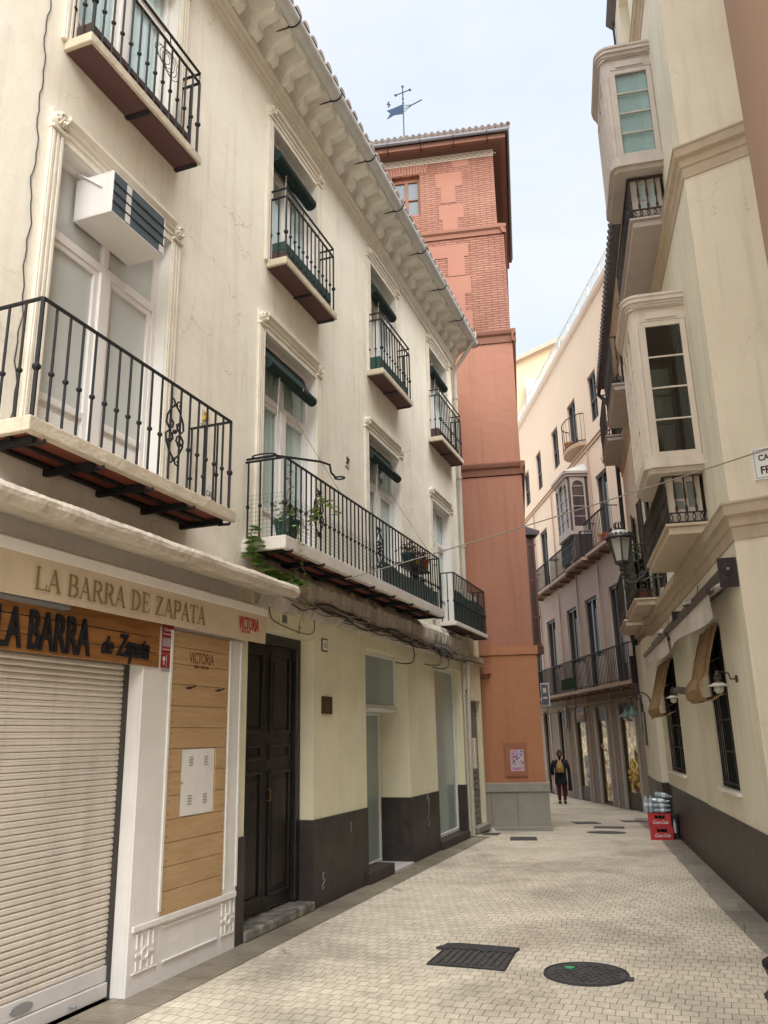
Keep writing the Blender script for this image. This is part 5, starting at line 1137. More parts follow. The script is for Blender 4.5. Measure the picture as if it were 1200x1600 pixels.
# ================================================================ lower neighbour on the right
T = Thing('balconied_house', 'lower beige house beyond the corner building with dark tiled eaves, shutters and slab balconies', 'building', FA, (5, 0, 0)); TN = T
mb = T.mb(); holed(mb, 2.6, 9.2, 0, 8.95, [(4.25, 5.95, 1.0, 2.62, .12), (5.1, 6.1, 3.6, 5.6, .15), (7.6, 8.6, 3.6, 5.6, .15), (5.1, 6.1, 7.2, 8.5, .15), (7.6, 8.6, 7.2, 8.5, .15), (3.0, 3.9, 3.6, 5.6, .15)])
mb.poly([(9.2, 0, 0), (9.2, -4, 0), (9.2, -4, 8.95), (9.2, 0, 8.95)]); T.part('street_wall', mb, mat('pale_beige_render', (.72, .67, .54), noise=.2, nscale=1, bump=.12, streak=.15))
mb = T.mb(); mb.prism([(6.3, 0), (6.62, .10), (9.2, .07), (9.2, 0)], 'z', 0, 3.15) if False else mb.prism([(6.6, 0), (6.6, .10), (7.2, .14), (9.2, .10), (9.2, 0)], 'z', .0, 3.2); T.part('projecting_pier', mb, mat('pale_beige_render', (.6, .55, .43)))
mb = T.mb(); mb.prism([(6.585, 0), (6.585, .112), (7.2, .152), (9.21, .112), (9.21, 0)], 'z', -.3, .78); mb.box(2.6, 6.583, -.02, .012, 0, .76); T.part('dado', mb, dado)
for z in (3.2, 6.9):
    mb = T.mb(); pr = [(0, z), (.015, z), (.02, z+.11), (.04, z+.13), (.04, z+.2), (.09, z+.24), (.09, z+.33), (0, z+.34)]; mb.prism(pr, 's', 2.602, 9.24); T.part('cornice', mb, rtrim)
mb = T.mb(); mb.prism([(0, 8.7), (.05, 8.72), (.12, 8.8), (.2, 8.95), (0, 8.96)], 's', 2.62, 9.25); T.part('eaves_moulding', mb, rtrim)
mb = T.mb(); mb.prism([(0, 8.97), (.30, 8.97), (.30, 9.02), (-3, 10.2), (-3, 8.97)], 's', 2.62, 9.2)
for k in range(40): x = 2.72+k*.165; mb.tube([(x, .36, 9.0), (x, -3, 10.25)], .062, 7)
T.part('tiled_roof', mb, rooft_d)
mb = T.mb(); mb.tube([(9.2, .30, 9.0), (9.32, .32, 8.9), (9.3, .2, 8.75), (9.28, .08, 8.5), (9.28, .08, 3.3)], .045, 8); T.part('downpipe', mb, mat('dark_pipe2', (.03, .035, .04), rough=.5))
def small_grille(T):
    grille_window(T, 4.25, 5.95, 1.0, 2.62)
small_grille(T)
shut = mat('dark_brown_shutter', (.045, .030, .03), rough=.5, noise=.2)
for (a, b, z0, z1) in ((5.1, 6.1, 3.6, 5.6), (7.6, 8.6, 3.6, 5.6), (5.1, 6.1, 7.2, 8.5), (7.6, 8.6, 7.2, 8.5), (3.0, 3.9, 3.6, 5.6)):
    mb = T.mb(); mb.box(a+.01, b-.01, -.12, -.10, z0+.01, z1-.01); w_ = T.part('window', mb, shut)
    for x0, fold in ((a, -1), (b, 1)):
        mb = T.mb(); o_ = .02; L_ = .46
        p0 = Vector((x0, .02, 0)); p1 = Vector((x0+fold*.40, .05, 0)) if (fold > 0) else Vector((x0-.30, .09, 0))
        n = 34; dz = (z1-z0-.1)/n
        d_ = (p1-p0).normalized(); nn = Vector((-d_.y, d_.x, 0))*.015
        for u0, u1 in ((0, .08), (.92, 1)): q0, q1 = p0.lerp(p1, u0), p0.lerp(p1, u1); mb.hexa([(*(q0-nn).xy, z0+.05), (*(q1-nn).xy, z0+.05), (*(q1+nn).xy, z0+.05), (*(q0+nn).xy, z0+.05), (*(q0-nn).xy, z1-.05), (*(q1-nn).xy, z1-.05), (*(q1+nn).xy, z1-.05), (*(q0+nn).xy, z1-.05)])
        q0, q1 = p0.lerp(p1, .08), p0.lerp(p1, .92)
        for k in range(n):
            z = z0+.05+k*dz; h = .75 if k not in (16, 17) else 1.0
            mb.hexa([(*(q0-nn*.8).xy, z), (*(q1-nn*.8).xy, z), (*(q1-nn*.5).xy, z), (*(q0-nn*.5).xy, z), (*(q0+nn*.5).xy, z+dz*h), (*(q1+nn*.5).xy, z+dz*h), (*(q1+nn*.8).xy, z+dz*h), (*(q0+nn*.8).xy, z+dz*h)])
        T.part('louvred_shutter', mb, shut, w_)
for (a, b) in ((4.85, 6.75), (7.35, 9.05)):
    rbalcony(T, a, b, .40, 3.60, .85, rslab); rbalcony(T, a, b, .40, 7.22, .85, rslab2)
for (nm, a, b, z) in (('lower', 4.9, 6.7, 3.66), ('lower', 7.4, 9.0, 3.66), ('upper', 7.4, 9.0, 7.3), ('upper', 4.9, 6.7, 7.3)):
    where = {('lower', 4.9): 'grey screen cloth inside the nearer lower balcony rail behind the street lantern', ('lower', 7.4): 'grey screen cloth inside the farther lower balcony rail of the balconied house', ('upper', 7.4): 'grey screen cloth inside the farther balcony under the dark tiled eaves', ('upper', 4.9): 'grey screen cloth inside the nearer balcony under the dark tiled eaves'}[(nm, a)]
    mb = MB(FA, (a, .35, z)); mb.box(a, b, .345, .349, z+.06, z+.74); tag(mb.build('screen_cloth', mat('grey_screen', (.12, .135, .145), rough=.8, noise=.2)), where, 'screen', 'grey screens on the right-hand balconies')
T = Thing('balcony_bush', 'bushy green plant standing on the balcony behind the street lantern', 'plant', FA, (5.6, .2, 3.62))
mb = T.mb(); mb.lathe((5.6, .18, 3.61), [(.10, 0), (.14, .24), (.12, .24)], 12); T.part('pot', mb, pterra)
mb = T.mb(); leafs(mb, [(5.9+random.gauss(0, .22), .22+random.gauss(0, .08), 4.15+random.gauss(0, .26)) for _ in range(800)], .08); T.part('leaves', mb, mat('bush_green', (.06, .12, .045), rough=.6, noise=.5, nscale=20))
# dark cable boxes where the street narrows
T = Thing('cable_box', 'black cable splice box with hanging cables at the end of the balconied house', 'cable box', FA, (9.3, .1, 3.0))
mb = T.mb(); mb.box(9.24, 9.44, .04, .22, 2.55, 3.1); T.part('box', mb, mat('black_plastic', (.015, .016, .02), rough=.5), bevel=.02)
mb = T.mb(); mb.tube([(9.3, .1, 3.9), (9.35, .16, 3.6), (9.25, .12, 3.3), (9.3, .12, 3.1)], .03, 6); mb.tube([(9.3, .12, 2.6), (9.25, .1, 2.3), (9.2, .1, 1.8)], .02, 6); T.part('cable', mb, cable_m)
for (s_, z0, z1, w_) in ((8.2, 1.35, 1.95, .10), (8.75, 1.55, 2.3, .08)):
    T = Thing('wall_panel', 'narrow dark framed menu panel on the projecting pier' if s_ == 8.2 else 'tall thin black panel at the end of the projecting pier', 'panel', FA, (s_, .13, z0)); mb = T.mb(); mb.box(s_, s_+w_*3, .09, .16, z0, z1); T.part('panel', mb, mat('dark_panel', (.07, .065, .06), rough=.4))
# ---- folded awnings along the restaurant wall
brn = mat('awning_brown_metal', (.045, .038, .042), rough=.45, metal=.3)
canv = mat('greyish_canvas', (.56, .51, .46), rough=.9, noise=.5, nscale=7, streak=.6)
def rawning(label, s0, s1, cap):
    T = Thing('awning', label, 'awning', FA, (s0, .1, 2.8), 'retracted awnings on the restaurant wall')
    mb = T.mb(); mb.box(s0, s1, .02, .12, 2.86, 3.0); T.part('cassette', mb, brn, bevel=.01)
    mb = T.mb(); mb.box(s0-.02, s0, .0, .16, 2.80, 3.06); mb.lathe((s0-.02, .08, 2.96), [(.045, -.008), (.045, 0)], 14, 's'); mb.lathe((s0-.02, .10, 2.86), [(.028, -.008), (.028, 0)], 12, 's'); T.part('end_plate', mb, brn, bevel=.004)
    mb = T.mb(); mb.box(s0-.034, s0-.028, .07, .09, 2.95, 2.97); T.part('bolt', mb, grey_met)
    mb = T.mb(); mb.box(s0+.15, s1, .215, .255, 2.775, 2.835); T.part('front_bar', mb, brn, bevel=.004)
    mb = T.mb(); mb.hexa([(s0+.2, .14, 2.86), (s1-.1, .14, 2.86), (s1-.1, .235, 2.80), (s0+.2, .235, 2.80), (s0+.2, .14, 2.866), (s1-.1, .14, 2.866), (s1-.1, .235, 2.806), (s0+.2, .235, 2.806)]); mb.tube([(s0+.05, .06, 2.86), (s0+.9, .17, 2.82)], .015, 6); mb.tube([(s0+.25, .16, 2.83), (s0+.06, .08, 2.88)], .02, 6); T.part('arm', mb, canv)
    mb = T.mb(); n = 30
    for k in range(n):
        a, b = s0+.18+(s1-s0-.18)*k/n, s0+.18+(s1-s0-.18)*(k+1)/n; f = lambda x: .235+.018*math.sin(x*4); u = lambda x: .20+.035*math.sin((x-s0)*2.1)
        mb.hexa([(a, f(a)-.003, 2.78-u(a)), (b, f(b)-.003, 2.78-u(b)), (b, f(b), 2.78-u(b)), (a, f(a), 2.78-u(a)), (a, .232, 2.78), (b, .232, 2.78), (b, .235, 2.78), (a, .235, 2.78)])
    T.part('valance', mb, canv)
rawning('nearest retracted awning with dark end plate, high on the right wall by the corner', -.72, 2.45, True)
rawning('second retracted awning farther along the right wall', 2.62, 5.9, True)
# rolled esparto blinds
esp = woodmat('esparto_weave', (.34, .215, .105), (.19, .115, .055), axis=2, scale=2.5, rough=.9)
def esparto(label, s0, s1, zt, zb):
    T = Thing('esparto_blind', label, 'blind', FA, (s0, .1, zt), 'rolled esparto blinds over the grille windows')
    path = [(.03, zt), (.08, zt-.15), (.13, zt-.32), (.17, zt-.48), (.225, zb+.16), (.26, zb+.07), (.25, zb-.0), (.20, zb-.04), (.14, zb-.035), (.09, zb+.0), (.03, zb+.02)]
    mb = T.mb(); th = .012; w_ = [0, .0, .01, .02, .0, -.03, -.03, -.02, 0, 0, 0]
    nx = 6
    for i, (a, b) in enumerate(zip(path, path[1:])):
        for k in range(nx):
            x0, x1 = s0+(s1-s0)*k/nx, s0+(s1-s0)*(k+1)/nx
            j = lambda x: .012*math.sin(x*9)
            mb.hexa([(x0+w_[i], a[0]+j(x0), a[1]), (x1+w_[i], a[0]+j(x1), a[1]), (x1+w_[i], a[0]+th+j(x1), a[1]+th*.5), (x0+w_[i], a[0]+th+j(x0), a[1]+th*.5), (x0+w_[i+1], b[0]+j(x0), b[1]), (x1+w_[i+1], b[0]+j(x1), b[1]), (x1+w_[i+1], b[0]+th+j(x1), b[1]+th*.5), (x0+w_[i+1], b[0]+th+j(x0), b[1]+th*.5)])
    T.part('woven_mat', mb, esp)
    mb = T.mb()
    for x in (s0+.12, s1-.15): mb.tube([(x, p[0]+.022, p[1]) for p in path[:6]], .006, 4)
    mb.tube([(s0+.03, .16, zt-.3), (s0, .28, zb+.3), (s0+.02, .26, zb)], .006, 4); T.part('cord', mb, mat('rope', (.2, .13, .07)))
esparto('nearest woven esparto blind bulging out from the first grille window', .42, 1.42, 2.62, 1.92)
esparto('farther woven esparto blind over the second grille window', 4.25, 5.9, 2.62, 1.85)
# wall lamps
enam = mat('white_enamel', (.55, .50, .45), rough=.3, noise=.3, nscale=15, spec=.5); bulbg = mat('clear_globe', (.42, .40, .35), rough=.15, spec=.8)
def wlamp(label, s_, z, group='small white enamel wall lamps'):
    T = Thing('wall_lamp', label, 'wall lamp', FA, (s_, 0, z), group)
    mb = T.mb(); mb.lathe((s_, .0, z+.06), [(.035, 0), (.035, .015)], 10, 'o'); mb.tube([(s_, .015, z+.06), (s_, .06, z+.06), (s_, .07, z+.11), (s_, .12, z+.13), (s_, .17, z+.12)], .007, 6); T.part('bracket', mb, rb_iron)
    mb = T.mb(); mb.lathe((s_, .17, z), [(.045, .028), (.06, .018), (.10, .004), (.10, -.002), (.03, .006)], 18); T.part('shade', mb, enam)
    mb = T.mb(); mb.lathe((s_, .17, z), [(.016, .14), (.02, .11), (.036, .10), (.028, .085), (.038, .075), (.03, .045), (.042, .028)], 14); T.part('neck', mb, rb_iron)
    mb = T.mb(); mb.sphere((s_, .17, z-.025), (.045, .045, .045), 8); T.part('globe', mb, bulbg, smooth=True)
wlamp('nearest white enamel wall lamp with glass globe, in front of the esparto blind', -.10, 1.99)
wlamp('farther white enamel wall lamp with glass globe beside the second esparto blind', 3.3, 2.02)
def halfshade(label, s_, z, sz=1):
    T = Thing('wall_uplighter', label, 'wall lamp', FA, (s_, 0, z), 'half-round enamel wall shades under the cornice')
    mb = T.mb(); n = 12; pr = [(.15, 0), (.15, .03), (.12, .055), (.06, .08), (.01, .085)]
    rings = [[mb.P((s_+r_*1.0*math.cos(a)*sz, .01+r_*1.15*math.sin(a)*sz, z+h*sz)) for a in [math.pi*k/n for k in range(n+1)]] for r_, h in pr]
    for A, B in zip(rings, rings[1:]):
        for k in range(n): mb.f.append([A[k], A[k+1], B[k+1], B[k]])
    T.part('shade', mb, enam)
    mb = T.mb(); mb.tube([(s_, .03, z+.07), (s_, .01, z+.22)], .005, 4); T.part('stay', mb, iron)
halfshade('nearer half-round enamel shade between cornice and awning', 1.35, 2.95, 1.1)
halfshade('farther half-round enamel shade between cornice and awning', 4.2, 2.96, 1.0)
T = Thing('floodlight', 'small finned floodlight on a wall bracket under the second awning', 'floodlight', FA, (1.9, .1, 2.05))
mb = T.mb(); mb.hexa([(1.75, .10, 2.0), (2.15, .10, 2.0), (2.15, .30, 2.03), (1.75, .30, 2.03), (1.75, .10, 2.06), (2.15, .10, 2.06), (2.15, .30, 2.09), (1.75, .30, 2.09)]); T.part('housing', mb, mat('floodlight_grey', (.08, .075, .07), rough=.5), bevel=.006)
mb = T.mb(); mb.tube([(1.95, .0, 2.1), (1.95, .12, 2.1), (1.95, .2, 2.07)], .01, 5); T.part('bracket', mb, iron)
for (s_, lb) in ((6.9, 'nearer green goose-neck wall lamp at the narrow pier'), (8.6, 'farther green goose-neck wall lamp at the end of the pier')):
    T = Thing('gooseneck_lamp', lb, 'wall lamp', FA, (s_, .12, 1.9), 'goose-neck lamps on the pier'); o_ = .12
    mb = T.mb(); mb.box(s_-.015, s_+.015, .10, .135, 1.80, 2.12); mb.tube([(s_, .13, 2.0)]+[(s_, .13+.16-.16*math.cos(a), 2.1+.16*math.sin(a)) for a in [math.pi*k/8 for k in range(9)]]+[(s_, .45, 2.04)], .011, 6); T.part('neck', mb, iron)
    mb = T.mb(); mb.lathe((s_, .45, 1.88), [(.025, .17), (.03, .12), (.05, .08), (.14, .0), (.135, .0), (.03, .07)], 16); T.part('shade', mb, mat('green_enamel', (.04, .075, .065), rough=.4, noise=.3))
    mb = T.mb(); mb.sphere((s_, .45, 1.86), .055, 7); T.part('globe', mb, bulbg, smooth=True)

# ================================================================ street lantern on scrolled bracket
T = Thing('street_lantern', 'large ornate street lantern with crown hanging from a scrolled iron bracket', 'street lamp', FA, (3.9, .6, 4.0))
lan = mat('lantern_iron', (.060, .058, .058), rough=.5, metal=.4, noise=.4, nscale=20, dark=(.12, .10, .08))
S_, O_ = 3.9, .60
def hexlathe(prof, n=6): mb = T.mb(); mb.lathe((S_, O_, 0), prof, n); return mb
T.part('roof_collar', hexlathe([(.12, 4.36), (.205, 4.335), (.215, 4.35), (.205, 4.375), (.15, 4.385)], 24), lan)
T.part('dome', hexlathe([(.155, 4.38), (.14, 4.425), (.10, 4.46), (.05, 4.475)], 24), mat('milky_dome', (.50, .50, .49), rough=.3), smooth=True)
mb = T.mb()
for k in range(16): a = k*math.pi/8; mb.tube([(S_+.19*math.cos(a), O_+.19*math.sin(a), 4.37), (S_+.165*math.cos(a), O_+.165*math.sin(a), 4.41), (S_+.15*math.cos(a+.15), O_+.15*math.sin(a+.15), 4.40)], .010, 4)
for k in range(8):
    a = k*math.pi/4; mb.tube([(S_+.03*math.cos(a), O_+.03*math.sin(a), 4.47), (S_+.065*math.cos(a), O_+.065*math.sin(a), 4.52), (S_+.06*math.cos(a), O_+.06*math.sin(a), 4.565), (S_+.04*math.cos(a), O_+.04*math.sin(a), 4.59)], .010, 4)
mb.lathe((S_, O_, 0), [(.06, 4.465), (.065, 4.49), (.05, 4.50)], 12); T.part('crown', mb, lan)
lg = mat('opal_lantern_glass', (.40, .385, .33), rough=.25, noise=.15, nscale=6, spec=.5)
T.part('glass', hexlathe([(.10, 4.0), (.165, 4.35)], 6), lg)
mb = T.mb()
for k in range(6): a = k*math.pi/3; mb.tube([(S_+.102*math.cos(a), O_+.102*math.sin(a), 3.99), (S_+.17*math.cos(a), O_+.17*math.sin(a), 4.35)], .012, 5)
for r_, z in ((.104, 3.995), (.172, 4.345)): mb.tube([(S_+r_*math.cos(k*math.pi/3), O_+r_*math.sin(k*math.pi/3), z) for k in range(6)], .012, 5, closed=True)
T.part('glass_frame', mb, lan)
T.part('finial', hexlathe([(.11, 3.99), (.10, 3.97), (.045, 3.93), (.04, 3.90), (.06, 3.88), (.03, 3.85), (.045, 3.82), (.02, 3.79), (.03, 3.76), (.012, 3.74)], 12), lan)
mb = T.mb()
mb.tube([(S_, O_, 3.76), (S_, O_-.03, 3.72), (S_, O_-.09, 3.68), (S_, O_-.17, 3.69), (S_, O_-.28, 3.78), (S_, O_-.36, 3.88), (S_, O_-.46, 3.95), (S_, .04, 3.97)], [.018, .02, .024, .024, .024, .022, .02, .02], 7)
def spir(c, r_, t0, tn, sg): return [(S_, c[0]+sg*r_*(1-.8*k/16)*math.cos(t0+tn*k/16), c[1]+r_*(1-.8*k/16)*math.sin(t0+tn*k/16)) for k in range(17)]
mb.tube(spir((.16, 3.86), .10, 0, 9.5, 1), .013, 6); mb.tube(spir((.33, 3.76), .06, 2, 8, -1), .010, 5); mb.tube(spir((.46, 3.77), .055, 1, 8, 1), .010, 5); mb.tube(spir((.25, 3.95), .04, 1, 8, 1), .008, 5)
mb.tube([(S_, .06, 3.75), (S_, .12, 3.73), (S_, .22, 3.76), (S_, .32, 3.70), (S_, .42, 3.72)], .012, 5); mb.tube([(S_, .03, 4.0), (S_, .03, 3.72), (S_, .05, 3.60), (S_, .03, 3.55)], [.02, .02, .014, .02], 6)
T.part('bracket', mb, lan)
# overhead cable
mb = MB(FW, (-3.25, 7.65, 3.2)); p0 = Vector((-3.25, 7.67, 3.19)); p1 = Vector((.86, 7.46, 3.96)); pts = []
for k in range(25): u = k/24; p = p0.lerp(p1, u); p.z -= .16*4*u*(1-u)*0.15; pts.append(p)
mb.tube(pts, .006, 5); tag(mb.build('overhead_cable', cable_g), 'thin overhead cable sagging across the street from the long balcony to the beige end wall', 'cable')

# ================================================================ house with wooden gallery beyond the tower
FG = Fr((-3.70, 19.3), (-.394, .919), -1)
T = Thing('gallery_house', 'house beyond the tower with a narrow brown enclosed wooden gallery under small tiles', 'building', FG, (0, 0, 0))
mb = T.mb(); mb.poly([(0, 0, -.5), (12, 0, -.5), (12, 0, 9.0), (0, 0, 9.0)]) if False else mb.box(-.0, 12, -4, 0, -.5, 6.3); T.part('wall', mb, mat('dim_ochre_render', (.38, .28, .20), noise=.3, nscale=1.5, streak=.2))
gw = woodmat('old_gallery_wood', (.10, .055, .045), (.05, .03, .026), axis=2, rough=.6)
mb = T.mb(); mb.box(.25, 2.1, 0, .56, 3.62, 6.35); g_ = T.part('gallery', mb, gw)
mb = T.mb()
for z in (3.62, 4.3, 5.2, 6.1): mb.box(.24, 2.12, 0, .585, z, z+.05)
for k in range(4): mb.box(.228, .25, .06+k*.15, .10+k*.15, 3.67, 6.3)
for k in range(9): mb.box(.3+k*.2, .33+k*.2, .56, .58, 3.67, 6.3)
T.part('gallery_battens', mb, mat('brown_battens', (.13, .075, .06), rough=.6), g_)
mb = T.mb(); mb.prism([(0, 6.62), (.66, 6.42), (.66, 6.36), (0, 6.36)], 's', .15, 2.2); 
for k in range(9): mb.tube([(.25+k*.22, .70, 6.43), (.25+k*.22, 0, 6.66)], .06, 6)
T.part('gallery_roof', mb, rooft_d, g_)
mb = T.mb(); mb.box(.2, 2.2, -.05, .60, 3.44, 3.615); T.part('gallery_base', mb, mat('brown_soffit', (.20, .085, .06)), g_)
mb = T.mb(); mb.box(.3, 3.4, .0, .04, -.3, 3.3); T.part('shopfront', mb, mat('dark_panel', (.07, .065, .06)))
T = Thing('hanging_sign', 'small white framed sign projecting past the tower edge over the far shops', 'sign', FW, (-2.82, 17.4, 2.6))
mb = T.mb(); mb.box(-2.98, -2.80, 17.4, 17.44, 2.15, 2.62); p_ = T.part('frame', mb, mat('sign_white_frame', (.55, .57, .6), rough=.4), bevel=.01)
mb = T.mb(); mb.box(-2.96, -2.82, 17.395, 17.4, 2.18, 2.59); T.part('face', mb, mat('sign_grey_face', (.13, .14, .16), rough=.3), p_)
mb = T.mb(); mb.box(-2.94, -2.85, 17.391, 17.395, 2.30, 2.34); mb.box(-2.93, -2.86, 17.391, 17.395, 2.42, 2.52); T.part('print', mb, wpr, p_)
mb = T.mb(); mb.tube([(-3.3, 17.42, 2.62), (-2.85, 17.42, 2.62)], .012, 5); T.part('arm', mb, iron)

# ================================================================ pink building down the street
T = Thing('pink_building', 'tall pale pink building down the street with long balconies, arched bay window and roof terrace', 'building', FF, (4, 0, 0)); TP = T
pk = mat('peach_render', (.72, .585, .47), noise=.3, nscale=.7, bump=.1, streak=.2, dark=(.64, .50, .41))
pk2 = mat('shaded_peach_render', (.46, .36, .31), noise=.3, nscale=.7, bump=.1, streak=.3, dark=(.30, .235, .215))  # darker copy of the peach wall: lower-storey shade put into the colour
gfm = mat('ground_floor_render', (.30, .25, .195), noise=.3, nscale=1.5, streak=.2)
F1 = [(.27, 1.24), (2.36, 3.58), (4.54, 5.72), (7.28, 8.48), (9.6, 10.6)]
F2 = [(.42, 1.44, 6.7, 8.92), (2.35, 3.6, 6.72, 8.6), (4.9, 5.7, 6.72, 8.9), (7.45, 8.54, 6.72, 8.95)]
F3 = [(.58, 1.36, 10.56, 12.06), (2.78, 3.68, 10.3, 12.08), (5.02, 5.85, 10.56, 12.0), (7.53, 8.3, 10.54, 12.0), (9.58, 10.48, 10.5, 11.9)]
G = [(.10, 1.30, -.6, 2.35), (2.46, 3.42, -.6, 2.35), (4.55, 5.68, -.6, 2.4), (7.2, 7.78, -.6, 2.38), (8.95, 9.9, -.6, 2.4)]
DR = .15
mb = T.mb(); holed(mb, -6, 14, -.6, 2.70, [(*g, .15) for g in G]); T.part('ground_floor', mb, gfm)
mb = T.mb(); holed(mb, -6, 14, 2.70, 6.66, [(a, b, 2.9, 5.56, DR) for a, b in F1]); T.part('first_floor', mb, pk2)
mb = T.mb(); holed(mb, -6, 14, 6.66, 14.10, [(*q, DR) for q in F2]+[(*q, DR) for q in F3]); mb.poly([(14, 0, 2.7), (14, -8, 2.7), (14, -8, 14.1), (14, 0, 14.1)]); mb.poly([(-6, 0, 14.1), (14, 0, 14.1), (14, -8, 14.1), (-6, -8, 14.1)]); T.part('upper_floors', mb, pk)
mb = T.mb(); mb.prism([(0, 14.02), (.05, 14.04), (.09, 14.12), (.09, 14.28), (-.2, 14.28), (-.2, 14.02)], 's', -6, 14); T.part('parapet', mb, mat('pale_parapet', (.62, .52, .45), noise=.2, streak=.2))
mb = T.mb()
for z in (9.93, 10.06): mb.prism([(0, z-.02), (.035, z), (.035, z+.03), (0, z+.04)], 's', -6, 14)
T.part('string_course', mb, mat('brown_string', (.34, .22, .16), noise=.2))
mb = T.mb(); mb.box(-6, 14, 0, .05, 2.42, 2.5); T.part('shop_cornice', mb, gfm)
for s_ in (1.85, 4.1, 6.35, 9.1):
    mb = T.mb(); mb.tube([(s_, .05, -.4), (s_, .05, 9.9)], .025, 6); T.part('downpipe', mb, mat('mauve_pipe', (.40, .27, .22), rough=.6))
wfr = mat('dark_grey_frame', (.055, .05, .05), rough=.45); cur2 = mat('pale_curtain_strip', (.30, .36, .36), rough=.8)
def fwin(s0, s1, z0, z1, tall):
    mb = T.mb(); d = -DR+.02
    for q in ((s0, s0+.09, z0, z1), (s1-.09, s1, z0, z1), (s0+.09, s1-.09, z1-.09, z1), (s0+.09, s1-.09, z0, z0+.06), ((s0+s1)/2-.05, (s0+s1)/2+.05, z0+.06, z1-.09)): mb.box(q[0], q[1], d, d+.07, q[2], q[3])
    if not tall: mb.box(s0+.09, s1-.09, d, d+.085, z0+(z1-z0)*.42, z0+(z1-z0)*.42+.06)
    w_ = T.part('window', mb, wfr); mb = T.mb(); mb.box(s0+.08, s1-.08, d+.01, d+.02, z0+.05, z1-.08); T.part('pane', mb, mat('dark_reflecting_pane', (.035, .04, .045), rough=.08, spec=.8), w_)
    mb = T.mb(); mb.box((s0+s1)/2-.2, (s0+s1)/2-.05, d+.021, d+.028, z0+.5 if tall else z0+.1, z1-.35); T.part('curtain', mb, cur2, w_)
for a, b in F1: fwin(a, b, 2.9, 5.56, True)
for q in F2: fwin(*q, True)
for q in F3: fwin(*q, q[3]-q[2] > 1.6)
def frail(mb, s0, s1, o, z0, z1, curved=False, sp=.13):
    if not curved:
        mb.box(s0, s1, o-.02, o+.02, z1-.035, z1); mb.box(s0, s1, o-.01, o+.01, z0+.05, z0+.07)
        for s_ in (s0, s1): mb.box(s_-.012, s_+.012, 0, o, z1-.025, z1); mb.tube([(s_, o*.5, z0), (s_, o*.5, z1)], .008, 4)
        n = round((s1-s0)/sp)
        for k in range(n+1): x = s0+(s1-s0)*k/n; mb.tube([(x, o, z0), (x, o, z1)], .013, 4)
    else:
        pts = [((s0+s1)/2-(s1-s0)/2*math.cos(a), o*math.sin(a)) for a in [math.pi*k/12 for k in range(13)]]
        mb.tube([(p[0], p[1], z1) for p in pts], .018, 5); mb.tube([(p[0], p[1], z0+.04) for p in pts], .02, 5)
        for p in pts: mb.tube([(p[0], p[1], z0), (p[0], p[1], z1)], .009, 4)
bsl = mat('brown_slab', (.20, .13, .095), noise=.4, nscale=4, streak=.2); bedge = mat('pink_slab_edge', (.42, .30, .22), noise=.4, nscale=6, dirt=.2)
def fbal(s0, s1, o, zt, h, iron_m=rb_iron, sep=None):
    mb = T.mb(); mb.box(s0, s1, 0, o, zt-.09, zt); b_ = T.part('balcony', mb, bedge)
    mb = T.mb(); mb.box(s0+.03, s1-.03, .0, o-.03, zt-.13, zt-.0901); n = max(2, round((s1-s0)/.75))
    for k in range(n): x = s0+.12+(s1-s0-.24)*k/(n-1); mb.box(x-.04, x+.04, 0, o-.02, zt-.19, zt-.13)
    T.part('slab_underside', mb, bsl, b_); mb = T.mb()
    for (a, b) in (sep or [(s0+.02, s1-.02)]): frail(mb, a, b, o-.03, zt, zt+h)
    T.part('railing', mb, iron, b_); return b_
b_ = fbal(-.9, 10.8, .36, 2.86, .95, sep=[(-.85, 1.9), (1.95, 4.05), (4.1, 6.5), (6.55, 10.7)])
for s_ in (1.92, 4.08, 6.52): mb = T.mb(); mb.box(s_-.05, s_+.05, 0, .30, 2.861, 3.7); T.part('divider', mb, mat('pale_divider', (.42, .36, .31)), b_)
fbal(-.2, 1.85, .38, 6.66, .95); fbal(2.05, 3.95, .42, 6.64, .80); fbal(4.15, 6.1, .36, 6.60, .85); fbal(6.3, 8.9, .36, 6.6, .85)
mb = T.mb(); pts = [((2.15+3.55)/2-.85*math.cos(a), .42*math.sin(a)) for a in [math.pi*k/10 for k in range(11)]]; mb.prism(pts, 'z', 10.16, 10.28); b3 = T.part('balcony', mb, bedge); mb = T.mb(); frail(mb, 2.0, 3.7, .41, 10.28, 11.2, True); T.part('railing', mb, rb_iron, b3)
# arched bay
bm_ = mat('bay_mauve_paint', (.36, .30, .27), rough=.5, noise=.2, streak=.2)
s0, s1, D = 2.18, 3.75, .65; z0, z1 = 7.5, 9.32
mb = T.mb(); mb.prism([(s0, 0), (s0+.05, D-.05), (s0+.15, D), (s1-.15, D), (s1-.05, D-.05), (s1, 0)], 'z', z0-.12, z0); bay_ = T.part('bay_window', mb, bm_); mb = T.mb(); mb.prism([(s0-.08, 0), (s0-.05, D+.02), (s0+.1, D+.10), (s1-.1, D+.10), (s1+.05, D+.02), (s1+.08, 0)], 'z', z1-.04, z1+.04)
mb.prism([(s0-.03, 0), (s0, D), (s0+.12, D+.05), (s1-.12, D+.05), (s1, D), (s1+.03, 0)], 'z', z1-.12, z1-.04); T.part('bay_cornice', mb, bm_, bay_)
mb = T.mb(); mb.hexa([(s0-.08, 0, z1+.04), (s1+.08, 0, z1+.04), (s1+.05, D+.08, z1+.04), (s0-.05, D+.08, z1+.04), (s0+.1, 0, z1+.34), (s1-.1, 0, z1+.34), (s1-.35, .12, z1+.22), (s0+.35, .12, z1+.22)]); T.part('bay_roof', mb, mat('lead_roof', (.50, .49, .47), rough=.5, noise=.3), bay_)
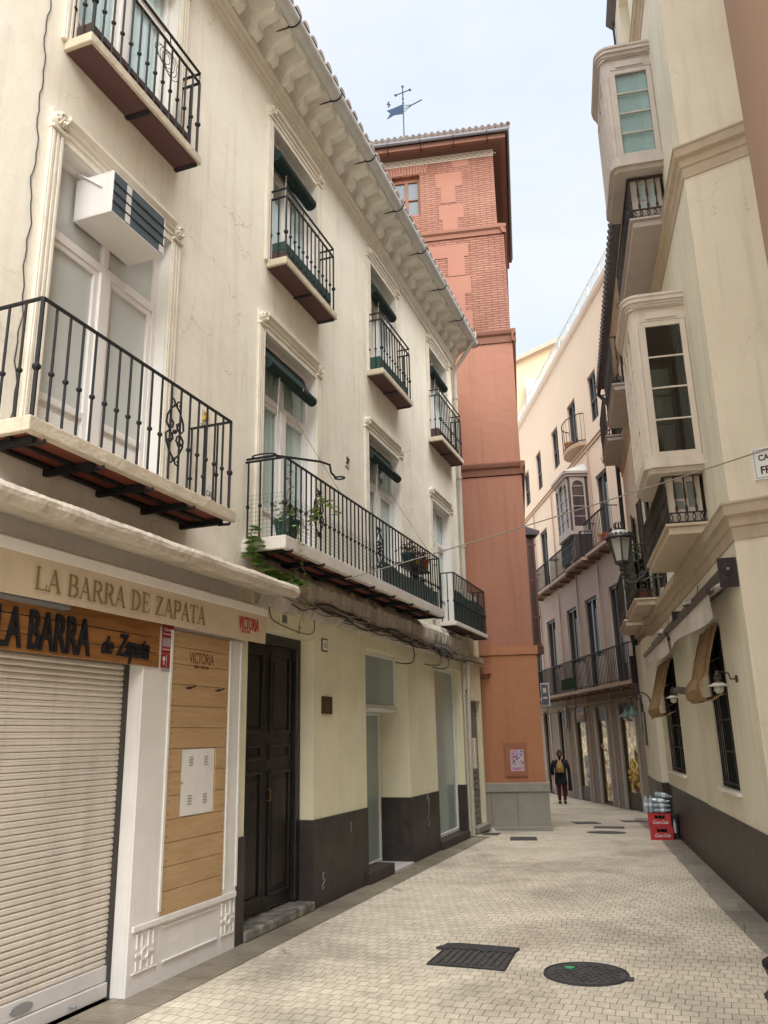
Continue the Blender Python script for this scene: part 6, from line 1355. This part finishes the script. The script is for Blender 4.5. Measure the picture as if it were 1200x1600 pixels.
mb = T.mb(); mb.box(s0+.06, s1-.06, 0, D-.05, z0, z1-.12); T.part('bay_core', mb, mat('bay_dark_glass', (.06, .045, .045), rough=.12, spec=.7), bay_)
def arched(side, u0, u1, fx):
    mb = T.mb(); zt = z1-.42; um = (u0+u1)/2; r_ = (u1-u0)/2
    P3 = (lambda u, d, z: (fx-d, u, z)) if side else (lambda u, d, z: (u, fx+d, z))
    for (a, b) in ((u0-.05, u0), (u1, u1+.05)):
        q = [P3(a, 0, z0), P3(b, 0, z0), P3(b, .03, z0), P3(a, .03, z0), P3(a, 0, z1-.12), P3(b, 0, z1-.12), P3(b, .03, z1-.12), P3(a, .03, z1-.12)]; mb.hexa(q)
    for z in [z0+.12+(zt-z0-.12)*k/4 for k in range(5)]: mb.hexa([P3(u0, 0, z-.012), P3(u1, 0, z-.012), P3(u1, .022, z-.012), P3(u0, .022, z-.012), P3(u0, 0, z+.012), P3(u1, 0, z+.012), P3(u1, .022, z+.012), P3(u0, .022, z+.012)])
    mb.hexa([P3(u0, 0, z0), P3(u1, 0, z0), P3(u1, .028, z0), P3(u0, .028, z0), P3(u0, 0, z0+.12), P3(u1, 0, z0+.12), P3(u1, .028, z0+.12), P3(u0, .028, z0+.12)])
    n = 10
    for k in range(n):
        a, b = math.pi*k/n, math.pi*(k+1)/n; ua, ub = um+r_*math.cos(a), um+r_*math.cos(b); za, zb_ = zt+r_*1.0*math.sin(a), zt+r_*math.sin(b)
        mb.hexa([P3(ua, 0, za), P3(ub, 0, zb_), P3(ub, .028, zb_), P3(ua, .028, za), P3(ua, 0, z1-.12), P3(ub, 0, z1-.12), P3(ub, .028, z1-.12), P3(ua, .028, z1-.12)])
    mb.tube([P3(um+(r_+.0)*math.cos(math.pi*k/n), .035, zt+(r_+.0)*math.sin(math.pi*k/n)) for k in range(n+1)], .014, 4)
    T.part('arched_sash', mb, bm_, bay_)
arched(True, .14, .50, s0+.06); 
for (a, b) in ((s0+.17, s0+.44), (s0+.56, s0+1.0), (s0+1.12, s1-.17)): arched(False, a, b, D-.05)
mb = T.mb(); 
for k in range(14): x = s0+.05+k*.115; mb.box(x, x+.03, D-.12, D-.10, 6.65, z0-.12)
for z in (6.9, 7.15): mb.box(s0+.02, s1, D-.125, D-.105, z, z+.025)
mb.box(s0+.02, s0+.05, 0, D-.1, 6.7, z0-.12); T.part('lower_lattice', mb, rb_iron, bay_)
# shops at street level
warm = bpy.data.materials.new('lit_shop_display'); warm.use_nodes = True; t = warm.node_tree; b = t.nodes['Principled BSDF']
g = t.nodes.new('ShaderNodeNewGeometry'); vo = t.nodes.new('ShaderNodeTexVoronoi'); vo.inputs['Scale'].default_value = 9; vo.inputs['Randomness'].default_value = 1; cr_ = t.nodes.new('ShaderNodeValToRGB')
cr_.color_ramp.elements[0].color = (.03, .015, .008, 1); cr_.color_ramp.elements[1].color = (.55, .38, .10, 1); e_ = cr_.color_ramp.elements.new(.45); e_.color = (.18, .09, .03, 1); e_ = cr_.color_ramp.elements.new(.7); e_.color = (.30, .22, .08, 1)
sp_ = t.nodes.new('ShaderNodeSeparateColor'); t.links.new(g.outputs['Position'], vo.inputs[0]); t.links.new(vo.outputs['Color'], sp_.inputs[0]); t.links.new(sp_.outputs[0], cr_.inputs[0]); t.links.new(cr_.outputs[0], b.inputs['Base Color']); t.links.new(cr_.outputs[0], b.inputs['Emission Color']); b.inputs['Emission Strength'].default_value = .14; b.inputs['Roughness'].default_value = .8
brnw = mat('brown_shop_wood', (.055, .035, .028), rough=.5, noise=.2)
for i, (a, b_2, z0_, z1_) in enumerate(G):
    zb = gz(22.5+(a)*.92)
    mb = T.mb()
    for q in ((a, a+.06, zb, z1_), (b_2-.06, b_2, zb, z1_), (a+.06, b_2-.06, z1_-.42 if i < 3 else z1_-.06, z1_), (a+.06, b_2-.06, zb, zb+(.42 if i in (0, 2) else .06))): mb.box(q[0], q[1], -.11, -.04, q[2], q[3])
    w_ = T.part('shop_window', mb, brnw)
    mb = T.mb(); mb.box(a+.05, b_2-.05, -.07, -.065, zb+.1, z1_-.1); T.part('pane', mb, glass('shop_glass', tint=(.95, .95, .92), refl=.0), w_)
    mb = T.mb(); mb.box(a+.02, b_2-.02, -.145, -.14, zb+.1, z1_-.1); T.part('display', mb, warm if i < 3 else room, w_)
    if i < 3:
        mb = T.mb()
        for k in range(14 if i != 2 else 4): x = random.uniform(a+.15, b_2-.15); z = zb+random.uniform(.45, .95 if i == 0 else 1.7); mb.sphere((x, -.10, z), (random.uniform(.04, .09), 0, random.uniform(.04, .10)), 5)
        T.part('display_items', mb, mat('golden_goods', (.45, .30, .08), rough=.5) if i < 2 else mat('pale_clothes', (.50, .55, .48), rough=.9), w_)
        if i == 2: mb = T.mb(); mb.lathe((a+.5, -.10, zb+.45), [(.08, 0), (.09, .35), (.05, .45), (.09, .6), (.10, .85), (.03, .92)], 10); T.part('draped_garment', mb, mat('pale_clothes', (.50, .55, .48), rough=.9), w_)
    for q in ((a-.09, a-.02), (b_2+.02, b_2+.09)): mb = T.mb(); mb.box(*q, -.0, .03, zb, z1_-.1); T.part('white_jamb', mb, mat('white_jamb', (.36, .34, .31), rough=.5), w_)
for a, b in ((1.40, 2.36), (3.52, 4.46), (5.78, 7.12), (7.86, 8.86)): mb = T.mb(); mb.box(a, b, 0, .02, -.6, .35); T.part('grey_dado', mb, mat('grey_dado', (.24, .22, .21), noise=.3))
# roof terrace
tglass = mat('terrace_glass', (.62, .68, .70), rough=.3); tglass.node_tree.nodes['Principled BSDF'].inputs['Alpha'].default_value = .35
mb = T.mb(); n = 14
for k in range(n+1): s_ = -4+16*k/n; mb.box(s_-.012, s_+.012, -.04, -.01, 14.28, 14.80)
mb.box(-4, 12, -.045, -.005, 14.80, 14.825); r_ = T.part('terrace_rail', mb, mat('light_steel', (.45, .48, .50), metal=.3, rough=.4))
mb = T.mb(); mb.box(-4, 12, -.028, -.022, 14.30, 14.79); T.part('glass_panel', mb, tglass, r_)
for q in ((2.9, 4.3, -1.9, -.9, 14.2, 15.75), (7.2, 8.4, -1.6, -.8, 14.2, 14.9)): mb = T.mb(); mb.box(*q); T.part('terrace_cabin', mb, mat('pale_grey_cabin', (.46, .47, .50), rough=.6, noise=.1))
# signs in front of the pink building
FFs = FF
T2 = Thing('hanging_shop_sign', 'brown shop sign with pale letters in a thin red frame under the long balcony', 'sign', FF, (2.9, .6, 2.1))
mb = T2.mb(); mb.box(2.5, 3.35, .55, .62, 1.92, 2.30); p_ = T2.part('box', mb, brnw); text('NUMY', FF, 3.28, .622, 1.98, .30, mat('pale_sign_letters', (.40, .30, .22)), parent=p_, anchor=T2.a, sx=.85, ext=.002)
mb = T2.mb(); mb.tube([(2.45, .585, 1.9), (2.45, .585, 2.72), (3.4, .585, 2.72), (3.4, .585, 1.9)], .014, 4, closed=True); T2.part('frame', mb, mat('dark_red_frame', (.13, .03, .02), rough=.5))
T2 = Thing('blue_banner', 'small vertical blue sign on the pink building beside the dark doorway', 'sign', FF, (6.6, .1, 2.0))
mb = T2.mb(); mb.box(6.45, 6.75, .02, .08, 1.75, 2.45); p_ = T2.part('panel', mb, mat('dull_blue', (.07, .10, .17), rough=.5)); mb = T2.mb(); [mb.box(6.5, 6.7, .08, .084, 1.80+k*.12, 1.84+k*.12) for k in range(5)]; T2.part('print', mb, mat('blue_print', (.18, .24, .34)), p_)
mb = MB(FF, (4, .5, 2.35)); pts = [(x, .45+.02*math.sin(x), 2.30-.02*(x-4)+.05*((x-4)/5)**2) for x in [-1+.5*k for k in range(22)]]; mb.tube(pts, .014, 4); tag(mb.build('shop_cable', mat('rust_cable', (.12, .05, .03))), 'rust coloured cable sagging along the shopfronts of the pink building', 'cable')
for s_, z, lb in ((.35, 6.665, 'small orange terracotta pot on the second-floor balcony of the pink building'), (2.9, 10.285, 'reddish pot on the rounded third-floor balcony of the pink building')):
    T2 = Thing('flower_pot', lb, 'flower pot', FF, (s_, .28, z)); mb = T2.mb(); mb.lathe((s_, .26, z), [(.10, 0), (.15, .20), (.165, .20), (.165, .25), (.13, .25)], 12); T2.part('pot', mb, mat('orange_pot', (.38, .13, .05), rough=.7))
T2 = Thing('vine_plant', 'dry creeper climbing the railing under the arched bay', 'plant', FF, (3.9, .4, 6.7)); mb = T2.mb(); leafs(mb, [(3.95+random.gauss(0, .09), .36+random.gauss(0, .05), 6.75+abs(random.gauss(0, .45))) for _ in range(260)], .09); T2.part('leaves', mb, mat('dry_leaf', (.10, .095, .05), rough=.8))
mb = MB(FF, (5.2, .3, 2.9)); mb.box(4.3, 5.9, .27, .30, 2.95, 3.3); tag(mb.build('green_screen', mat('grass_screen', (.03, .10, .03), rough=.9, noise=.5, nscale=12)), 'dark green screen behind the rail of the long first-floor balcony', 'screen')

# ================================================================ ochre building behind
mb = MB(FW, (-5, 42, 0)); mb.prism([(-12, 0), (4, 0), (4, 23.0), (-4.9, 21.4), (-12, 19.2)], 'o', 40, 50); T = tag(mb.build('ochre_building', mat('ochre_render', (.52, .40, .27), noise=.2, nscale=.4, streak=.1)), 'plain ochre gable wall rising behind the roof terrace', 'building')
mb = MB(FW, (-5, 42, 0)); mb.hexa([(-12, 39.7, 19.2), (-4.9, 39.7, 21.4), (-4.9, 50, 21.4), (-12, 50, 19.2), (-12, 39.7, 19.4), (-4.9, 39.7, 21.65), (-4.9, 50, 21.65), (-12, 50, 19.4)]); mb.hexa([(-4.9, 39.7, 21.4), (4, 39.7, 23.0), (4, 50, 23.0), (-4.9, 50, 21.4), (-4.9, 39.7, 21.65), (4, 39.7, 23.25), (4, 50, 23.25), (-4.9, 50, 21.65)]); mb.build('roof_edge', mat('far_roof', (.38, .30, .24), noise=.4, nscale=3), T)
mb = MB(FW, (-5, 42, 0)); mb.box(-6.4, -5.3, 39.5, 40.0, 17.5, 19.45); mb.build('white_hatch', mat('white_box', (.60, .62, .62)), T)

# ================================================================ things on the street
def crate(label, x0, x1, y0, y1, z0, z1, tilt=0, sc_=1, m=None):
    T = Thing('bottle_crate', label, 'crate', FW, ((x0+x1)/2, (y0+y1)/2, z0), 'red drinks crates'); th = .012
    mb = T.mb(); zh0, zh1 = z0+(z1-z0)*.60, z1-.03
    def face(horiz, fixed, a, b):
        h0, h1 = a+(b-a)*.3, a+(b-a)*.74
        for q in ((a, b, z0, zh0), (a, h0, zh0, zh1), (h1, b, zh0, zh1), (a, b, zh1, z1)):
            if horiz: mb.box(q[0], q[1], fixed, fixed+th, q[2], q[3])
            else: mb.box(fixed, fixed+th, q[0], q[1], q[2], q[3])
    face(True, y0, x0, x1); face(True, y1-th, x0, x1); face(False, x0, y0+th, y1-th); face(False, x1-th, y0+th, y1-th); mb.box(x0+th, x1-th, y0+th, y1-th, z0, z0+.01)
    mb.box(x0-.004, x1+.004, y0-.004, y0, z1-.016, z1); mb.box(x0-.004, x1+.004, y0-.004, y0, z0, z0+.012)
    b_ = T.part('crate_body', mb, m or mat('red_plastic', (.42, .012, .018), rough=.35, noise=.25, nscale=12, dirt=.1, spec=.5))
    if not m: text('Coca-Cola', FW, x0+.075, y0-.006, z0+.035, .062, mat('white_logo', (.62, .55, .52)), parent=b_, anchor=T.a, sx=.8, shear=.35, bold=.001) if False else ctext(T, b_, x0, y0, z0)
    mb = T.mb()
    for i in range(5):
        for j in range(3): mb.lathe((x0+.045+i*.062, y0+.05+j*.075, z0+.012), [(.024, 0), (.026, .10), (.012, .14), (.010, (z1-z0)-.02), (.012, (z1-z0)-.015)], 8)
    T.part('bottles', mb, mat('dark_bottle_glass', (.012, .012, .014), rough=.1, spec=.8), b_)
def ctext(T, par, x0, y0, z0):
    cu = bpy.data.curves.new('lettering', 'FONT'); cu.body = 'Coca-Cola'; cu.size = .068; cu.extrude = .001; cu.shear = .35; cu.offset = .0015
    ob = bpy.data.objects.new('t', cu); me = bpy.data.meshes.new_from_object(ob); bpy.data.objects.remove(ob)
    for v in me.vertices: v.co = (x0-T.a[0]+.06+v.co.x*.78, y0-T.a[1]-.0055-v.co.z, z0-T.a[2]+.042+v.co.y)
    me.materials.append(mat('white_logo', (.62, .55, .52))); o = bpy.data.objects.new('lettering', me); col.objects.link(o); o.parent = par
crate('lower red cola crate standing on the paving by the right wall', -.855, -.52, 13.9, 14.22, .004, .19)
crate('upper red cola crate stacked on the other, with bottle packs on top', -.87, -.535, 13.91, 14.23, .192, .385)
T = Thing('black_crate', 'dark crate with a pale bottle wedged between the red crates and the wall', 'crate', FW, (-.47, 14.1, 0))
mb = T.mb(); mb.box(-.515, -.44, 13.98, 14.26, .004, .36); T.part('body', mb, mat('black_plastic', (.015, .016, .02), rough=.5), bevel=.006); mb = T.mb(); mb.lathe((-.49, 13.96, .1), [(.022, 0), (.022, .12), (.01, .16), (.01, .19)], 10); T.part('bottle', mb, mat('pale_bottle', (.5, .5, .42), rough=.3))
wat = bpy.data.materials.new('clear_plastic'); wat.use_nodes = True; wb = wat.node_tree.nodes['Principled BSDF']; wb.inputs['Base Color'].default_value = (.36, .44, .50, 1); wb.inputs['Roughness'].default_value = .12; wb.inputs['Specular IOR Level'].default_value = .9; wb.inputs['Alpha'].default_value = .75
wl = mat('white_label', (.60, .62, .64), rough=.4)
def pack(label, c, lying, nx=3, ny=2, r_=.034, L_=.25, rz=0, tilt=0):
    T = Thing('water_bottle_pack', label, 'bottle pack', FW, c, 'shrink-wrapped packs of water bottles'); 
    bot = None
    for i in range(nx):
        for j in range(ny):
            mb = T.mb(); pr = [(.6*r_, 0), (r_, .01), (r_, .07), (.9*r_, .085), (r_, .10), (r_, L_*.72), (.35*r_, L_*.92), (.35*r_, L_)]
            if lying: mb.lathe((c[0], c[1]+(i-(nx-1)/2)*r_*2.05, c[2]+r_+j*r_*2.05), [(p, h-L_/2) for p, h in pr], 9, 's')
            else: mb.lathe((c[0]+(i-(nx-1)/2)*r_*2.05, c[1]+(j-(ny-1)/2)*r_*2.05, c[2]), pr, 9)
            b_ = T.part('bottle', mb, wat, smooth=False); mb = T.mb()
            if lying: mb.lathe((c[0], c[1]+(i-(nx-1)/2)*r_*2.05, c[2]+r_+j*r_*2.05), [(r_+.001, -.02), (r_+.001, .03)], 9, 's')
            else: mb.lathe((c[0]+(i-(nx-1)/2)*r_*2.05, c[1]+(j-(ny-1)/2)*r_*2.05, c[2]+.1), [(r_+.001, 0), (r_+.001, .05)], 9)
            T.part('label', mb, wl, b_)
    T.o.rotation_euler = (0, tilt, rz)
pack('water bottle pack standing upright at the left of the pile on the red crates', (-.845, 14.02, .387), False, nx=2, ny=3)
pack('water bottle pack lying lowest on top of the red crates', (-.66, 14.05, .387), True, rz=.08)
pack('water bottle pack in the middle of the pile on the red crates', (-.67, 14.06, .525), True, ny=1, rz=-.1, tilt=.06)
pack('topmost water bottle pack, tilted, on the pile on the red crates', (-.63, 14.12, .60), True, ny=1, rz=.05, tilt=.16)
T = Thing('crumpled_paper', 'crumpled white litter on the ground in front of the tower foot', 'litter', FW, (-3.60, 15.0, gz(15)))
mb = T.mb()
for k in range(7): c = Vector((-3.6+random.uniform(-.05, .05), 15.0+random.uniform(-.04, .04), gz(15)+.02+random.uniform(0, .02))); mb.poly([tuple(c+Vector([random.uniform(-.04, .04) for _ in range(3)])) for _ in range(3)])
T.part('paper', mb, mat('white_litter', (.7, .7, .7)))
# low black bollards at the right edge
for (x, y, h, lb, up_) in ((.335, 6.42, .17, 'low dark grey metal bollard with sloped top at the right edge of the picture', True), (.30, 5.60, .15, 'nearer black bollard with round hollow top at the right edge of the picture', False)):
    T = Thing('bollard', lb, 'bollard', FW, (x, y, 0), 'low bollards at the right edge'); gm_ = mat('bollard_grey', (.045, .05, .055), rough=.4, metal=.4, noise=.3, nscale=20)
    mb = T.mb(); mb.lathe((x, y, .004), [(.055, 0), (.09, .05), (.105, h*.55), (.09, h*.85), (.06, h*.97), (.05, h)] if up_ else [(.075, 0), (.10, .03), (.10, h*.8), (.115, h*.82), (.115, h), (.085, h), (.085, h*.8)], 10); T.part('body', mb, gm_, bevel=.004)
    mb = T.mb(); mb.lathe((x, y, .004+h*(.55 if up_ else .3)), [(.109, 0), (.111, .02), (.109, .04)] if up_ else [(.103, 0), (.106, .02), (.103, .04)], 10); T.part('ring', mb, iron)

# ================================================================ walking person seen from behind
def skin(name, V, Ed, m, parent, sub=2, root=0):
    me = bpy.data.meshes.new(name); me.from_pydata([v[0] for v in V], Ed, []); o = bpy.data.objects.new(name, me); col.objects.link(o)
    o.parent = parent; bm = bmesh.new(); bm.from_mesh(me); L_ = bm.verts.layers.skin.verify(); bm.verts.ensure_lookup_table()
    for i, v in enumerate(bm.verts): r_ = V[i][1]; v[L_].radius = r_ if isinstance(r_, tuple) else (r_, r_); v[L_].use_root = (i == root)
    bm.to_mesh(me); bm.free(); s_ = o.modifiers.new('skin', 'SKIN'); s_.use_smooth_shade = True; u_ = o.modifiers.new('sub', 'SUBSURF'); u_.levels = sub; u_.render_levels = sub
    me.materials.append(m); return o
px, py = -3.95, 25.5; pz = gz(py)
root_ = bpy.data.objects.new('person', None); col.objects.link(root_); root_.location = (px, py, pz); root_.rotation_euler = (0, 0, R(10)); root_.scale = (.93, .93, .93)
tag(root_, 'person in a black coat and dark red leggings walking away down the street', 'person')
skinm = mat('skin_tone', (.42, .24, .16), rough=.5)
# body: pelvis, spine, neck, head, arms, legs (left foot forward)
V = [((0, 0, .88), .10), ((0, 0, 1.05), .095), ((0, .01, 1.22), .11), ((0, .01, 1.36), .055), ((0, .025, 1.45), .075), ((0, .02, 1.53), .085), ((0, .015, 1.60), .06),
 ((-.17, .01, 1.30), .05), ((-.245, -.01, 1.06), .038), ((-.225, .08, .86), .03), ((.17, .01, 1.30), .05), ((.25, -.02, 1.06), .038), ((.26, .05, .85), .03),
 ((-.085, .0, .84), .085), ((-.08, .02, .47), .055), ((-.075, -.02, .10), .036), ((-.08, .10, .045), .032), ((.085, .0, .84), .085), ((.09, .06, .47), .055), ((.085, .0, .10), .036), ((.09, .13, .045), .032), ((0, .115, 1.50), .022)]
Ed = [(0, 1), (1, 2), (2, 3), (3, 4), (4, 5), (5, 6), (2, 7), (7, 8), (8, 9), (2, 10), (10, 11), (11, 12), (0, 13), (13, 14), (14, 15), (15, 16), (0, 17), (17, 18), (18, 19), (19, 20), (5, 21)]
skin('body', V, Ed, skinm, root_)
def pmb(): return MB(FW, (0, 0, 0))
def ppart(name, mb, m, **k): o = mb.build(name, m, root_, **k); return o
def rings(mb, data, n=16):
    R_ = [[mb.P((cx+rx*math.cos(2*math.pi*k/n), cy+ry*math.sin(2*math.pi*k/n), z)) for k in range(n)] for cx, cy, z, rx, ry in data]
    for A, B in zip(R_, R_[1:]):
        for k in range(n): mb.f.append([A[k], A[(k+1) % n], B[(k+1) % n], B[k]])
    mb.f.append(R_[-1])
coat = mat('black_coat', (.012, .012, .016), rough=.9)
mb = pmb(); rings(mb, [(0, 0, .60, .20, .145), (0, 0, .80, .185, .14), (0, 0, 1.0, .165, .125), (0, 0, 1.2, .185, .125), (0, .005, 1.32, .17, .10), (0, .01, 1.37, .09, .075), (0, .01, 1.40, .06, .06)])
for sg, pts in ((-1, [(-.16, .01, 1.32), (-.23, 0, 1.18), (-.255, -.01, 1.05), (-.235, .06, .90)]), (1, [(.16, .01, 1.32), (.23, 0, 1.18), (.26, -.02, 1.05), (.268, .04, .89)])): mb.tube(pts, [.075, .066, .056, .05], 10)
ppart('coat', mb, coat, smooth=True)
mb = pmb(); mb.hexa([(.20, -.08, .42), (.32, -.03, .40), (.34, .03, .44), (.22, 0, .44), (.22, -.07, .98), (.30, -.03, 1.0), (.31, .03, 1.0), (.22, 0, .98)]); ppart('scarf', mb, coat)
leg = mat('dark_red_leggings', (.09, .012, .022), rough=.8)
mb = pmb(); mb.tube([(-.085, 0, .82), (-.08, .02, .47), (-.075, -.02, .12)], [.10, .068, .047], 10); mb.tube([(.085, 0, .82), (.09, .06, .47), (.085, 0, .12)], [.10, .068, .047], 10); ppart('leggings', mb, leg, smooth=True)
for sg, (x, y) in ((-1, (-.078, .02)), (1, (.088, .05))):
    mb = pmb(); mb.tube([(x, y-.065, .05), (x, y, .06), (x, y+.10, .04), (x, y+.16, .03)], [.045, .052, .042, .03], 9); ppart('shoe', mb, mat('black_shoe', (.02, .02, .022)), smooth=True)
    mb = pmb(); mb.prism([(x+.045*math.cos(a), y+.05+.135*math.sin(a)) for a in [k*math.pi/7 for k in range(14)]], 'z', .0, .022); ppart('shoe_sole', mb, mat('white_sole', (.6, .6, .58)))
hair = mat('brown_hair', (.09, .035, .02), rough=.7)
mb = pmb(); mb.sphere((0, .0, 1.535), (.094, 0, .105), 9); mb.sphere((0, -.07, 1.47), (.07, 0, .06), 7); mb.sphere((0, -.04, 1.63), (.045, 0, .04), 7); ppart('hair', mb, hair, smooth=True)
for sg, (x, y, z) in ((-1, (-.224, .085, .85)), (1, (.26, .055, .84))):
    mb = pmb(); mb.hexa([(x-.012, y-.035, z-.08), (x+.012, y-.035, z-.08), (x+.012, y+.035, z-.08), (x-.012, y+.035, z-.08), (x-.014, y-.025, z), (x+.014, y-.025, z), (x+.014, y+.025, z), (x-.014, y+.025, z)])
    for k, L_ in enumerate((.055, .068, .072, .062)): yy = y-.028+k*.019; mb.tube([(x, yy, z-.08), (x-sg*.006, yy+.004, z-.08-L_*.55), (x-sg*.02, yy+.008, z-.08-L_)], [.009, .0085, .007], 6)
    mb.tube([(x, y+.03, z-.03), (x-sg*.01, y+.052, z-.06), (x-sg*.016, y+.056, z-.085)], [.011, .009, .007], 6); ppart('hand', mb, skinm)
T = Thing('backpack', 'small tan leather backpack on the back of the walking person', 'backpack', FW, (px, py-.16, pz+1.0))
bz = pz+.90; mb = T.mb(); tanm = mat('tan_leather', (.30, .18, .06), rough=.5, noise=.4, nscale=20); mb.v = []; X0, Y0_ = px+.02, py-.175
rr_ = [(X0, Y0_, bz, .10, .05), (X0, Y0_, bz+.02, .125, .07), (X0, Y0_, bz+.12, .12, .075), (X0, Y0_, bz+.24, .095, .06), (X0, Y0_, bz+.32, .05, .035), (X0, Y0_, bz+.33, .02, .02)]
rings(mb, rr_, 14); mb.f.append(list(range(14))); T.part('bag', mb, tanm, smooth=True)
mb = T.mb(); mb.tube([(X0-.02, Y0_-.02, bz+.30), (X0-.06, Y0_+.03, bz+.40), (X0-.085, Y0_+.10, bz+.43)], .010, 5); mb.tube([(X0+.02, Y0_-.02, bz+.30), (X0+.06, Y0_+.03, bz+.40), (X0+.085, Y0_+.10, bz+.43)], .010, 5); T.part('strap', mb, mat('pale_strap', (.5, .42, .28)))
mb = T.mb(); mb.prism([(X0+.06*math.cos(a), bz+.19+.07*math.sin(a)) for a in [k*math.pi/6 for k in range(12)]], 'o', Y0_-.09, Y0_-.07); T.part('flap', mb, mat('light_tan', (.42, .30, .12), rough=.5))
